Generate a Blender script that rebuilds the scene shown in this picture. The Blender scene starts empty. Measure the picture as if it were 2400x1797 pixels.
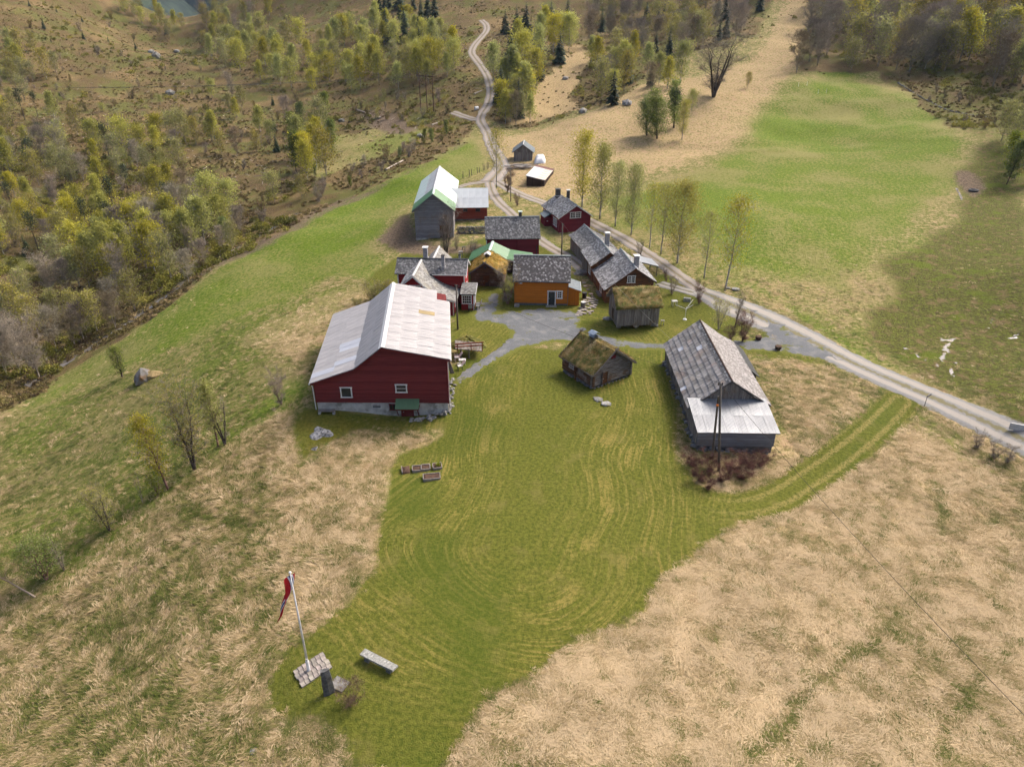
import bpy, bmesh, math, random
import numpy as np
from mathutils import Vector, Matrix
S = bpy.context.scene
# ------------------------------------------------------------------ camera, sky, sun, exposure
CAM_H, PITCH, FPX = 37.0, math.radians(28.0), 1664.0
cam = bpy.data.cameras.new('camera'); camo = bpy.data.objects.new('camera', cam)
S.collection.objects.link(camo); S.camera = camo
camo.location = (0, 0, CAM_H); camo.rotation_euler = (math.pi/2-PITCH, 0, 0)
cam.sensor_fit = 'HORIZONTAL'; cam.sensor_width = 36; cam.lens = 36*FPX/2400; cam.clip_start = .5; cam.clip_end = 12000
SUN_AZ, SUN_EL = math.radians(52), math.radians(46)      # azimuth from +Y towards +X
W = bpy.data.worlds.new('World'); S.world = W; W.use_nodes = True
wn = W.node_tree; bg = wn.nodes['Background']
sky = wn.nodes.new('ShaderNodeTexSky'); sky.sky_type = 'NISHITA'; sky.sun_disc = False
sky.sun_elevation = SUN_EL; sky.sun_rotation = SUN_AZ; sky.air_density = .7; sky.dust_density = 7.0; sky.ozone_density = .1
wn.links.new(sky.outputs[0], bg.inputs[0]); bg.inputs[1].default_value = .15
sl = bpy.data.lights.new('sun', 'SUN'); sl.energy = 2.0; sl.angle = math.radians(20); sl.color = (1, .945, .86)
so = bpy.data.objects.new('sun', sl); S.collection.objects.link(so)
sd = Vector((math.sin(SUN_AZ)*math.cos(SUN_EL), math.cos(SUN_AZ)*math.cos(SUN_EL), math.sin(SUN_EL)))
so.rotation_euler = sd.to_track_quat('Z', 'Y').to_euler(); so.location = sd*300
S.view_settings.view_transform = 'Standard'; S.view_settings.look = 'None'; S.view_settings.exposure = 0.82; S.view_settings.gamma = 1
S.cycles.max_bounces = 4; S.cycles.diffuse_bounces = 2; S.cycles.transparent_max_bounces = 8; S.cycles.use_adaptive_sampling = True; S.cycles.adaptive_threshold = .035

random.seed(7); RNG = np.random.default_rng(7)
COL = S.collection
# ------------------------------------------------------------------ helpers: materials
def NT(name):
    m = bpy.data.materials.new(name); m.use_nodes = True
    nt = m.node_tree; return m, nt, nt.nodes['Principled BSDF']
def node(nt, t, **kw):
    n = nt.nodes.new(t)
    for k, v in kw.items():
        if k.startswith('i_'):
            key = k[2:]; key = int(key) if key.isdigit() else key
            n.inputs[key].default_value = v
        else: setattr(n, k, v)
    return n
def LK(nt, a, b): nt.links.new(a, b)
def mixc(nt, fac, a, b, mode='MIX'):
    n = nt.nodes.new('ShaderNodeMix'); n.data_type = 'RGBA'; n.blend_type = mode; n.clamp_factor = True
    for sock, val in ((n.inputs[0], fac), (n.inputs[6], a), (n.inputs[7], b)):
        if hasattr(val, 'is_output') or isinstance(val, bpy.types.NodeSocket): nt.links.new(val, sock)
        elif isinstance(val, (int, float)): sock.default_value = val
        else: sock.default_value = (*val[:3], 1)
    return n.outputs[2]
def mth(nt, op, a, b=None, c=None, clamp=False):
    n = nt.nodes.new('ShaderNodeMath'); n.operation = op; n.use_clamp = clamp
    for i, v in enumerate((a, b, c)):
        if v is None: continue
        if isinstance(v, bpy.types.NodeSocket): nt.links.new(v, n.inputs[i])
        else: n.inputs[i].default_value = v
    return n.outputs[0]
def sstep(nt, x, lo, hi):
    n = nt.nodes.new('ShaderNodeMapRange'); n.interpolation_type = 'SMOOTHSTEP'
    nt.links.new(x, n.inputs[0]); n.inputs[1].default_value = lo; n.inputs[2].default_value = hi
    return n.outputs[0]
def noise(nt, vec, scale, detail=4, rough=.6, dist=0, dim='3D'):
    n = nt.nodes.new('ShaderNodeTexNoise'); n.noise_dimensions = dim
    if vec is not None: nt.links.new(vec, n.inputs['Vector'])
    n.inputs['Scale'].default_value = scale; n.inputs['Detail'].default_value = detail
    n.inputs['Roughness'].default_value = rough; n.inputs['Distortion'].default_value = dist
    return n.outputs[0]
def coords(nt, kind='Object', stretch=None):
    tc = nt.nodes.new('ShaderNodeTexCoord'); o = tc.outputs[kind]
    if stretch:
        mp = nt.nodes.new('ShaderNodeMapping'); nt.links.new(o, mp.inputs[0]); mp.inputs['Scale'].default_value = stretch; o = mp.outputs[0]
    return o
def attr(nt, name, out=2, typ='GEOMETRY'):
    a = nt.nodes.new('ShaderNodeAttribute'); a.attribute_name = name; a.attribute_type = typ; return a.outputs[out]
def bump(nt, bsdf, h, strength=.5, dist=.02):
    b = nt.nodes.new('ShaderNodeBump'); b.inputs['Strength'].default_value = strength; b.inputs['Distance'].default_value = dist
    nt.links.new(h, b.inputs['Height']); nt.links.new(b.outputs[0], bsdf.inputs['Normal'])
MATS = {}
def simple(name, c1, c2=None, scale=3., rough=.8, stretch=None, lo=.35, hi=.65, c3=None, scale3=.7, tint=0., objrand=0., bmp=0., metal=0., spec=.3, detail=5):
    """two or three colours mixed by noise; optional per-piece (tint attribute) and per-object variation"""
    m, nt, b = NT(name); v = coords(nt, 'Object', stretch)
    n = noise(nt, v, scale, detail)
    col = mixc(nt, sstep(nt, n, lo, hi), c1, c2 or [x*.8 for x in c1])
    if c3: col = mixc(nt, sstep(nt, noise(nt, coords(nt), scale3, 4), .52, .68), col, c3)
    if tint:
        t = attr(nt, 'tint'); f = mth(nt, 'MULTIPLY_ADD', t, tint, 1-tint/2)
        col = mixc(nt, 1., col, (1, 1, 1), 'MULTIPLY'); mm = col.node; cc = nt.nodes.new('ShaderNodeCombineColor')
        for i in range(3): nt.links.new(f, cc.inputs[i])
        nt.links.new(cc.outputs[0], mm.inputs[7])
    if objrand:
        oi = nt.nodes.new('ShaderNodeObjectInfo'); hs = nt.nodes.new('ShaderNodeHueSaturation')
        nt.links.new(mth(nt, 'MULTIPLY_ADD', oi.outputs['Random'], objrand, 1-objrand/2), hs.inputs['Value'])
        r2 = mth(nt, 'FRACT', mth(nt, 'MULTIPLY', oi.outputs['Random'], 17.3))
        nt.links.new(mth(nt, 'MULTIPLY_ADD', r2, objrand*.10, .5-objrand*.05), hs.inputs['Hue'])
        nt.links.new(col, hs.inputs['Color']); col = hs.outputs[0]
    nt.links.new(col, b.inputs['Base Color'])
    b.inputs['Roughness'].default_value = rough; b.inputs['Metallic'].default_value = metal; b.inputs['Specular IOR Level'].default_value = spec
    if bmp: bump(nt, b, n, bmp)
    MATS[name] = m; return m
# ------------------------------------------------------------------ helpers: meshes and objects
def tag(o, label=None, cat=None, group=None, kind=None):
    if label: o['label'] = label
    if cat: o['category'] = cat
    if group: o['group'] = group
    if kind: o['kind'] = kind
    return o
def empty(name, loc, yaw=0., label=None, cat=None, group=None):
    o = bpy.data.objects.new(name, None); COL.objects.link(o); o.empty_display_size = .5
    o.location = loc; o.rotation_euler = (0, 0, yaw); return tag(o, label, cat, group)
def link_mesh(name, me, mat, parent=None, loc=None, kind=None):
    o = bpy.data.objects.new(name, me); COL.objects.link(o)
    if mat is not None and not me.materials: me.materials.append(mat)
    if parent is not None: o.parent = parent
    if loc is not None: o.location = loc
    if kind: o['kind'] = kind
    return o
class MB:
    def __init__(s, shear=0.): s.v = []; s.f = []; s.t = []; s.shear = shear; s.cur = 0.
    def poly(s, pts):
        i = len(s.v); s.v += [tuple(p) for p in pts]; s.f.append(tuple(range(i, i+len(pts)))); s.t.append(s.cur)
    def hexa(s, p):   # 8 points: bottom ring 0-3, top ring 4-7 (counter-clockwise from above)
        i = len(s.v); s.v += [tuple(q) for q in p]
        for f in ((3, 2, 1, 0), (4, 5, 6, 7), (0, 1, 5, 4), (1, 2, 6, 5), (2, 3, 7, 6), (3, 0, 4, 7)):
            s.f.append(tuple(i+k for k in f)); s.t.append(s.cur)
        return s
    def box(s, x0, x1, y0, y1, z0, z1):
        return s.hexa([(x0, y0, z0), (x1, y0, z0), (x1, y1, z0), (x0, y1, z0), (x0, y0, z1), (x1, y0, z1), (x1, y1, z1), (x0, y1, z1)])
    def obox(s, c, X, Y, Z):      # centre and three half axes
        c, X, Y, Z = map(Vector, (c, X, Y, Z))
        return s.hexa([c-X-Y-Z, c+X-Y-Z, c+X+Y-Z, c-X+Y-Z, c-X-Y+Z, c+X-Y+Z, c+X+Y+Z, c-X+Y+Z])
    def prism(s, ring, vec):      # ring of points extruded along vec
        n = len(ring); i = len(s.v); vec = Vector(vec); ring = [Vector(p) for p in ring]
        s.v += [tuple(p) for p in ring]+[tuple(p+vec) for p in ring]
        s.f.append(tuple(range(i, i+n))); s.f.append(tuple(range(i+2*n-1, i+n-1, -1))); s.t += [s.cur]*2
        for k in range(n): s.f.append((i+(k+1) % n, i+k, i+n+k, i+n+(k+1) % n)); s.t.append(s.cur)
        return s
    def tube(s, p0, p1, r0, r1=None, n=6, cap=True):
        r1 = r0 if r1 is None else r1
        p0, p1 = Vector(p0), Vector(p1); d = (p1-p0)
        if d.length < 1e-6: return s
        d.normalize(); a = d.orthogonal().normalized(); b = d.cross(a); i = len(s.v)
        for p, r in ((p0, r0), (p1, r1)):
            for k in range(n):
                t = 2*math.pi*k/n; s.v.append(tuple(p+a*math.cos(t)*r+b*math.sin(t)*r))
        for k in range(n): s.f.append((i+k, i+(k+1) % n, i+n+(k+1) % n, i+n+k)); s.t.append(s.cur)
        if cap: s.f += [tuple(range(i+n-1, i-1, -1)), tuple(range(i+n, i+2*n))]; s.t += [s.cur]*2
        return s
    def path(s, pts, r, n=5):
        rr = r if hasattr(r, '__len__') else [r]*len(pts)
        for k in range(len(pts)-1): s.tube(pts[k], pts[k+1], rr[k], rr[k+1], n, cap=(k in (0, len(pts)-2)))
        return s
    def mesh(s, name, mat=None, smooth=False):
        me = bpy.data.meshes.new(name); v = s.v
        if s.shear: v = [(x+s.shear*y, y, z) for x, y, z in v]
        me.from_pydata(v, [], s.f); me.validate(clean_customdata=False) if 0 else None
        if any(s.t):
            a = me.attributes.new('tint', 'FLOAT', 'FACE'); a.data.foreach_set('value', s.t)
        if mat is not None: me.materials.append(mat)
        if smooth: me.polygons.foreach_set('use_smooth', [True]*len(me.polygons))
        me.update(); return me
    def build(s, name, mat, parent=None, kind=None, smooth=False, loc=None):
        me = s.mesh(name, mat, smooth)
        bm = bmesh.new(); bm.from_mesh(me); bmesh.ops.recalc_face_normals(bm, faces=bm.faces); bm.to_mesh(me); bm.free()
        return link_mesh(name, me, None, parent, loc, kind)
def np_mesh(name, V, F, mat=None, smooth=False, point_attrs=None, tint=None):
    """V (n,3), F (m,k) arrays"""
    V = np.asarray(V, np.float32); F = np.asarray(F, np.int32); k = F.shape[1]
    me = bpy.data.meshes.new(name); me.vertices.add(len(V)); me.vertices.foreach_set('co', V.ravel())
    me.loops.add(F.size); me.loops.foreach_set('vertex_index', F.ravel())
    me.polygons.add(len(F)); me.polygons.foreach_set('loop_start', np.arange(0, F.size, k, dtype=np.int32))
    me.polygons.foreach_set('loop_total', np.full(len(F), k, np.int32))
    if smooth: me.polygons.foreach_set('use_smooth', np.ones(len(F), bool))
    if tint is not None:
        a = me.attributes.new('tint', 'FLOAT', 'FACE'); a.data.foreach_set('value', np.asarray(tint, np.float32))
    for nm, arr in (point_attrs or {}).items():
        a = me.attributes.new(nm, 'FLOAT_COLOR', 'POINT'); a.data.foreach_set('color', np.asarray(arr, np.float32).ravel())
    me.update(calc_edges=True); me.validate()
    if mat is not None: me.materials.append(mat)
    return me
def copy_tree(o, parent=None, loc=None, rotz=None, scale=None):
    c = o.copy(); COL.objects.link(c); c.parent = parent
    if loc is not None: c.location = loc
    if rotz is not None: c.rotation_euler = (c.rotation_euler[0], c.rotation_euler[1], rotz)
    if scale is not None: c.scale = (scale,)*3 if not hasattr(scale, '__len__') else scale
    for ch in o.children: copy_tree(ch, c)
    return c
# ------------------------------------------------------------------ the survey: sight lines from the camera station to the land
CP, SP = math.cos(PITCH), math.sin(PITCH)
def ray(u, v):
    a = (np.asarray(u, float)-1200)/FPX; b = (np.asarray(v, float)-898.5)/FPX
    return np.stack([a, CP-b*SP, -(SP+b*CP)], -1)
def at_z(u, v, z):
    d = ray(u, v); t = (z-CAM_H)/d[..., 2]; return np.array([0, 0, CAM_H])+d*t[..., None] if d.ndim > 1 else np.array([0, 0, CAM_H])+d*t
def at_Z(u, v, Z): return np.array([0, 0, CAM_H])+ray(u, v)*Z
# ------------------------------------------------------------------ terrain heights
CZ = [  # u, v, height z
 (300,1797,-3),(0,1797,-7),(0,1500,-9),(0,1200,-12.5),(0,960,-16),(250,1200,-6.5),(430,1080,-4.2),(520,960,-3.6),(600,860,-2.6),(330,880,-9),(200,1000,-10.5),(450,700,-8.5),(560,760,-5),
 (700,600,-4.5),(800,700,-1.4),(870,640,-1.2),(900,480,-2.6),(820,530,-3.2),(700,1720,-1),(723,1565,-.3),(560,1500,-2.2),(400,1400,-4),(1000,1797,-.6),(1300,1250,.2),(1300,1000,.0),(1200,1797,-.2),(1500,1500,0),(1800,1797,-.6),(2400,1797,-1.2),(2400,1400,-1.2),(2000,1400,-.4),
 (2400,1050,-.5),(2000,1000,-.2),(1800,800,.2),(2100,900,-.3),(1900,760,.1),(2400,800,-.3),(2200,700,.4),(2000,600,.8),(1750,620,.4),
 (700,960,-.4),(745,952,-.1),(860,965,-.5),(940,978,-1.15),(1052,960,-.4),(1000,1010,-.9),(900,1020,-1.1),(760,1060,-1.1),(830,1150,-1),(1100,950,-.1),(1100,850,0),(1200,760,0),(1280,720,0),(1400,760,0),(1330,870,0),(1400,915,-.1),(1490,890,0),(1560,820,0),
 (1600,960,0),(1620,1060,-.1),(1820,1090,-.5),(1700,1130,-.3),(1850,950,.1),(1000,700,0),(1090,700,0),(950,600,-.3),(1150,620,0),(1250,600,0),(1340,600,.1),(1450,650,.1),(1560,720,0),(1650,700,.1),(1100,540,.1),(975,560,-.2),(1060,520,.5),(1145,514,.8),(1200,470,.6),(1300,520,.3),(1390,540,.4),
 (1240,440,.6),(1225,380,1.1),(1300,420,1.2),(1130,440,.6),(1050,400,.2),(1400,480,1.)]
CD = [  # u, v, distance along the optical axis
 (1500,420,168),(1700,400,166),(1900,300,206),(1950,180,245),(2100,250,215),(2250,330,180),(2250,450,150),(2400,450,147),(2400,600,112),(1700,500,131),(1900,450,150),(2050,380,172),
 (1950,170,250),(2000,0,330),(2400,0,300),(2300,190,235),(2400,250,208),(1750,100,290),(1670,228,225),(1450,230,240),(1560,300,205),(1350,300,215),(1200,300,236),(1300,240,262),(1400,120,312),(1500,30,370),
 (1130,50,352),(1115,120,302),(1145,210,262),(1130,280,240),(1165,360,197),(1080,290,242),(950,330,226),(800,400,203),(650,480,180),(500,600,146),(300,740,131),(100,880,119),(0,920,117),
 (0,800,138),(0,700,152),(0,500,195),(0,300,245),(0,100,312),(0,0,352),(200,620,172),(200,400,222),(300,200,302),(200,50,382),(150,0,412),(400,520,188),(450,400,218),(600,300,256),(700,360,236),(800,280,266),(600,200,312),(700,100,352),(800,0,412),(900,100,342),(1000,0,392),(950,220,272),
 (430,62,520),(370,130,402),(330,22,452),(300,0,472),(540,0,452),(500,30,482),
 (0,-300,430),(800,-300,500),(1200,-300,470),(1700,-300,430),(2200,-300,400),(2600,-300,380),(-200,-300,430),(-200,0,340),(-200,500,180),(-200,900,108),(-200,1300,66),(2600,200,200),(2600,600,100),(2600,1000,66)]
_c = [at_z(u, v, z) for u, v, z in CZ]+[at_Z(u, v, Z) for u, v, Z in CD]
_c += [np.array(q, float) for q in [(-262,640,5),(-290,700,-30),(-40,700,110),(-420,690,110),(60,700,150),(300,600,170),(-350,500,120),(350,300,110),(0,0,-1),(-30,-20,-6),(40,-20,-2),(0,-60,-3),(-80,-60,-12),(100,-60,-4),(120,30,-1),(-90,20,-14),(-45,10,-6),(30,12,-.8)]]
CPT = np.array(_c)
def _phi(r2): return np.where(r2 > 1e-9, .5*r2*np.log(np.maximum(r2, 1e-9)), 0.)
_SC = 100.
def _fit():
    X = CPT[:, :2]/_SC; n = len(X)
    K = _phi(((X[:, None]-X[None])**2).sum(-1))+np.eye(n)*2e-3
    Pm = np.c_[np.ones(n), X]; A = np.zeros((n+3, n+3)); A[:n, :n] = K; A[:n, n:] = Pm; A[n:, :n] = Pm.T
    return np.linalg.solve(A, np.r_[CPT[:, 2], 0, 0, 0])
_W = _fit()
def tps(x, y):
    x = np.asarray(x, float); y = np.asarray(y, float); sh = x.shape; q = np.stack([x.ravel(), y.ravel()], -1)/_SC; out = np.empty(len(q)); X = CPT[:, :2]/_SC
    for i in range(0, len(q), 20000):
        c = q[i:i+20000]; r2 = ((c[:, None]-X[None])**2).sum(-1)
        out[i:i+20000] = _phi(r2)@_W[:-3]+_W[-3]+c@_W[-2:]
    return out.reshape(sh)
_tab = np.random.default_rng(3).random((256, 256))
def vnoise(x, y, scale, octaves=3):
    x = np.asarray(x, float)/scale+1000.; y = np.asarray(y, float)/scale+1000.; s = 0.; a = 1.; t = 0.
    for _ in range(octaves):
        xi = np.floor(x).astype(int); yi = np.floor(y).astype(int); fx = x-xi; fy = y-yi; fx = fx*fx*(3-2*fx); fy = fy*fy*(3-2*fy)
        g = lambda i, j: _tab[(xi+i) % 256, (yi+j) % 256]
        s = s+a*((g(0, 0)*(1-fx)+g(1, 0)*fx)*(1-fy)+(g(0, 1)*(1-fx)+g(1, 1)*fx)*fy); t += a; a *= .5; x = x*2.03+17; y = y*2.03+9
    return s/t-.5
# fine lattice for sampling
GX0, GX1, GY0, GY1, GS = -480., 480., -60., 700., 2.
_gx = np.arange(GX0, GX1+GS, GS); _gy = np.arange(GY0, GY1+GS, GS)
_XX, _YY = np.meshgrid(_gx, _gy)
_farm = np.array([(-75,20),(-70,60),(-62,95),(-50,120),(-32,150),(-14,185),(-6,210),(40,190),(120,190),(140,60),(120,-20),(-60,-20)], float)
def in_poly(P, x, y):
    P = np.asarray(P, float); x = np.asarray(x, float); y = np.asarray(y, float); c = np.zeros(x.shape, bool); j = len(P)-1
    for i in range(len(P)):
        xi, yi = P[i]; xj, yj = P[j]
        m = ((yi > y) != (yj > y)) & (x < (xj-xi)*(y-yi)/((yj-yi) or 1e-9)+xi); c ^= m; j = i
    return c
def wild(x, y):   # 0 on the farmed land, 1 in the wild hillsides
    d = np.zeros(np.shape(x))
    for dx, dy in ((0, 0), (8, 0), (-8, 0), (0, 8), (0, -8)): d = d+in_poly(_farm, np.asarray(x)+dx, np.asarray(y)+dy)
    return 1-d/5.
def height_raw(x, y):
    z = tps(x, y); w = wild(x, y)
    cap = 23.5+.48*np.abs(x+.4137*y)-np.clip(y-580, 0, 200)*.3+np.clip(540-y, 0, 500)*.25   # the gap in the ridge
    z = np.where(y > 430, np.minimum(z, cap), z)
    return z+w*(vnoise(x, y, 22, 3)*3.2+vnoise(x, y, 5, 2)*.9)+(1-w)*vnoise(x, y, 9, 2)*.25
_HH = height_raw(_XX, _YY)
def zz(x, y):
    fx = np.clip((np.asarray(x, float)-GX0)/GS, 0, len(_gx)-1.001); fy = np.clip((np.asarray(y, float)-GY0)/GS, 0, len(_gy)-1.001)
    i = fx.astype(int); j = fy.astype(int); fx = fx-i; fy = fy-j
    return (_HH[j, i]*(1-fx)+_HH[j, i+1]*fx)*(1-fy)+(_HH[j+1, i]*(1-fx)+_HH[j+1, i+1]*fx)*fy
_TT = np.concatenate([np.arange(18, 120, .5), np.arange(120, 300, 1.), np.arange(300, 700, 2.)])
def G(u, v):
    """where the sight line through photo point (u, v) meets the land"""
    u = np.atleast_1d(np.asarray(u, float)); v = np.atleast_1d(np.asarray(v, float)); d = ray(u, v)
    q = np.array([0, 0, CAM_H])+d[:, None, :]*_TT[None, :, None]
    below = q[..., 2] < zz(q[..., 0], q[..., 1]); k = np.where(below.any(1), below.argmax(1), len(_TT)-1); k = np.maximum(k, 1)
    lo = _TT[k-1]; hi = _TT[k]
    for _ in range(18):
        m = (lo+hi)/2; p = np.array([0, 0, CAM_H])+d*m[:, None]; b = p[:, 2] < zz(p[:, 0], p[:, 1]); hi = np.where(b, m, hi); lo = np.where(b, lo, m)
    p = np.array([0, 0, CAM_H])+d*hi[:, None]; p[:, 2] = zz(p[:, 0], p[:, 1]); return p
def G1(u, v): return G(u, v)[0]
def GP(pts): a = np.array(pts, float); return G(a[:, 0], a[:, 1])
def proj(p):
    p = np.asarray(p, float); z = p[..., 2]-CAM_H; Z = p[..., 1]*CP-z*SP; Y = -(z*CP+p[..., 1]*SP)
    return 1200+FPX*p[..., 0]/Z, 898.5+FPX*Y/Z
# ------------------------------------------------------------------ roads (centre lines surveyed from the camera station)
ROADS = {
 'main': ([(2480,1066),(2400,1031),(2280,975),(2170,925),(2060,880),(1960,832),(1880,790),(1800,752),(1730,722),(1680,700),(1640,683)], 4.6),
 'upper': ([(1660,690),(1620,668),(1575,634),(1512,592),(1457,557),(1420,538),(1388,521),(1340,500),(1290,482),(1240,464),(1205,449),(1180,436),(1160,423)], 3.0),
 'lower': ([(1690,703),(1640,690),(1584,676),(1545,664)], 2.6),
 'far': ([(1150,426),(1170,404),(1178,392),(1172,374),(1156,352),(1147,330),(1142,310),(1132,295),(1124,284),(1128,268),(1142,250),(1150,228),(1150,205),(1142,178),(1128,156),(1112,136),(1104,124),(1112,106),(1128,88),(1142,72),(1140,58),(1128,48)], 3.3),
 'lane': ([(1148,428),(1152,448),(1165,470),(1192,495),(1230,530),(1268,566),(1312,592),(1352,614),(1372,640)], 2.6),
 'branch': ([(1128,282),(1108,280),(1085,272),(1060,264)], 2.6),
 'barnlane': ([(1160,420),(1130,428),(1095,432),(1072,440)], 2.2),
}
def densify(P, step):
    P = np.asarray(P, float)
    for _ in range(2):     # corner cutting
        Q = [P[0]]
        for a, b in zip(P[:-1], P[1:]): Q += [a*.75+b*.25, a*.25+b*.75]
        P = np.array(Q+[P[-1]])
    d = np.r_[0, np.cumsum(np.linalg.norm(np.diff(P[:, :2], axis=0), axis=1))]; n = max(2, int(d[-1]/step)); t = np.linspace(0, d[-1], n)
    return np.stack([np.interp(t, d, P[:, k]) for k in range(P.shape[1])], -1)
def polyline_dist(x, y, P):
    best = np.full(np.shape(x), 1e9)
    for a, b in zip(P[:-1, :2], P[1:, :2]):
        e = b-a; L = max(e@e, 1e-9); t = np.clip(((x-a[0])*e[0]+(y-a[1])*e[1])/L, 0, 1)
        best = np.minimum(best, np.hypot(x-a[0]-t*e[0], y-a[1]-t*e[1]))
    return best
LINES = {k: GP(p) for k, (p, w) in ROADS.items()}
_d = np.minimum(polyline_dist(_XX, _YY, LINES['far']), polyline_dist(_XX, _YY, LINES['branch']))
_k = np.clip((_d-4)/14, 0, 1); _HH = _HH*_k+(1-_k)*tps(_XX, _YY)
LINES = {k: densify(GP(p), .8 if k != 'far' else 1.5) for k, (p, w) in ROADS.items()}
def ribbon(name, P, width, dz, mat, ncol=9, label=None):
    n = len(P); T = np.gradient(P[:, :2], axis=0); T /= np.linalg.norm(T, axis=1)[:, None]; N = np.stack([-T[:, 1], T[:, 0]], -1)
    s = np.linspace(-1, 1, ncol); V = []; A = []
    w = np.broadcast_to(np.asarray(width, float), (n,))
    for j, sj in enumerate(s):
        jit = (RNG.normal(0, .13, n)+vnoise(P[:, 0], P[:, 1]+j*50, 3., 2)*.7)*(abs(sj) == 1)
        q = P[:, :2]+N*(sj*w/2+np.sign(sj)*jit)[:, None]
        h = zz(q[:, 0], q[:, 1])+dz-(.12 if abs(sj) == 1 else 0)
        V.append(np.c_[q, h]); A.append(np.c_[np.full(n, sj*.5+.5), np.arange(n)/n, np.zeros(n), np.ones(n)])
    V = np.stack(V, 1).reshape(-1, 3); A = np.stack(A, 1).reshape(-1, 4)
    i, j = np.meshgrid(np.arange(n-1), np.arange(ncol-1), indexing='ij'); b = (i*ncol+j).ravel()
    F = np.stack([b, b+ncol, b+ncol+1, b+1], -1)
    me = np_mesh(name, V, F, mat, True, {'along': A})
    return link_mesh(name, me, None, kind='structure')
def gravel_material(name, base, base2, track, grass, tracks=True):
    m, nt, b = NT(name); v = coords(nt)
    n1 = noise(nt, v, 14, 5, .75); n2 = noise(nt, v, .6, 4)
    col = mixc(nt, sstep(nt, n1, .3, .7), base, base2)
    if tracks:
        a = nt.nodes.new('ShaderNodeSeparateColor'); LK(nt, attr(nt, 'along', 0), a.inputs[0]); s = mth(nt, 'ABSOLUTE', mth(nt, 'SUBTRACT', a.outputs[0], .5))
        wv = mth(nt, 'ADD', s, mth(nt, 'MULTIPLY_ADD', n2, .12, -.06))
        tr = mth(nt, 'SUBTRACT', 1., sstep(nt, mth(nt, 'ABSOLUTE', mth(nt, 'SUBTRACT', wv, .23)), .05, .13))
        col = mixc(nt, mth(nt, 'MULTIPLY', tr, .75), col, track)
        if grass:
            g = mth(nt, 'SUBTRACT', 1., sstep(nt, mth(nt, 'ADD', wv, mth(nt, 'MULTIPLY_ADD', noise(nt, v, 2.2, 4), .25, -.12)), .03, .11)); col = mixc(nt, mth(nt, 'MULTIPLY', g, .8), col, grass)
            ge = sstep(nt, mth(nt, 'ADD', wv, mth(nt, 'MULTIPLY_ADD', noise(nt, v, 1.7, 4), .3, -.15)), .40, .5); col = mixc(nt, ge, col, grass)
    else:
        col = mixc(nt, mth(nt, 'MULTIPLY', sstep(nt, n2, .45, .7), .6), col, track)
        if grass: col = mixc(nt, sstep(nt, mth(nt, 'ADD', noise(nt, v, .35, 3), mth(nt, 'MULTIPLY', noise(nt, v, 4, 4), .3)), .74, .82), col, grass)
    if not tracks and grass: col = mixc(nt, sstep(nt, mth(nt, 'ADD', attr(nt, 'rim'), mth(nt, 'ADD', mth(nt, 'MULTIPLY_ADD', noise(nt, v, 1.6, 4), .9, -.45), mth(nt, 'MULTIPLY_ADD', noise(nt, v, 9, 3), .5, -.25))), .42, .62), col, (.12,.125,.022))
    LK(nt, col, b.inputs['Base Color']); b.inputs['Roughness'].default_value = .95; b.inputs['Specular IOR Level'].default_value = .15
    bump(nt, b, noise(nt, v, 22, 3, .8), .6, .03); return m
M_ROAD = gravel_material('road gravel', (.26,.255,.25), (.165,.165,.165), (.36,.325,.28), (.15,.13,.05))
M_TRACK = gravel_material('track gravel', (.27,.25,.23), (.20,.185,.17), (.34,.29,.25), (.17,.13,.05))
M_YARD = gravel_material('yard gravel', (.165,.172,.182), (.080,.085,.092), (.225,.222,.215), (.11,.115,.022), tracks=False)
ribbon('road', LINES['main'], np.interp(np.linspace(0, 1, len(LINES['main'])), [0, .45, .7, .85, 1], [4.6, 5.0, 7.0, 7.4, 4.]), .085, M_ROAD)
ribbon('farm_track', LINES['upper'], ROADS['upper'][1], .080, M_TRACK)
ribbon('side_road', LINES['lower'], ROADS['lower'][1], .075, M_ROAD)
ribbon('forest_road', LINES['far'], np.interp(np.linspace(0, 1, len(LINES['far'])), [0, .1, .3, 1], [6, 4.2, 3.6, 3.4]), .16, M_TRACK)
ribbon('farm_lane', LINES['lane'], ROADS['lane'][1], .070, M_TRACK)
ribbon('forest_track', LINES['branch'], 2.8, .13, M_TRACK)
ribbon('barn_lane', LINES['barnlane'], 2.4, .065, M_TRACK)
def sheet(name, px, dz, mat, step=.7, jit=.22, kind='structure', world=None):
    """flat patch of ground laid over the land inside an outline"""
    P = GP(px) if world is None else np.array(world, float); P = densify(np.vstack([P, P[:1]]), step)[:-1]
    P = P[:, :2]+RNG.normal(0, jit, (len(P), 2))*.6
    bm = bmesh.new(); vs = [bm.verts.new((x, y, 0)) for x, y in P]
    f = bm.faces.new(vs); bmesh.ops.triangulate(bm, faces=[f])
    for _ in range(3):
        es = [e for e in bm.edges if e.calc_length() > 1.6]
        if not es: break
        bmesh.ops.subdivide_edges(bm, edges=es, cuts=1); bmesh.ops.triangulate(bm, faces=[f for f in bm.faces if len(f.verts) > 3])
    for v in bm.verts: v.co.z = float(zz(v.co.x, v.co.y))+dz-(.1 if v.is_boundary else 0)
    bmesh.ops.recalc_face_normals(bm, faces=bm.faces)
    if sum(f.normal.z for f in bm.faces) < 0: bmesh.ops.reverse_faces(bm, faces=bm.faces)
    edge = [1. if v.is_boundary else 0. for v in bm.verts]
    me = bpy.data.meshes.new(name); bm.to_mesh(me); bm.free(); ea = me.attributes.new('rim', 'FLOAT', 'POINT'); ea.data.foreach_set('value', edge)
    for p in me.polygons: p.use_smooth = True
    return link_mesh(name, me, mat, kind=kind)
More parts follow.
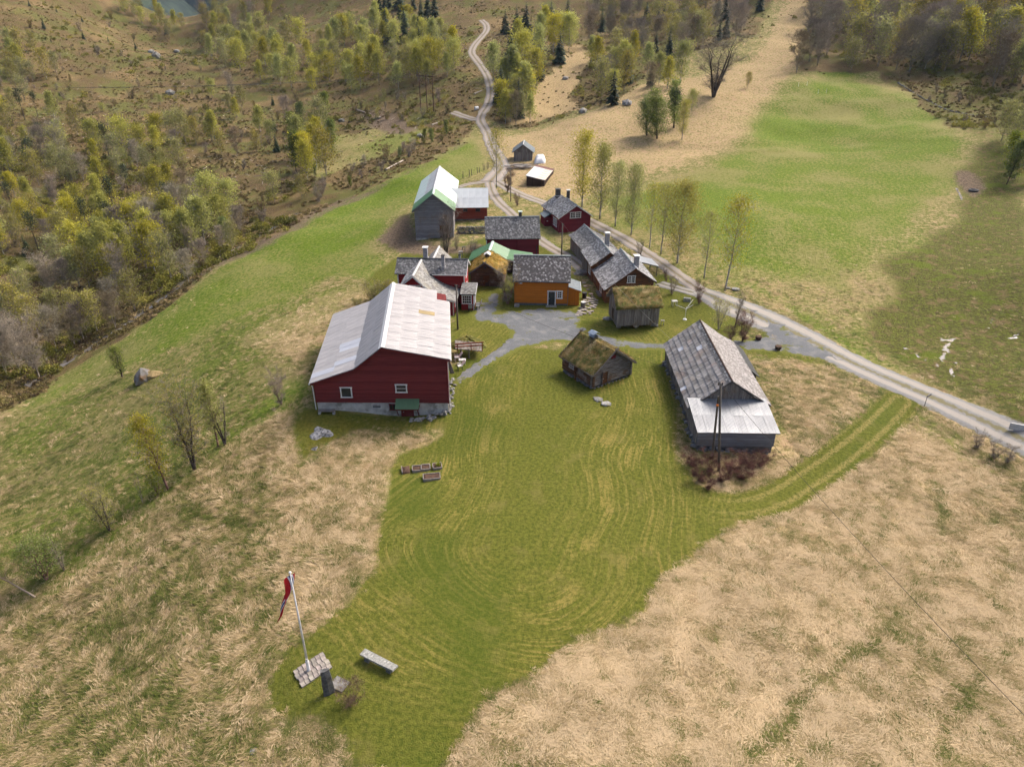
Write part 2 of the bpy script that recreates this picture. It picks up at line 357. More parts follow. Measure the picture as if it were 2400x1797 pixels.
YARD = [(1068,893),(1130,845),(1178,812),(1196,792),(1192,770),(1150,756),(1108,758),(1098,738),(1122,716),(1135,694),(1160,684),(1182,690),(1176,712),(1172,734),(1196,728),(1250,722),(1330,724),(1372,736),(1362,756),(1366,768),(1400,780),(1450,793),(1560,803),(1690,798),(1800,790),(1830,806),(1760,822),(1600,822),(1490,821),(1400,812),(1330,802),(1290,802),(1225,816),(1165,848),(1082,902)]
sheet('yard', YARD, .10, M_YARD, .4, .3)
ribbon('footpath', densify(GP([(1062,902),(1100,872),(1140,846),(1175,820),(1205,796)]), .4), np.array([1.25]), .11, M_YARD, 5)
TRK = densify(GP([(1480,1060),(1560,1130),(1650,1180),(1740,1192),(1820,1170),(1900,1118),(1990,1056),(2060,995),(2112,938)]), .5)
sheet('road_bend', [(1650,698),(1740,702),(1850,765),(1960,825),(2010,858),(1960,852),(1900,842),(1840,828),(1760,824),(1720,814),(1765,798),(1786,778),(1772,745),(1720,722)], .092, M_YARD, .4, .3)
# ------------------------------------------------------------------ ground covers
NR, NC = 700, 480
_y = 25*np.exp(np.linspace(0, math.log(765/25), NR))-75
_s = np.linspace(-1, 1, NC)
VX = _s[None, :]*(58+.83*np.maximum(_y, 0))[:, None]; VY = np.broadcast_to(_y[:, None], VX.shape)
VZ = zz(VX, VY)
_WF = {}
def cover(px, warp=.9, world=None, sc=4.):
    P = (GP(px) if world is None else np.array(world, float))[:, :2]
    if sc not in _WF: _WF[sc] = (vnoise(VX, VY, sc, 3)+.5*vnoise(VX, VY, sc/5, 2), vnoise(VX+300, VY-200, sc, 3)+.5*vnoise(VX+90, VY-70, sc/5, 2))
    m = (VX > P[:, 0].min()-8) & (VX < P[:, 0].max()+8) & (VY > P[:, 1].min()-8) & (VY < P[:, 1].max()+8)
    out = np.zeros(VX.shape, np.float32); out[m] = in_poly(P, VX[m]+_WF[sc][0][m]*warp*2.6, VY[m]+_WF[sc][1][m]*warp*2.6); return out
def blur(a, n=1):
    for _ in range(n):
        b = np.pad(a, 1, mode='edge'); a = (b[1:-1, 1:-1]*2+b[:-2, 1:-1]+b[2:, 1:-1]+b[1:-1, :-2]+b[1:-1, 2:])/6
    return a
lawn = cover([(1000,890),(1080,850),(1200,812),(1560,822),(1600,1000),(1592,1080),(1630,1145),(1740,1170),(1850,1130),(1960,1050),(2060,960),(2100,930),(2125,960),(2060,1040),(1960,1120),(1850,1180),(1740,1225),(1650,1290),(1560,1365),(1480,1430),(1350,1510),(1230,1590),(1120,1660),(1060,1740),(1000,1820),(830,1820),(770,1710),(660,1690),(640,1610),(680,1520),(770,1455),(845,1370),(885,1280),(905,1180),(905,1090),(935,1060),(1040,1015),(1010,950)], .6)
lawn = np.maximum(lawn, cover([(690,960),(740,955),(930,980),(1050,960),(1040,1000),(830,1005),(700,1080),(690,1020)], .5))
lawn2 = cover([(850,660),(930,600),(1060,575),(1140,560),(1260,560),(1400,700),(1560,640),(1640,700),(1780,775),(1700,800),(1900,830),(2020,880),(1900,850),(1700,830),(1560,830),(1300,800),(1200,812),(1080,850),(1050,790),(1060,700),(960,700),(880,700)], .5)
lawn = np.maximum(lawn, lawn2)
bright = cover([(0,968),(150,870),(300,785),(480,650),(640,560),(760,490),(900,425),(1010,375),(1110,310),(1128,330),(1150,400),(1080,420),(1070,460),(960,480),(900,530),(880,570),(900,620),(860,660),(780,650),(700,690),(600,730),(480,790),(330,850),(180,905),(60,965)], 1.2)
bright = np.maximum(bright, cover([(60,1430),(270,1250),(430,1110),(560,1000),(690,860),(740,900),(700,960),(560,1025),(430,1135),(280,1265),(120,1420)], .5))
hill = blur(.95*cover([(1400,470),(1560,425),(1700,370),(1760,290),(1830,200),(1920,160),(2010,160),(2110,200),(2220,270),(2260,330),(2240,400),(2210,480),(2120,560),(2020,650),(1900,700),(1760,640),(1620,590),(1500,545),(1420,510)], 6, sc=16), 16)
bright = np.maximum(bright, cover([(1680,640),(1760,655),(1900,735),(2050,830),(2180,900),(2170,915),(2040,860),(1900,770),(1780,690),(1690,655)], .5))
bright = np.maximum(bright, cover([(1500,560),(1600,625),(1680,650),(1640,640),(1560,600)], .5))
bright = np.maximum(bright, .7*cover([(2130,960),(2250,1030),(2400,1140),(2400,1190),(2230,1060),(2120,985)], .4))
bright = np.maximum(bright, .5*cover([(830,1120),(930,1070),(1050,1010),(1080,930),(1010,900),(1060,880),(1120,930),(1060,1060),(960,1180),(900,1170)], 1.5))
bright = np.maximum(bright, .9*cover([(1180,470),(1300,520),(1330,600),(1360,612),(1300,600),(1250,560),(1190,520)], .5))
bright = np.maximum(bright, .6*cover([(700,330),(900,300),(1010,300),(1000,320),(860,380),(740,430),(720,400)], 2))
dry = np.full(VX.shape, .46, np.float32)
for px, val, wp in [
 ([(0,980),(330,865),(600,740),(690,860),(560,1000),(270,1250),(0,1470)], .33, 2),
 ([(-100,1490),(250,1270),(480,1040),(700,970),(690,1080),(830,1010),(1030,1012),(900,1080),(900,1200),(860,1320),(760,1440),(640,1600),(600,1820),(-100,1820)], .54, 1),
 ([(560,1010),(700,960),(695,1090),(830,1010),(1030,1012),(905,1080),(900,1200),(860,1320),(760,1440),(700,1480),(640,1350),(680,1150),(600,1130)], .74, 1.5),
 ([(1000,1820),(1060,1740),(1230,1590),(1480,1430),(1740,1225),(1960,1120),(2110,965),(2200,1010),(2420,1150),(2420,1820)], .86, .5),
 ([(1780,840),(1900,840),(2020,900),(2000,960),(1900,1060),(1800,1130),(1640,1160),(1620,1120),(1830,1010)], .68, 1),
 ([(560,790),(700,725),(860,660),(880,690),(760,770),(710,850)], .8, 1.5),
 ([(1170,320),(1400,262),(1500,200),(1650,180),(1780,130),(1860,-60),(1960,-60),(1960,60),(1880,140),(1800,230),(1740,320),(1650,370),(1500,410),(1420,440),(1330,470),(1200,440)], .72, 3),
 ([(1190,290),(1205,230),(1290,170),(1340,100),(1400,130),(1330,230),(1400,250),(1300,275)], .95, 3),
 ([(1700,640),(1850,600),(1950,560),(2050,580),(2130,600),(2100,690),(2000,770),(1850,720)], .62, 3),
 ([(1140,290),(1200,330),(1205,400),(1300,470),(1240,460),(1185,435),(1150,330)], .7, 1),
 ([(2130,930),(2200,940),(2300,1000),(2420,1060),(2420,1140),(2250,1020)], .7, 1),
 ([(1060,960),(1105,965),(1110,1010),(1080,1025),(1055,1000)], .95, .5),
 ([(1740,660),(1900,765),(2060,850),(2180,910),(2300,970),(2290,985),(2050,865),(1890,780)], .75, .6),
 ([(600,735),(480,655),(300,790),(0,972),(0,985),(310,812),(480,690),(560,700)], .7, .8)]:
    m = cover(px, wp); dry = dry*(1-m)+val*m
scrub = cover([(-400,1080),(0,968),(150,870),(300,785),(480,650),(640,560),(760,490),(900,425),(1010,375),(1110,305),(1135,280),(1240,300),(1330,272),(1420,255),(1500,190),(1560,140),(1700,100),(1790,0),(1800,-400),(-400,-400)], 2.5, sc=8)
scrub = np.maximum(scrub, cover([(1870,172),(2050,168),(2120,210),(2250,300),(2400,300),(2800,300),(2800,-400),(1830,-400),(1900,30)], 2.5, sc=8))
scrub = np.maximum(scrub, (VY > 330)*1.)
clear = cover([(1190,290),(1205,230),(1290,170),(1340,100),(1400,130),(1330,230),(1400,250),(1300,275)], 3); scrub *= 1-clear*.9
scrub *= 1-.8*cover([(700,330),(900,300),(1010,300),(1000,320),(860,380),(740,430),(720,400)], 2)
scrub *= 1-.9*cover([(1740,150),(1830,-80),(1940,-80),(1890,60),(1800,170)], 2)
wet = cover([(2080,620),(2250,500),(2250,390),(2300,340),(2420,320),(2420,1010),(2250,930),(2100,860),(2010,790),(2060,700)], 3, sc=10)
wet = np.maximum(wet, .6*cover([(2120,215),(2250,300),(2250,330),(2420,330),(2420,240)], 2))
dirt = cover([(895,545),(955,495),(975,545),(980,565),(1065,578),(1140,565),(1142,590),(1040,605),(930,595),(885,570)], .8)
dirt = np.maximum(dirt, cover([(2225,395),(2280,400),(2320,440),(2290,470),(2250,440)], .8))
dirt = np.maximum(dirt, cover([(830,270),(900,250),(1000,305),(940,320),(860,295)], 2))
dirt = np.maximum(dirt, .8*cover([(1060,430),(1150,415),(1160,450),(1150,470),(1140,440)], .8))
dirt = np.maximum(dirt, .75*cover([(430,640),(520,600),(640,550),(760,480),(900,430),(1000,380),(1090,325),(1100,335),(990,395),(900,445),(770,500),(640,575),(520,625),(430,680)], .6))
rust = cover([(690,960),(740,955),(930,980),(960,1000),(830,1005),(720,1090),(690,1040)], 1.5)*.5
rust = np.maximum(rust, .25*cover([(1000,1820),(900,1500),(1000,1300),(1300,1300),(1480,1300),(1480,1400),(1200,1600),(1010,1800),(830,1820),(700,1690),(820,1580)], 3))
rust = np.maximum(rust, .3*cover([(1240,880),(1500,900),(1590,1000),(1600,1080),(1450,1100),(1250,960)], 3))
tracks = cover([(1590,1150),(1740,1190),(1900,1120),(2060,1000),(2125,945),(2105,930),(2040,980),(1900,1080),(1740,1155),(1620,1130)], .3)
LAWN_SOFT = blur(lawn, 12)
hill = np.maximum(hill, blur(.6*cover([(1400,480),(1500,552),(1640,635),(1760,675),(1900,765),(2030,825),(2120,700),(2200,560),(2150,450),(1900,450),(1600,450)], 6, sc=16), 16))
bright = np.maximum(bright, .5*cover([(0,968),(300,800),(600,700),(760,650),(860,660),(760,720),(700,850),(560,1000),(270,1250),(0,1470)], 4, sc=12))
FTR = [densify(GP(q), .6) for q in ([(2150,1400),(2110,1437),(2068,1500),(1990,1545),(1921,1584),(1858,1656),(1803,1723),(1760,1790)],[(2290,1570),(2258,1626),(2225,1700),(2200,1790)],[(2180,1130),(2215,1200),(2212,1280)],[(430,1195),(520,1215),(600,1235)])]
fd = np.minimum.reduce([polyline_dist(VX, VY, q) for q in FTR]); dry = dry-.28*np.exp(-(fd/.35)**2)
A1 = np.stack([blur(lawn, 3), np.maximum(blur(bright, 7), hill), blur(scrub, 4), blur(wet, 16)], -1)
A2 = np.stack([blur(dry, 2), blur(dirt, 5), blur(rust, 6), np.clip(polyline_dist(VX, VY, TRK)/6., 0, 1)], -1)
def cover_at(A, x, y):   # nearest cover value
    i = np.clip(np.round((np.log((np.asarray(y)+75)/25)/math.log(765/25))*(NR-1)).astype(int), 0, NR-1)
    j = np.clip(np.round((np.asarray(x)/(58+.83*np.maximum(y, 0))+1)/2*(NC-1)).astype(int), 0, NC-1); return A[i, j]
def ground_material():
    m, nt, b = NT('meadow and hillside'); v = coords(nt)
    def noise(nt, v, sc, d=3, r=.6, dist=0): return globals()['noise'](nt, v, sc, min(d, 4), r, dist, '2D')
    c1 = nt.nodes.new('ShaderNodeSeparateColor'); LK(nt, attr(nt, 'cover_a', 0), c1.inputs[0]); al1 = attr(nt, 'cover_a', 3)
    c2 = nt.nodes.new('ShaderNodeSeparateColor'); LK(nt, attr(nt, 'cover_b', 0), c2.inputs[0]); al2 = attr(nt, 'cover_b', 3)
    lawn, bright, scrub, wet = c1.outputs[0], c1.outputs[1], c1.outputs[2], al1
    dry, dirt, rust, trk = c2.outputs[0], c2.outputs[1], c2.outputs[2], al2
    nf = noise(nt, v, 3.2, 5, .7); nm = noise(nt, v, .55, 5, .65); nl = noise(nt, v, .07, 3, .55); nh = noise(nt, v, 11, 3, .7)
    nk = noise(nt, v, 1.5, 4, .8)
    # flattened old grass: streaks with a wandering direction
    mp = nt.nodes.new('ShaderNodeMapping'); LK(nt, v, mp.inputs[0]); mp.inputs['Scale'].default_value = (1.6, .45, 1); mp.inputs['Rotation'].default_value = (0, 0, .6)
    ns = noise(nt, mp.outputs[0], 2.6, 6, .7, 1.4)
    mp2 = nt.nodes.new('ShaderNodeMapping'); LK(nt, v, mp2.inputs[0]); mp2.inputs['Scale'].default_value = (.3, 1.3, 1); mp2.inputs['Rotation'].default_value = (0, 0, .45)
    nq = noise(nt, mp2.outputs[0], 1.6, 5, .7, 1.)
    tan = mixc(nt, sstep(nt, mth(nt, 'ADD', mth(nt, 'MULTIPLY', ns, .5), mth(nt, 'MULTIPLY', nk, .5)), .34, .66), (.20,.145,.065), (.50,.38,.205)); tan = mixc(nt, sstep(nt, nm, .5, .75), tan, (.40,.27,.165))
    grn = mixc(nt, sstep(nt, mth(nt, 'ADD', mth(nt, 'MULTIPLY', nf, .5), mth(nt, 'MULTIPLY', nh, .5)), .32, .68), (.070,.090,.016), (.165,.175,.042))
    dv = mth(nt, 'ADD', dry, mth(nt, 'ADD', mth(nt, 'MULTIPLY_ADD', nm, .8, -.40), mth(nt, 'MULTIPLY_ADD', nq, .5, -.25)))
    dv = mth(nt, 'ADD', dv, mth(nt, 'ADD', mth(nt, 'MULTIPLY_ADD', nh, .6, -.3), mth(nt, 'MULTIPLY_ADD', nk, 1.0, -.5)))
    mead = mixc(nt, sstep(nt, dv, .30, .72), grn, tan)
    # fresh green pasture
    br = mixc(nt, sstep(nt, mth(nt, 'ADD', mth(nt, 'MULTIPLY', nf, .4), mth(nt, 'MULTIPLY', nk, .6)), .34, .66), (.060,.110,.007), (.155,.215,.018))
    br = mixc(nt, mth(nt, 'MULTIPLY', sstep(nt, mth(nt, 'ADD', mth(nt, 'MULTIPLY', noise(nt, v, .045, 4, .6), .9), mth(nt, 'ADD', mth(nt, 'MULTIPLY', nm, .15), mth(nt, 'MULTIPLY', nk, .75))), .80, 1.06), mth(nt, 'MULTIPLY_ADD', bright, -1.6, 2.2)), br, (.27,.225,.095))
    br = mixc(nt, mth(nt, 'MULTIPLY', sstep(nt, nm, .5, .8), .35), br, (.05,.085,.008))
    col = mixc(nt, mth(nt, 'MULTIPLY', bright, mth(nt, 'MULTIPLY_ADD', sstep(nt, nm, .25, .55), .4, .6)), mead, br)
    # mown lawn with mower streaks round the turning place
    sub = nt.nodes.new('ShaderNodeVectorMath'); sub.operation = 'SUBTRACT'; LK(nt, v, sub.inputs[0]); sub.inputs[1].default_value = LAWN_A
    dot = nt.nodes.new('ShaderNodeVectorMath'); dot.operation = 'DOT_PRODUCT'; LK(nt, sub.outputs[0], dot.inputs[0]); dot.inputs[1].default_value = LAWN_D
    tt = mth(nt, 'MULTIPLY', mth(nt, 'MINIMUM', mth(nt, 'MAXIMUM', dot.outputs[1], 0.), LAWN_L), 1.)
    sc = nt.nodes.new('ShaderNodeVectorMath'); sc.operation = 'SCALE'; sc.inputs[0].default_value = LAWN_D; LK(nt, tt, sc.inputs['Scale'])
    s2 = nt.nodes.new('ShaderNodeVectorMath'); s2.operation = 'SUBTRACT'; LK(nt, sub.outputs[0], s2.inputs[0]); LK(nt, sc.outputs[0], s2.inputs[1])
    ln = nt.nodes.new('ShaderNodeVectorMath'); ln.operation = 'LENGTH'; mz = nt.nodes.new('ShaderNodeVectorMath'); mz.operation = 'MULTIPLY'; LK(nt, s2.outputs[0], mz.inputs[0]); mz.inputs[1].default_value = (1, 1, 0); LK(nt, mz.outputs[0], ln.inputs[0])
    dd = mth(nt, 'ADD', ln.outputs[1], mth(nt, 'MULTIPLY_ADD', noise(nt, v, .05, 1), 7., -3.5))
    cx = nt.nodes.new('ShaderNodeCombineXYZ'); LK(nt, dd, cx.inputs[0]); LK(nt, mth(nt, 'MULTIPLY', noise(nt, v, .06, 2), 3.), cx.inputs[1])
    st = noise(nt, cx.outputs[0], 2.9, 4, .75)
    lw = mixc(nt, sstep(nt, nf, .25, .75), (.060,.075,.009), (.138,.142,.023))
    fade = sstep(nt, noise(nt, v, .22, 3), .36, .62)
    ringw = mth(nt, 'MULTIPLY', sstep(nt, dd, 1.5, 6.), mth(nt, 'SUBTRACT', 1., sstep(nt, dd, 12., 19.)))
    brk = sstep(nt, mth(nt, 'ADD', mth(nt, 'MULTIPLY', nf, .5), mth(nt, 'MULTIPLY', nh, .5)), .38, .60)
    lw = mixc(nt, mth(nt, 'MULTIPLY', mth(nt, 'MULTIPLY', sstep(nt, st, .46, .62), mth(nt, 'MULTIPLY_ADD', brk, .75, .25)), mth(nt, 'MULTIPLY', mth(nt, 'MULTIPLY_ADD', fade, .42, .26), mth(nt, 'MULTIPLY_ADD', ringw, .85, .15))), lw, (.31,.23,.07))
    lw = mixc(nt, mth(nt, 'MULTIPLY', sstep(nt, nl, .5, .72), .5), lw, (.055,.085,.008))
    lw = mixc(nt, mth(nt, 'MULTIPLY', sstep(nt, mth(nt, 'MULTIPLY', rust, mth(nt, 'ADD', nm, .5)), .25, .9), .6), lw, (.17,.115,.022))
    lw = mixc(nt, mth(nt, 'MULTIPLY', sstep(nt, noise(nt, v, .3, 5, .7), .55, .75), .4), lw, (.19,.155,.05))
    lwm = sstep(nt, mth(nt, 'ADD', lawn, mth(nt, 'ADD', mth(nt, 'MULTIPLY_ADD', nf, .7, -.35), mth(nt, 'MULTIPLY_ADD', nk, .6, -.3))), .25, .8)
    td = mth(nt, 'MULTIPLY', trk, 6.); tw_ = mth(nt, 'ADD', td, mth(nt, 'MULTIPLY_ADD', nk, .5, -.25))
    wl = mth(nt, 'SUBTRACT', 1., sstep(nt, mth(nt, 'ABSOLUTE', mth(nt, 'SUBTRACT', tw_, .85)), .12, .42)); wl2 = mth(nt, 'SUBTRACT', 1., sstep(nt, mth(nt, 'ABSOLUTE', mth(nt, 'SUBTRACT', tw_, 1.75)), .05, .3))
    sx = nt.nodes.new('ShaderNodeSeparateXYZ'); LK(nt, v, sx.inputs[0]); onr = sstep(nt, sx.outputs[0], 13., 24.)
    lw = mixc(nt, mth(nt, 'MULTIPLY', mth(nt, 'MULTIPLY', mth(nt, 'MAXIMUM', mth(nt, 'MULTIPLY', wl, .75), mth(nt, 'MULTIPLY', wl2, .35)), brk), onr), lw, (.29,.225,.085))
    lwm = mth(nt, 'MAXIMUM', lwm, mth(nt, 'SUBTRACT', 1., sstep(nt, mth(nt, 'ADD', tw_, mth(nt, 'MULTIPLY_ADD', nf, .8, -.4)), 1.7, 2.6)))
    col = mixc(nt, lwm, col, lw)
    # brown hillside: heath, old bracken, felling litter
    sb = mixc(nt, sstep(nt, nf, .3, .7), (.060,.042,.021), (.185,.128,.060)); sb = mixc(nt, sstep(nt, noise(nt, v, .16, 5, .7), .45, .62), sb, (.115,.095,.032))
    sb = mixc(nt, mth(nt, 'MULTIPLY', sstep(nt, noise(nt, v, .05, 4, .65), .48, .66), .75), sb, (.215,.15,.07)); sb = mixc(nt, sstep(nt, noise(nt, v, .9, 6, .75), .60, .72), sb, (.055,.04,.02))
    sb = mixc(nt, mth(nt, 'MULTIPLY', sstep(nt, noise(nt, v, .07, 4, .7), .48, .62), .7), sb, (.105,.115,.027)); sb = mixc(nt, sstep(nt, nh, .70, .76), sb, (.40,.33,.26))
    col = mixc(nt, sstep(nt, mth(nt, 'ADD', scrub, mth(nt, 'MULTIPLY_ADD', nm, .6, -.3)), .3, .7), col, sb)
    # wet mossy pasture
    wt = mixc(nt, sstep(nt, mth(nt, 'ADD', mth(nt, 'MULTIPLY', nf, .5), mth(nt, 'MULTIPLY', nk, .5)), .40, .62), (.065,.056,.020), (.125,.145,.022)); wt = mixc(nt, sstep(nt, nm, .5, .7), wt, (.16,.115,.055)); wt = mixc(nt, mth(nt, 'MULTIPLY', sstep(nt, noise(nt, v, .16, 3), .58, .68), .8), wt, (.10,.13,.012))
    col = mixc(nt, sstep(nt, mth(nt, 'ADD', wet, mth(nt, 'MULTIPLY_ADD', nm, .7, -.35)), .15, .95), col, wt)
    dt = mixc(nt, sstep(nt, mth(nt, 'ADD', mth(nt, 'MULTIPLY', nf, .5), mth(nt, 'MULTIPLY', nk, .5)), .35, .65), (.075,.052,.034), (.22,.165,.115))
    col = mixc(nt, sstep(nt, mth(nt, 'ADD', dirt, mth(nt, 'ADD', mth(nt, 'MULTIPLY_ADD', nm, .8, -.4), mth(nt, 'MULTIPLY_ADD', nk, .8, -.4))), .35, .95), col, dt)
    LK(nt, col, b.inputs['Base Color']); b.inputs['Roughness'].default_value = .95; b.inputs['Specular IOR Level'].default_value = .1
    hb = mth(nt, 'ADD', mth(nt, 'MULTIPLY', nf, mth(nt, 'MULTIPLY_ADD', lawn, -.7, 1.)), mth(nt, 'MULTIPLY', nh, .35))
    bump(nt, b, hb, .9, .22); return m
_la, _lb = G1(1190, 1270), G1(1335, 815)
LAWN_A = (float(_la[0]), float(_la[1]), 0.); _e = (_lb-_la)[:2]; LAWN_L = float(np.linalg.norm(_e)); LAWN_D = (float(_e[0]/LAWN_L), float(_e[1]/LAWN_L), 0.)
M_GROUND = ground_material()
_i, _j = np.meshgrid(np.arange(NR-1), np.arange(NC-1), indexing='ij'); _b = (_i*NC+_j).ravel()
rough = A1[..., 2]*vnoise(VX, VY, 1.7, 2)*.5+(1-np.clip(A1[..., 0]+A1[..., 1], 0, 1))*vnoise(VX, VY, 1.1, 2)*.16
for k, L in LINES.items(): rough *= np.clip((polyline_dist(VX, VY, L[::3])-3.5)/2, 0, 1)
rough *= np.where((VY > 60) & (VY < 160) & (np.abs(VX-4) < 32), 0, 1)
GV = np.stack([VX, VY, VZ+rough], -1).reshape(-1, 3)
gme = np_mesh('ground', GV, np.stack([_b, _b+1, _b+NC+1, _b+NC], -1), M_GROUND, True, {'cover_a': A1.reshape(-1, 4), 'cover_b': A2.reshape(-1, 4)})
link_mesh('ground', gme, None, kind='structure')
# ------------------------------------------------------------------ building materials
R = math.radians
def wood(name, c1, c2, stretch, tint=.35, scale=2.2, c3=None, rough=.9): return simple(name, c1, c2, scale=scale, stretch=stretch, tint=tint, c3=c3, rough=rough, lo=.3, hi=.7, spec=.15)
HS, VS = (.35, .35, 6), (6, 6, .35)
RED_BARN = wood('dark red barn paint', (.20,.037,.036), (.14,.026,.026), HS, .45)
RED_HOUSE = wood('red house paint', (.27,.028,.026), (.20,.020,.020), HS, .25)
RED_DEEP = wood('deep red paint', (.19,.027,.036), (.14,.02,.028), HS, .25)
RED_FAR = wood('brick red paint', (.25,.055,.032), (.19,.04,.026), HS, .2)
ORANGE = wood('orange paint', (.52,.175,.022), (.41,.13,.016), HS, .28)
ORANGE_V = wood('orange upright boards', (.50,.165,.018), (.42,.13,.014), VS, .12)
GREY_H = wood('weathered grey boards', (.25,.245,.255), (.15,.145,.15), HS, .4, c3=(.20,.17,.15))
GREY_V = wood('weathered grey upright boards', (.27,.245,.225), (.12,.105,.095), VS, .6, c3=(.19,.15,.115))
GREY_LOG = wood('grey weathered logs', (.27,.25,.235), (.12,.095,.075), (.5, .5, 5), .3, c3=(.15,.10,.065))
BROWN_LOG = wood('tarred brown logs', (.165,.098,.062), (.075,.045,.030), (.5, .5, 5), .35, c3=(.22,.18,.15))
BROWN_H = wood('brown weathered boards', (.20,.085,.035), (.085,.042,.025), HS, .4, c3=(.075,.055,.045))
DARK_V = wood('dark brown upright boards', (.060,.038,.028), (.030,.020,.016), VS, .4)
WHITE = simple('white paint', (.72,.72,.72), (.62,.62,.62), 4, .6)
LIGHTTRIM = simple('grey white trim', (.55,.54,.53), (.42,.41,.40), 3, .7)
GLASS, nt_, b_ = NT('window glass'); b_.inputs['Base Color'].default_value = (.02,.025,.03,1); b_.inputs['Roughness'].default_value = .08; b_.inputs['Specular IOR Level'].default_value = .6
DOORGREY = simple('charcoal door paint', (.045,.05,.048), (.035,.04,.038), 3, .5)
DARKMETAL = simple('dark sheet metal', (.05,.055,.065), (.035,.04,.045), 2, .45, metal=.3)
CONC = simple('pale plaster', (.50,.49,.47), (.36,.35,.33), 1.6, .9, c3=(.22,.21,.19), bmp=.3)
CHIM = simple('grey rendered chimney', (.34,.33,.34), (.25,.245,.25), 4, .9, bmp=.2)
CHIMDARK = simple('dark stone chimney', (.13,.12,.11), (.06,.055,.05), 7, .95, bmp=.5)
STONE = simple('grey field stone', (.30,.29,.28), (.16,.155,.15), 3, .9, c3=(.20,.19,.14), objrand=.6, bmp=.5)
STONE_D = simple('dark stone', (.15,.15,.15), (.075,.075,.075), 4, .9, c3=(.20,.20,.18), objrand=.5, bmp=.5)
STONE_L = simple('lichened stone', (.30,.30,.28), (.17,.17,.16), 6, .9, c3=(.42,.42,.39), scale3=5, objrand=.2, bmp=.5)
def sheet_metal(name, c1, c2, objrand=.18, rust=None, rough=.45, metal=.0, rlo=.60, streak=None):
    m = simple(name, c1, c2, scale=.7, rough=rough, objrand=objrand, spec=.4, metal=metal)
    nt = m.node_tree; b = nt.nodes['Principled BSDF']
    if streak:
        gp = nt.nodes.new('ShaderNodeNewGeometry'); mp = nt.nodes.new('ShaderNodeMapping'); LK(nt, gp.outputs['Position'], mp.inputs[0]); mp.inputs['Scale'].default_value = streak
        st_ = noise(nt, mp.outputs[0], 1., 5, .75); src = b.inputs['Base Color'].links[0].from_socket; c_ = mixc(nt, mth(nt, 'MULTIPLY', sstep(nt, st_, .48, .70), .55), src, [x*.55 for x in c2]); LK(nt, c_, b.inputs['Base Color'])
    if rust:
        v = coords(nt, 'Object', (3, 3, .5)); n = noise(nt, v, 1.3, 5, .7); src = b.inputs['Base Color'].links[0].from_socket
        LK(nt, mixc(nt, sstep(nt, n, rlo, rlo+.06), src, rust), b.inputs['Base Color'])
    return m
SHEET = sheet_metal('weathered fibre cement sheet', (.47,.45,.44), (.385,.37,.37), .11, streak=(.25, 5., .25))
SHEET_NEW = sheet_metal('bluish new sheet', (.50,.52,.57), (.46,.48,.53), .06)
SHEET_TAN = sheet_metal('yellowed translucent sheet', (.36,.27,.12), (.28,.21,.10), .1)
ZINC = sheet_metal('bright corrugated zinc', (.35,.36,.375), (.27,.28,.295), .16, (.20,.09,.04), .38, .25, .66, (6., .3, .3))
ZINC_W = sheet_metal('pale roof metal', (.60,.63,.65), (.53,.56,.58), .06)
ZINC_RUST = sheet_metal('pale roof metal with rust streaks', (.58,.60,.60), (.50,.53,.52), .1, (.24,.10,.055), .4, .1, .56, (.3, 4., .3))
ZINC_GREEN = sheet_metal('pale green roof metal', (.56,.66,.62), (.50,.60,.56), .06)
GREENM = sheet_metal('green roof metal', (.095,.22,.10), (.08,.19,.085), .08)
GREENC = sheet_metal('green corrugated canopy', (.075,.155,.075), (.06,.125,.06), .05)
GREYFELT = simple('slate blue roofing', (.16,.19,.21), (.13,.155,.17), 1.5, .8)
RUSTM = simple('rust brown roofing', (.20,.10,.085), (.14,.07,.06), 2, .8)
RUSTY = simple('rusty sheet', (.55,.40,.30), (.62,.58,.52), .9, .6, lo=.42, hi=.55)
def slate_mat(name, dark, light, lo, hi, c3=None, lichen=0.):
    m, nt, b = NT(name); v = coords(nt); t = attr(nt, 'tint'); n = noise(nt, v, 1.1, 4, .7); n2 = noise(nt, v, 9, 3)
    f = sstep(nt, mth(nt, 'ADD', t, mth(nt, 'MULTIPLY_ADD', n, .7, -.35)), lo, hi); f = mth(nt, 'ADD', f, mth(nt, 'MULTIPLY_ADD', n2, .5, -.25), clamp=True)
    col = mixc(nt, f, dark, light)
    if c3: col = mixc(nt, mth(nt, 'MULTIPLY', sstep(nt, noise(nt, v, .6, 4), .5, .68), .7), col, c3)
    LK(nt, col, b.inputs['Base Color']); b.inputs['Roughness'].default_value = .75; b.inputs['Specular IOR Level'].default_value = .3; return m
SLATE_W = slate_mat('dark slates with white lichen', (.055,.05,.052), (.33,.33,.34), .40, 1.15)
SLATE_M = slate_mat('grey slates with lichen', (.085,.085,.088), (.28,.28,.285), .25, 1.1)
SLATE_G = slate_mat('pale grey slates', (.13,.13,.132), (.37,.37,.375), .25, .95)
SLATE_L = slate_mat('light weathered slates', (.15,.145,.138), (.31,.305,.29), .2, 1.0, (.22,.20,.15))
SLATE_R = slate_mat('rosy weathered slates', (.17,.158,.152), (.31,.29,.285), .2, .9, (.13,.12,.115))
SLAB = simple('big slate slab', (.275,.262,.255), (.165,.158,.155), 1.1, .7, stretch=(1, 2.5, 1), c3=(.25,.21,.18), scale3=.55, objrand=.55, spec=.35)
SOD = simple('sod roof turf', (.23,.16,.055), (.095,.105,.025), 1.6, .95, c3=(.36,.27,.13), scale3=.9, bmp=.9, lo=.4, hi=.6)
SOD_O = simple('mossy golden sod', (.33,.19,.03), (.17,.13,.022), 2.2, .95, c3=(.28,.20,.09), scale3=.8, bmp=.9, lo=.4, hi=.6)
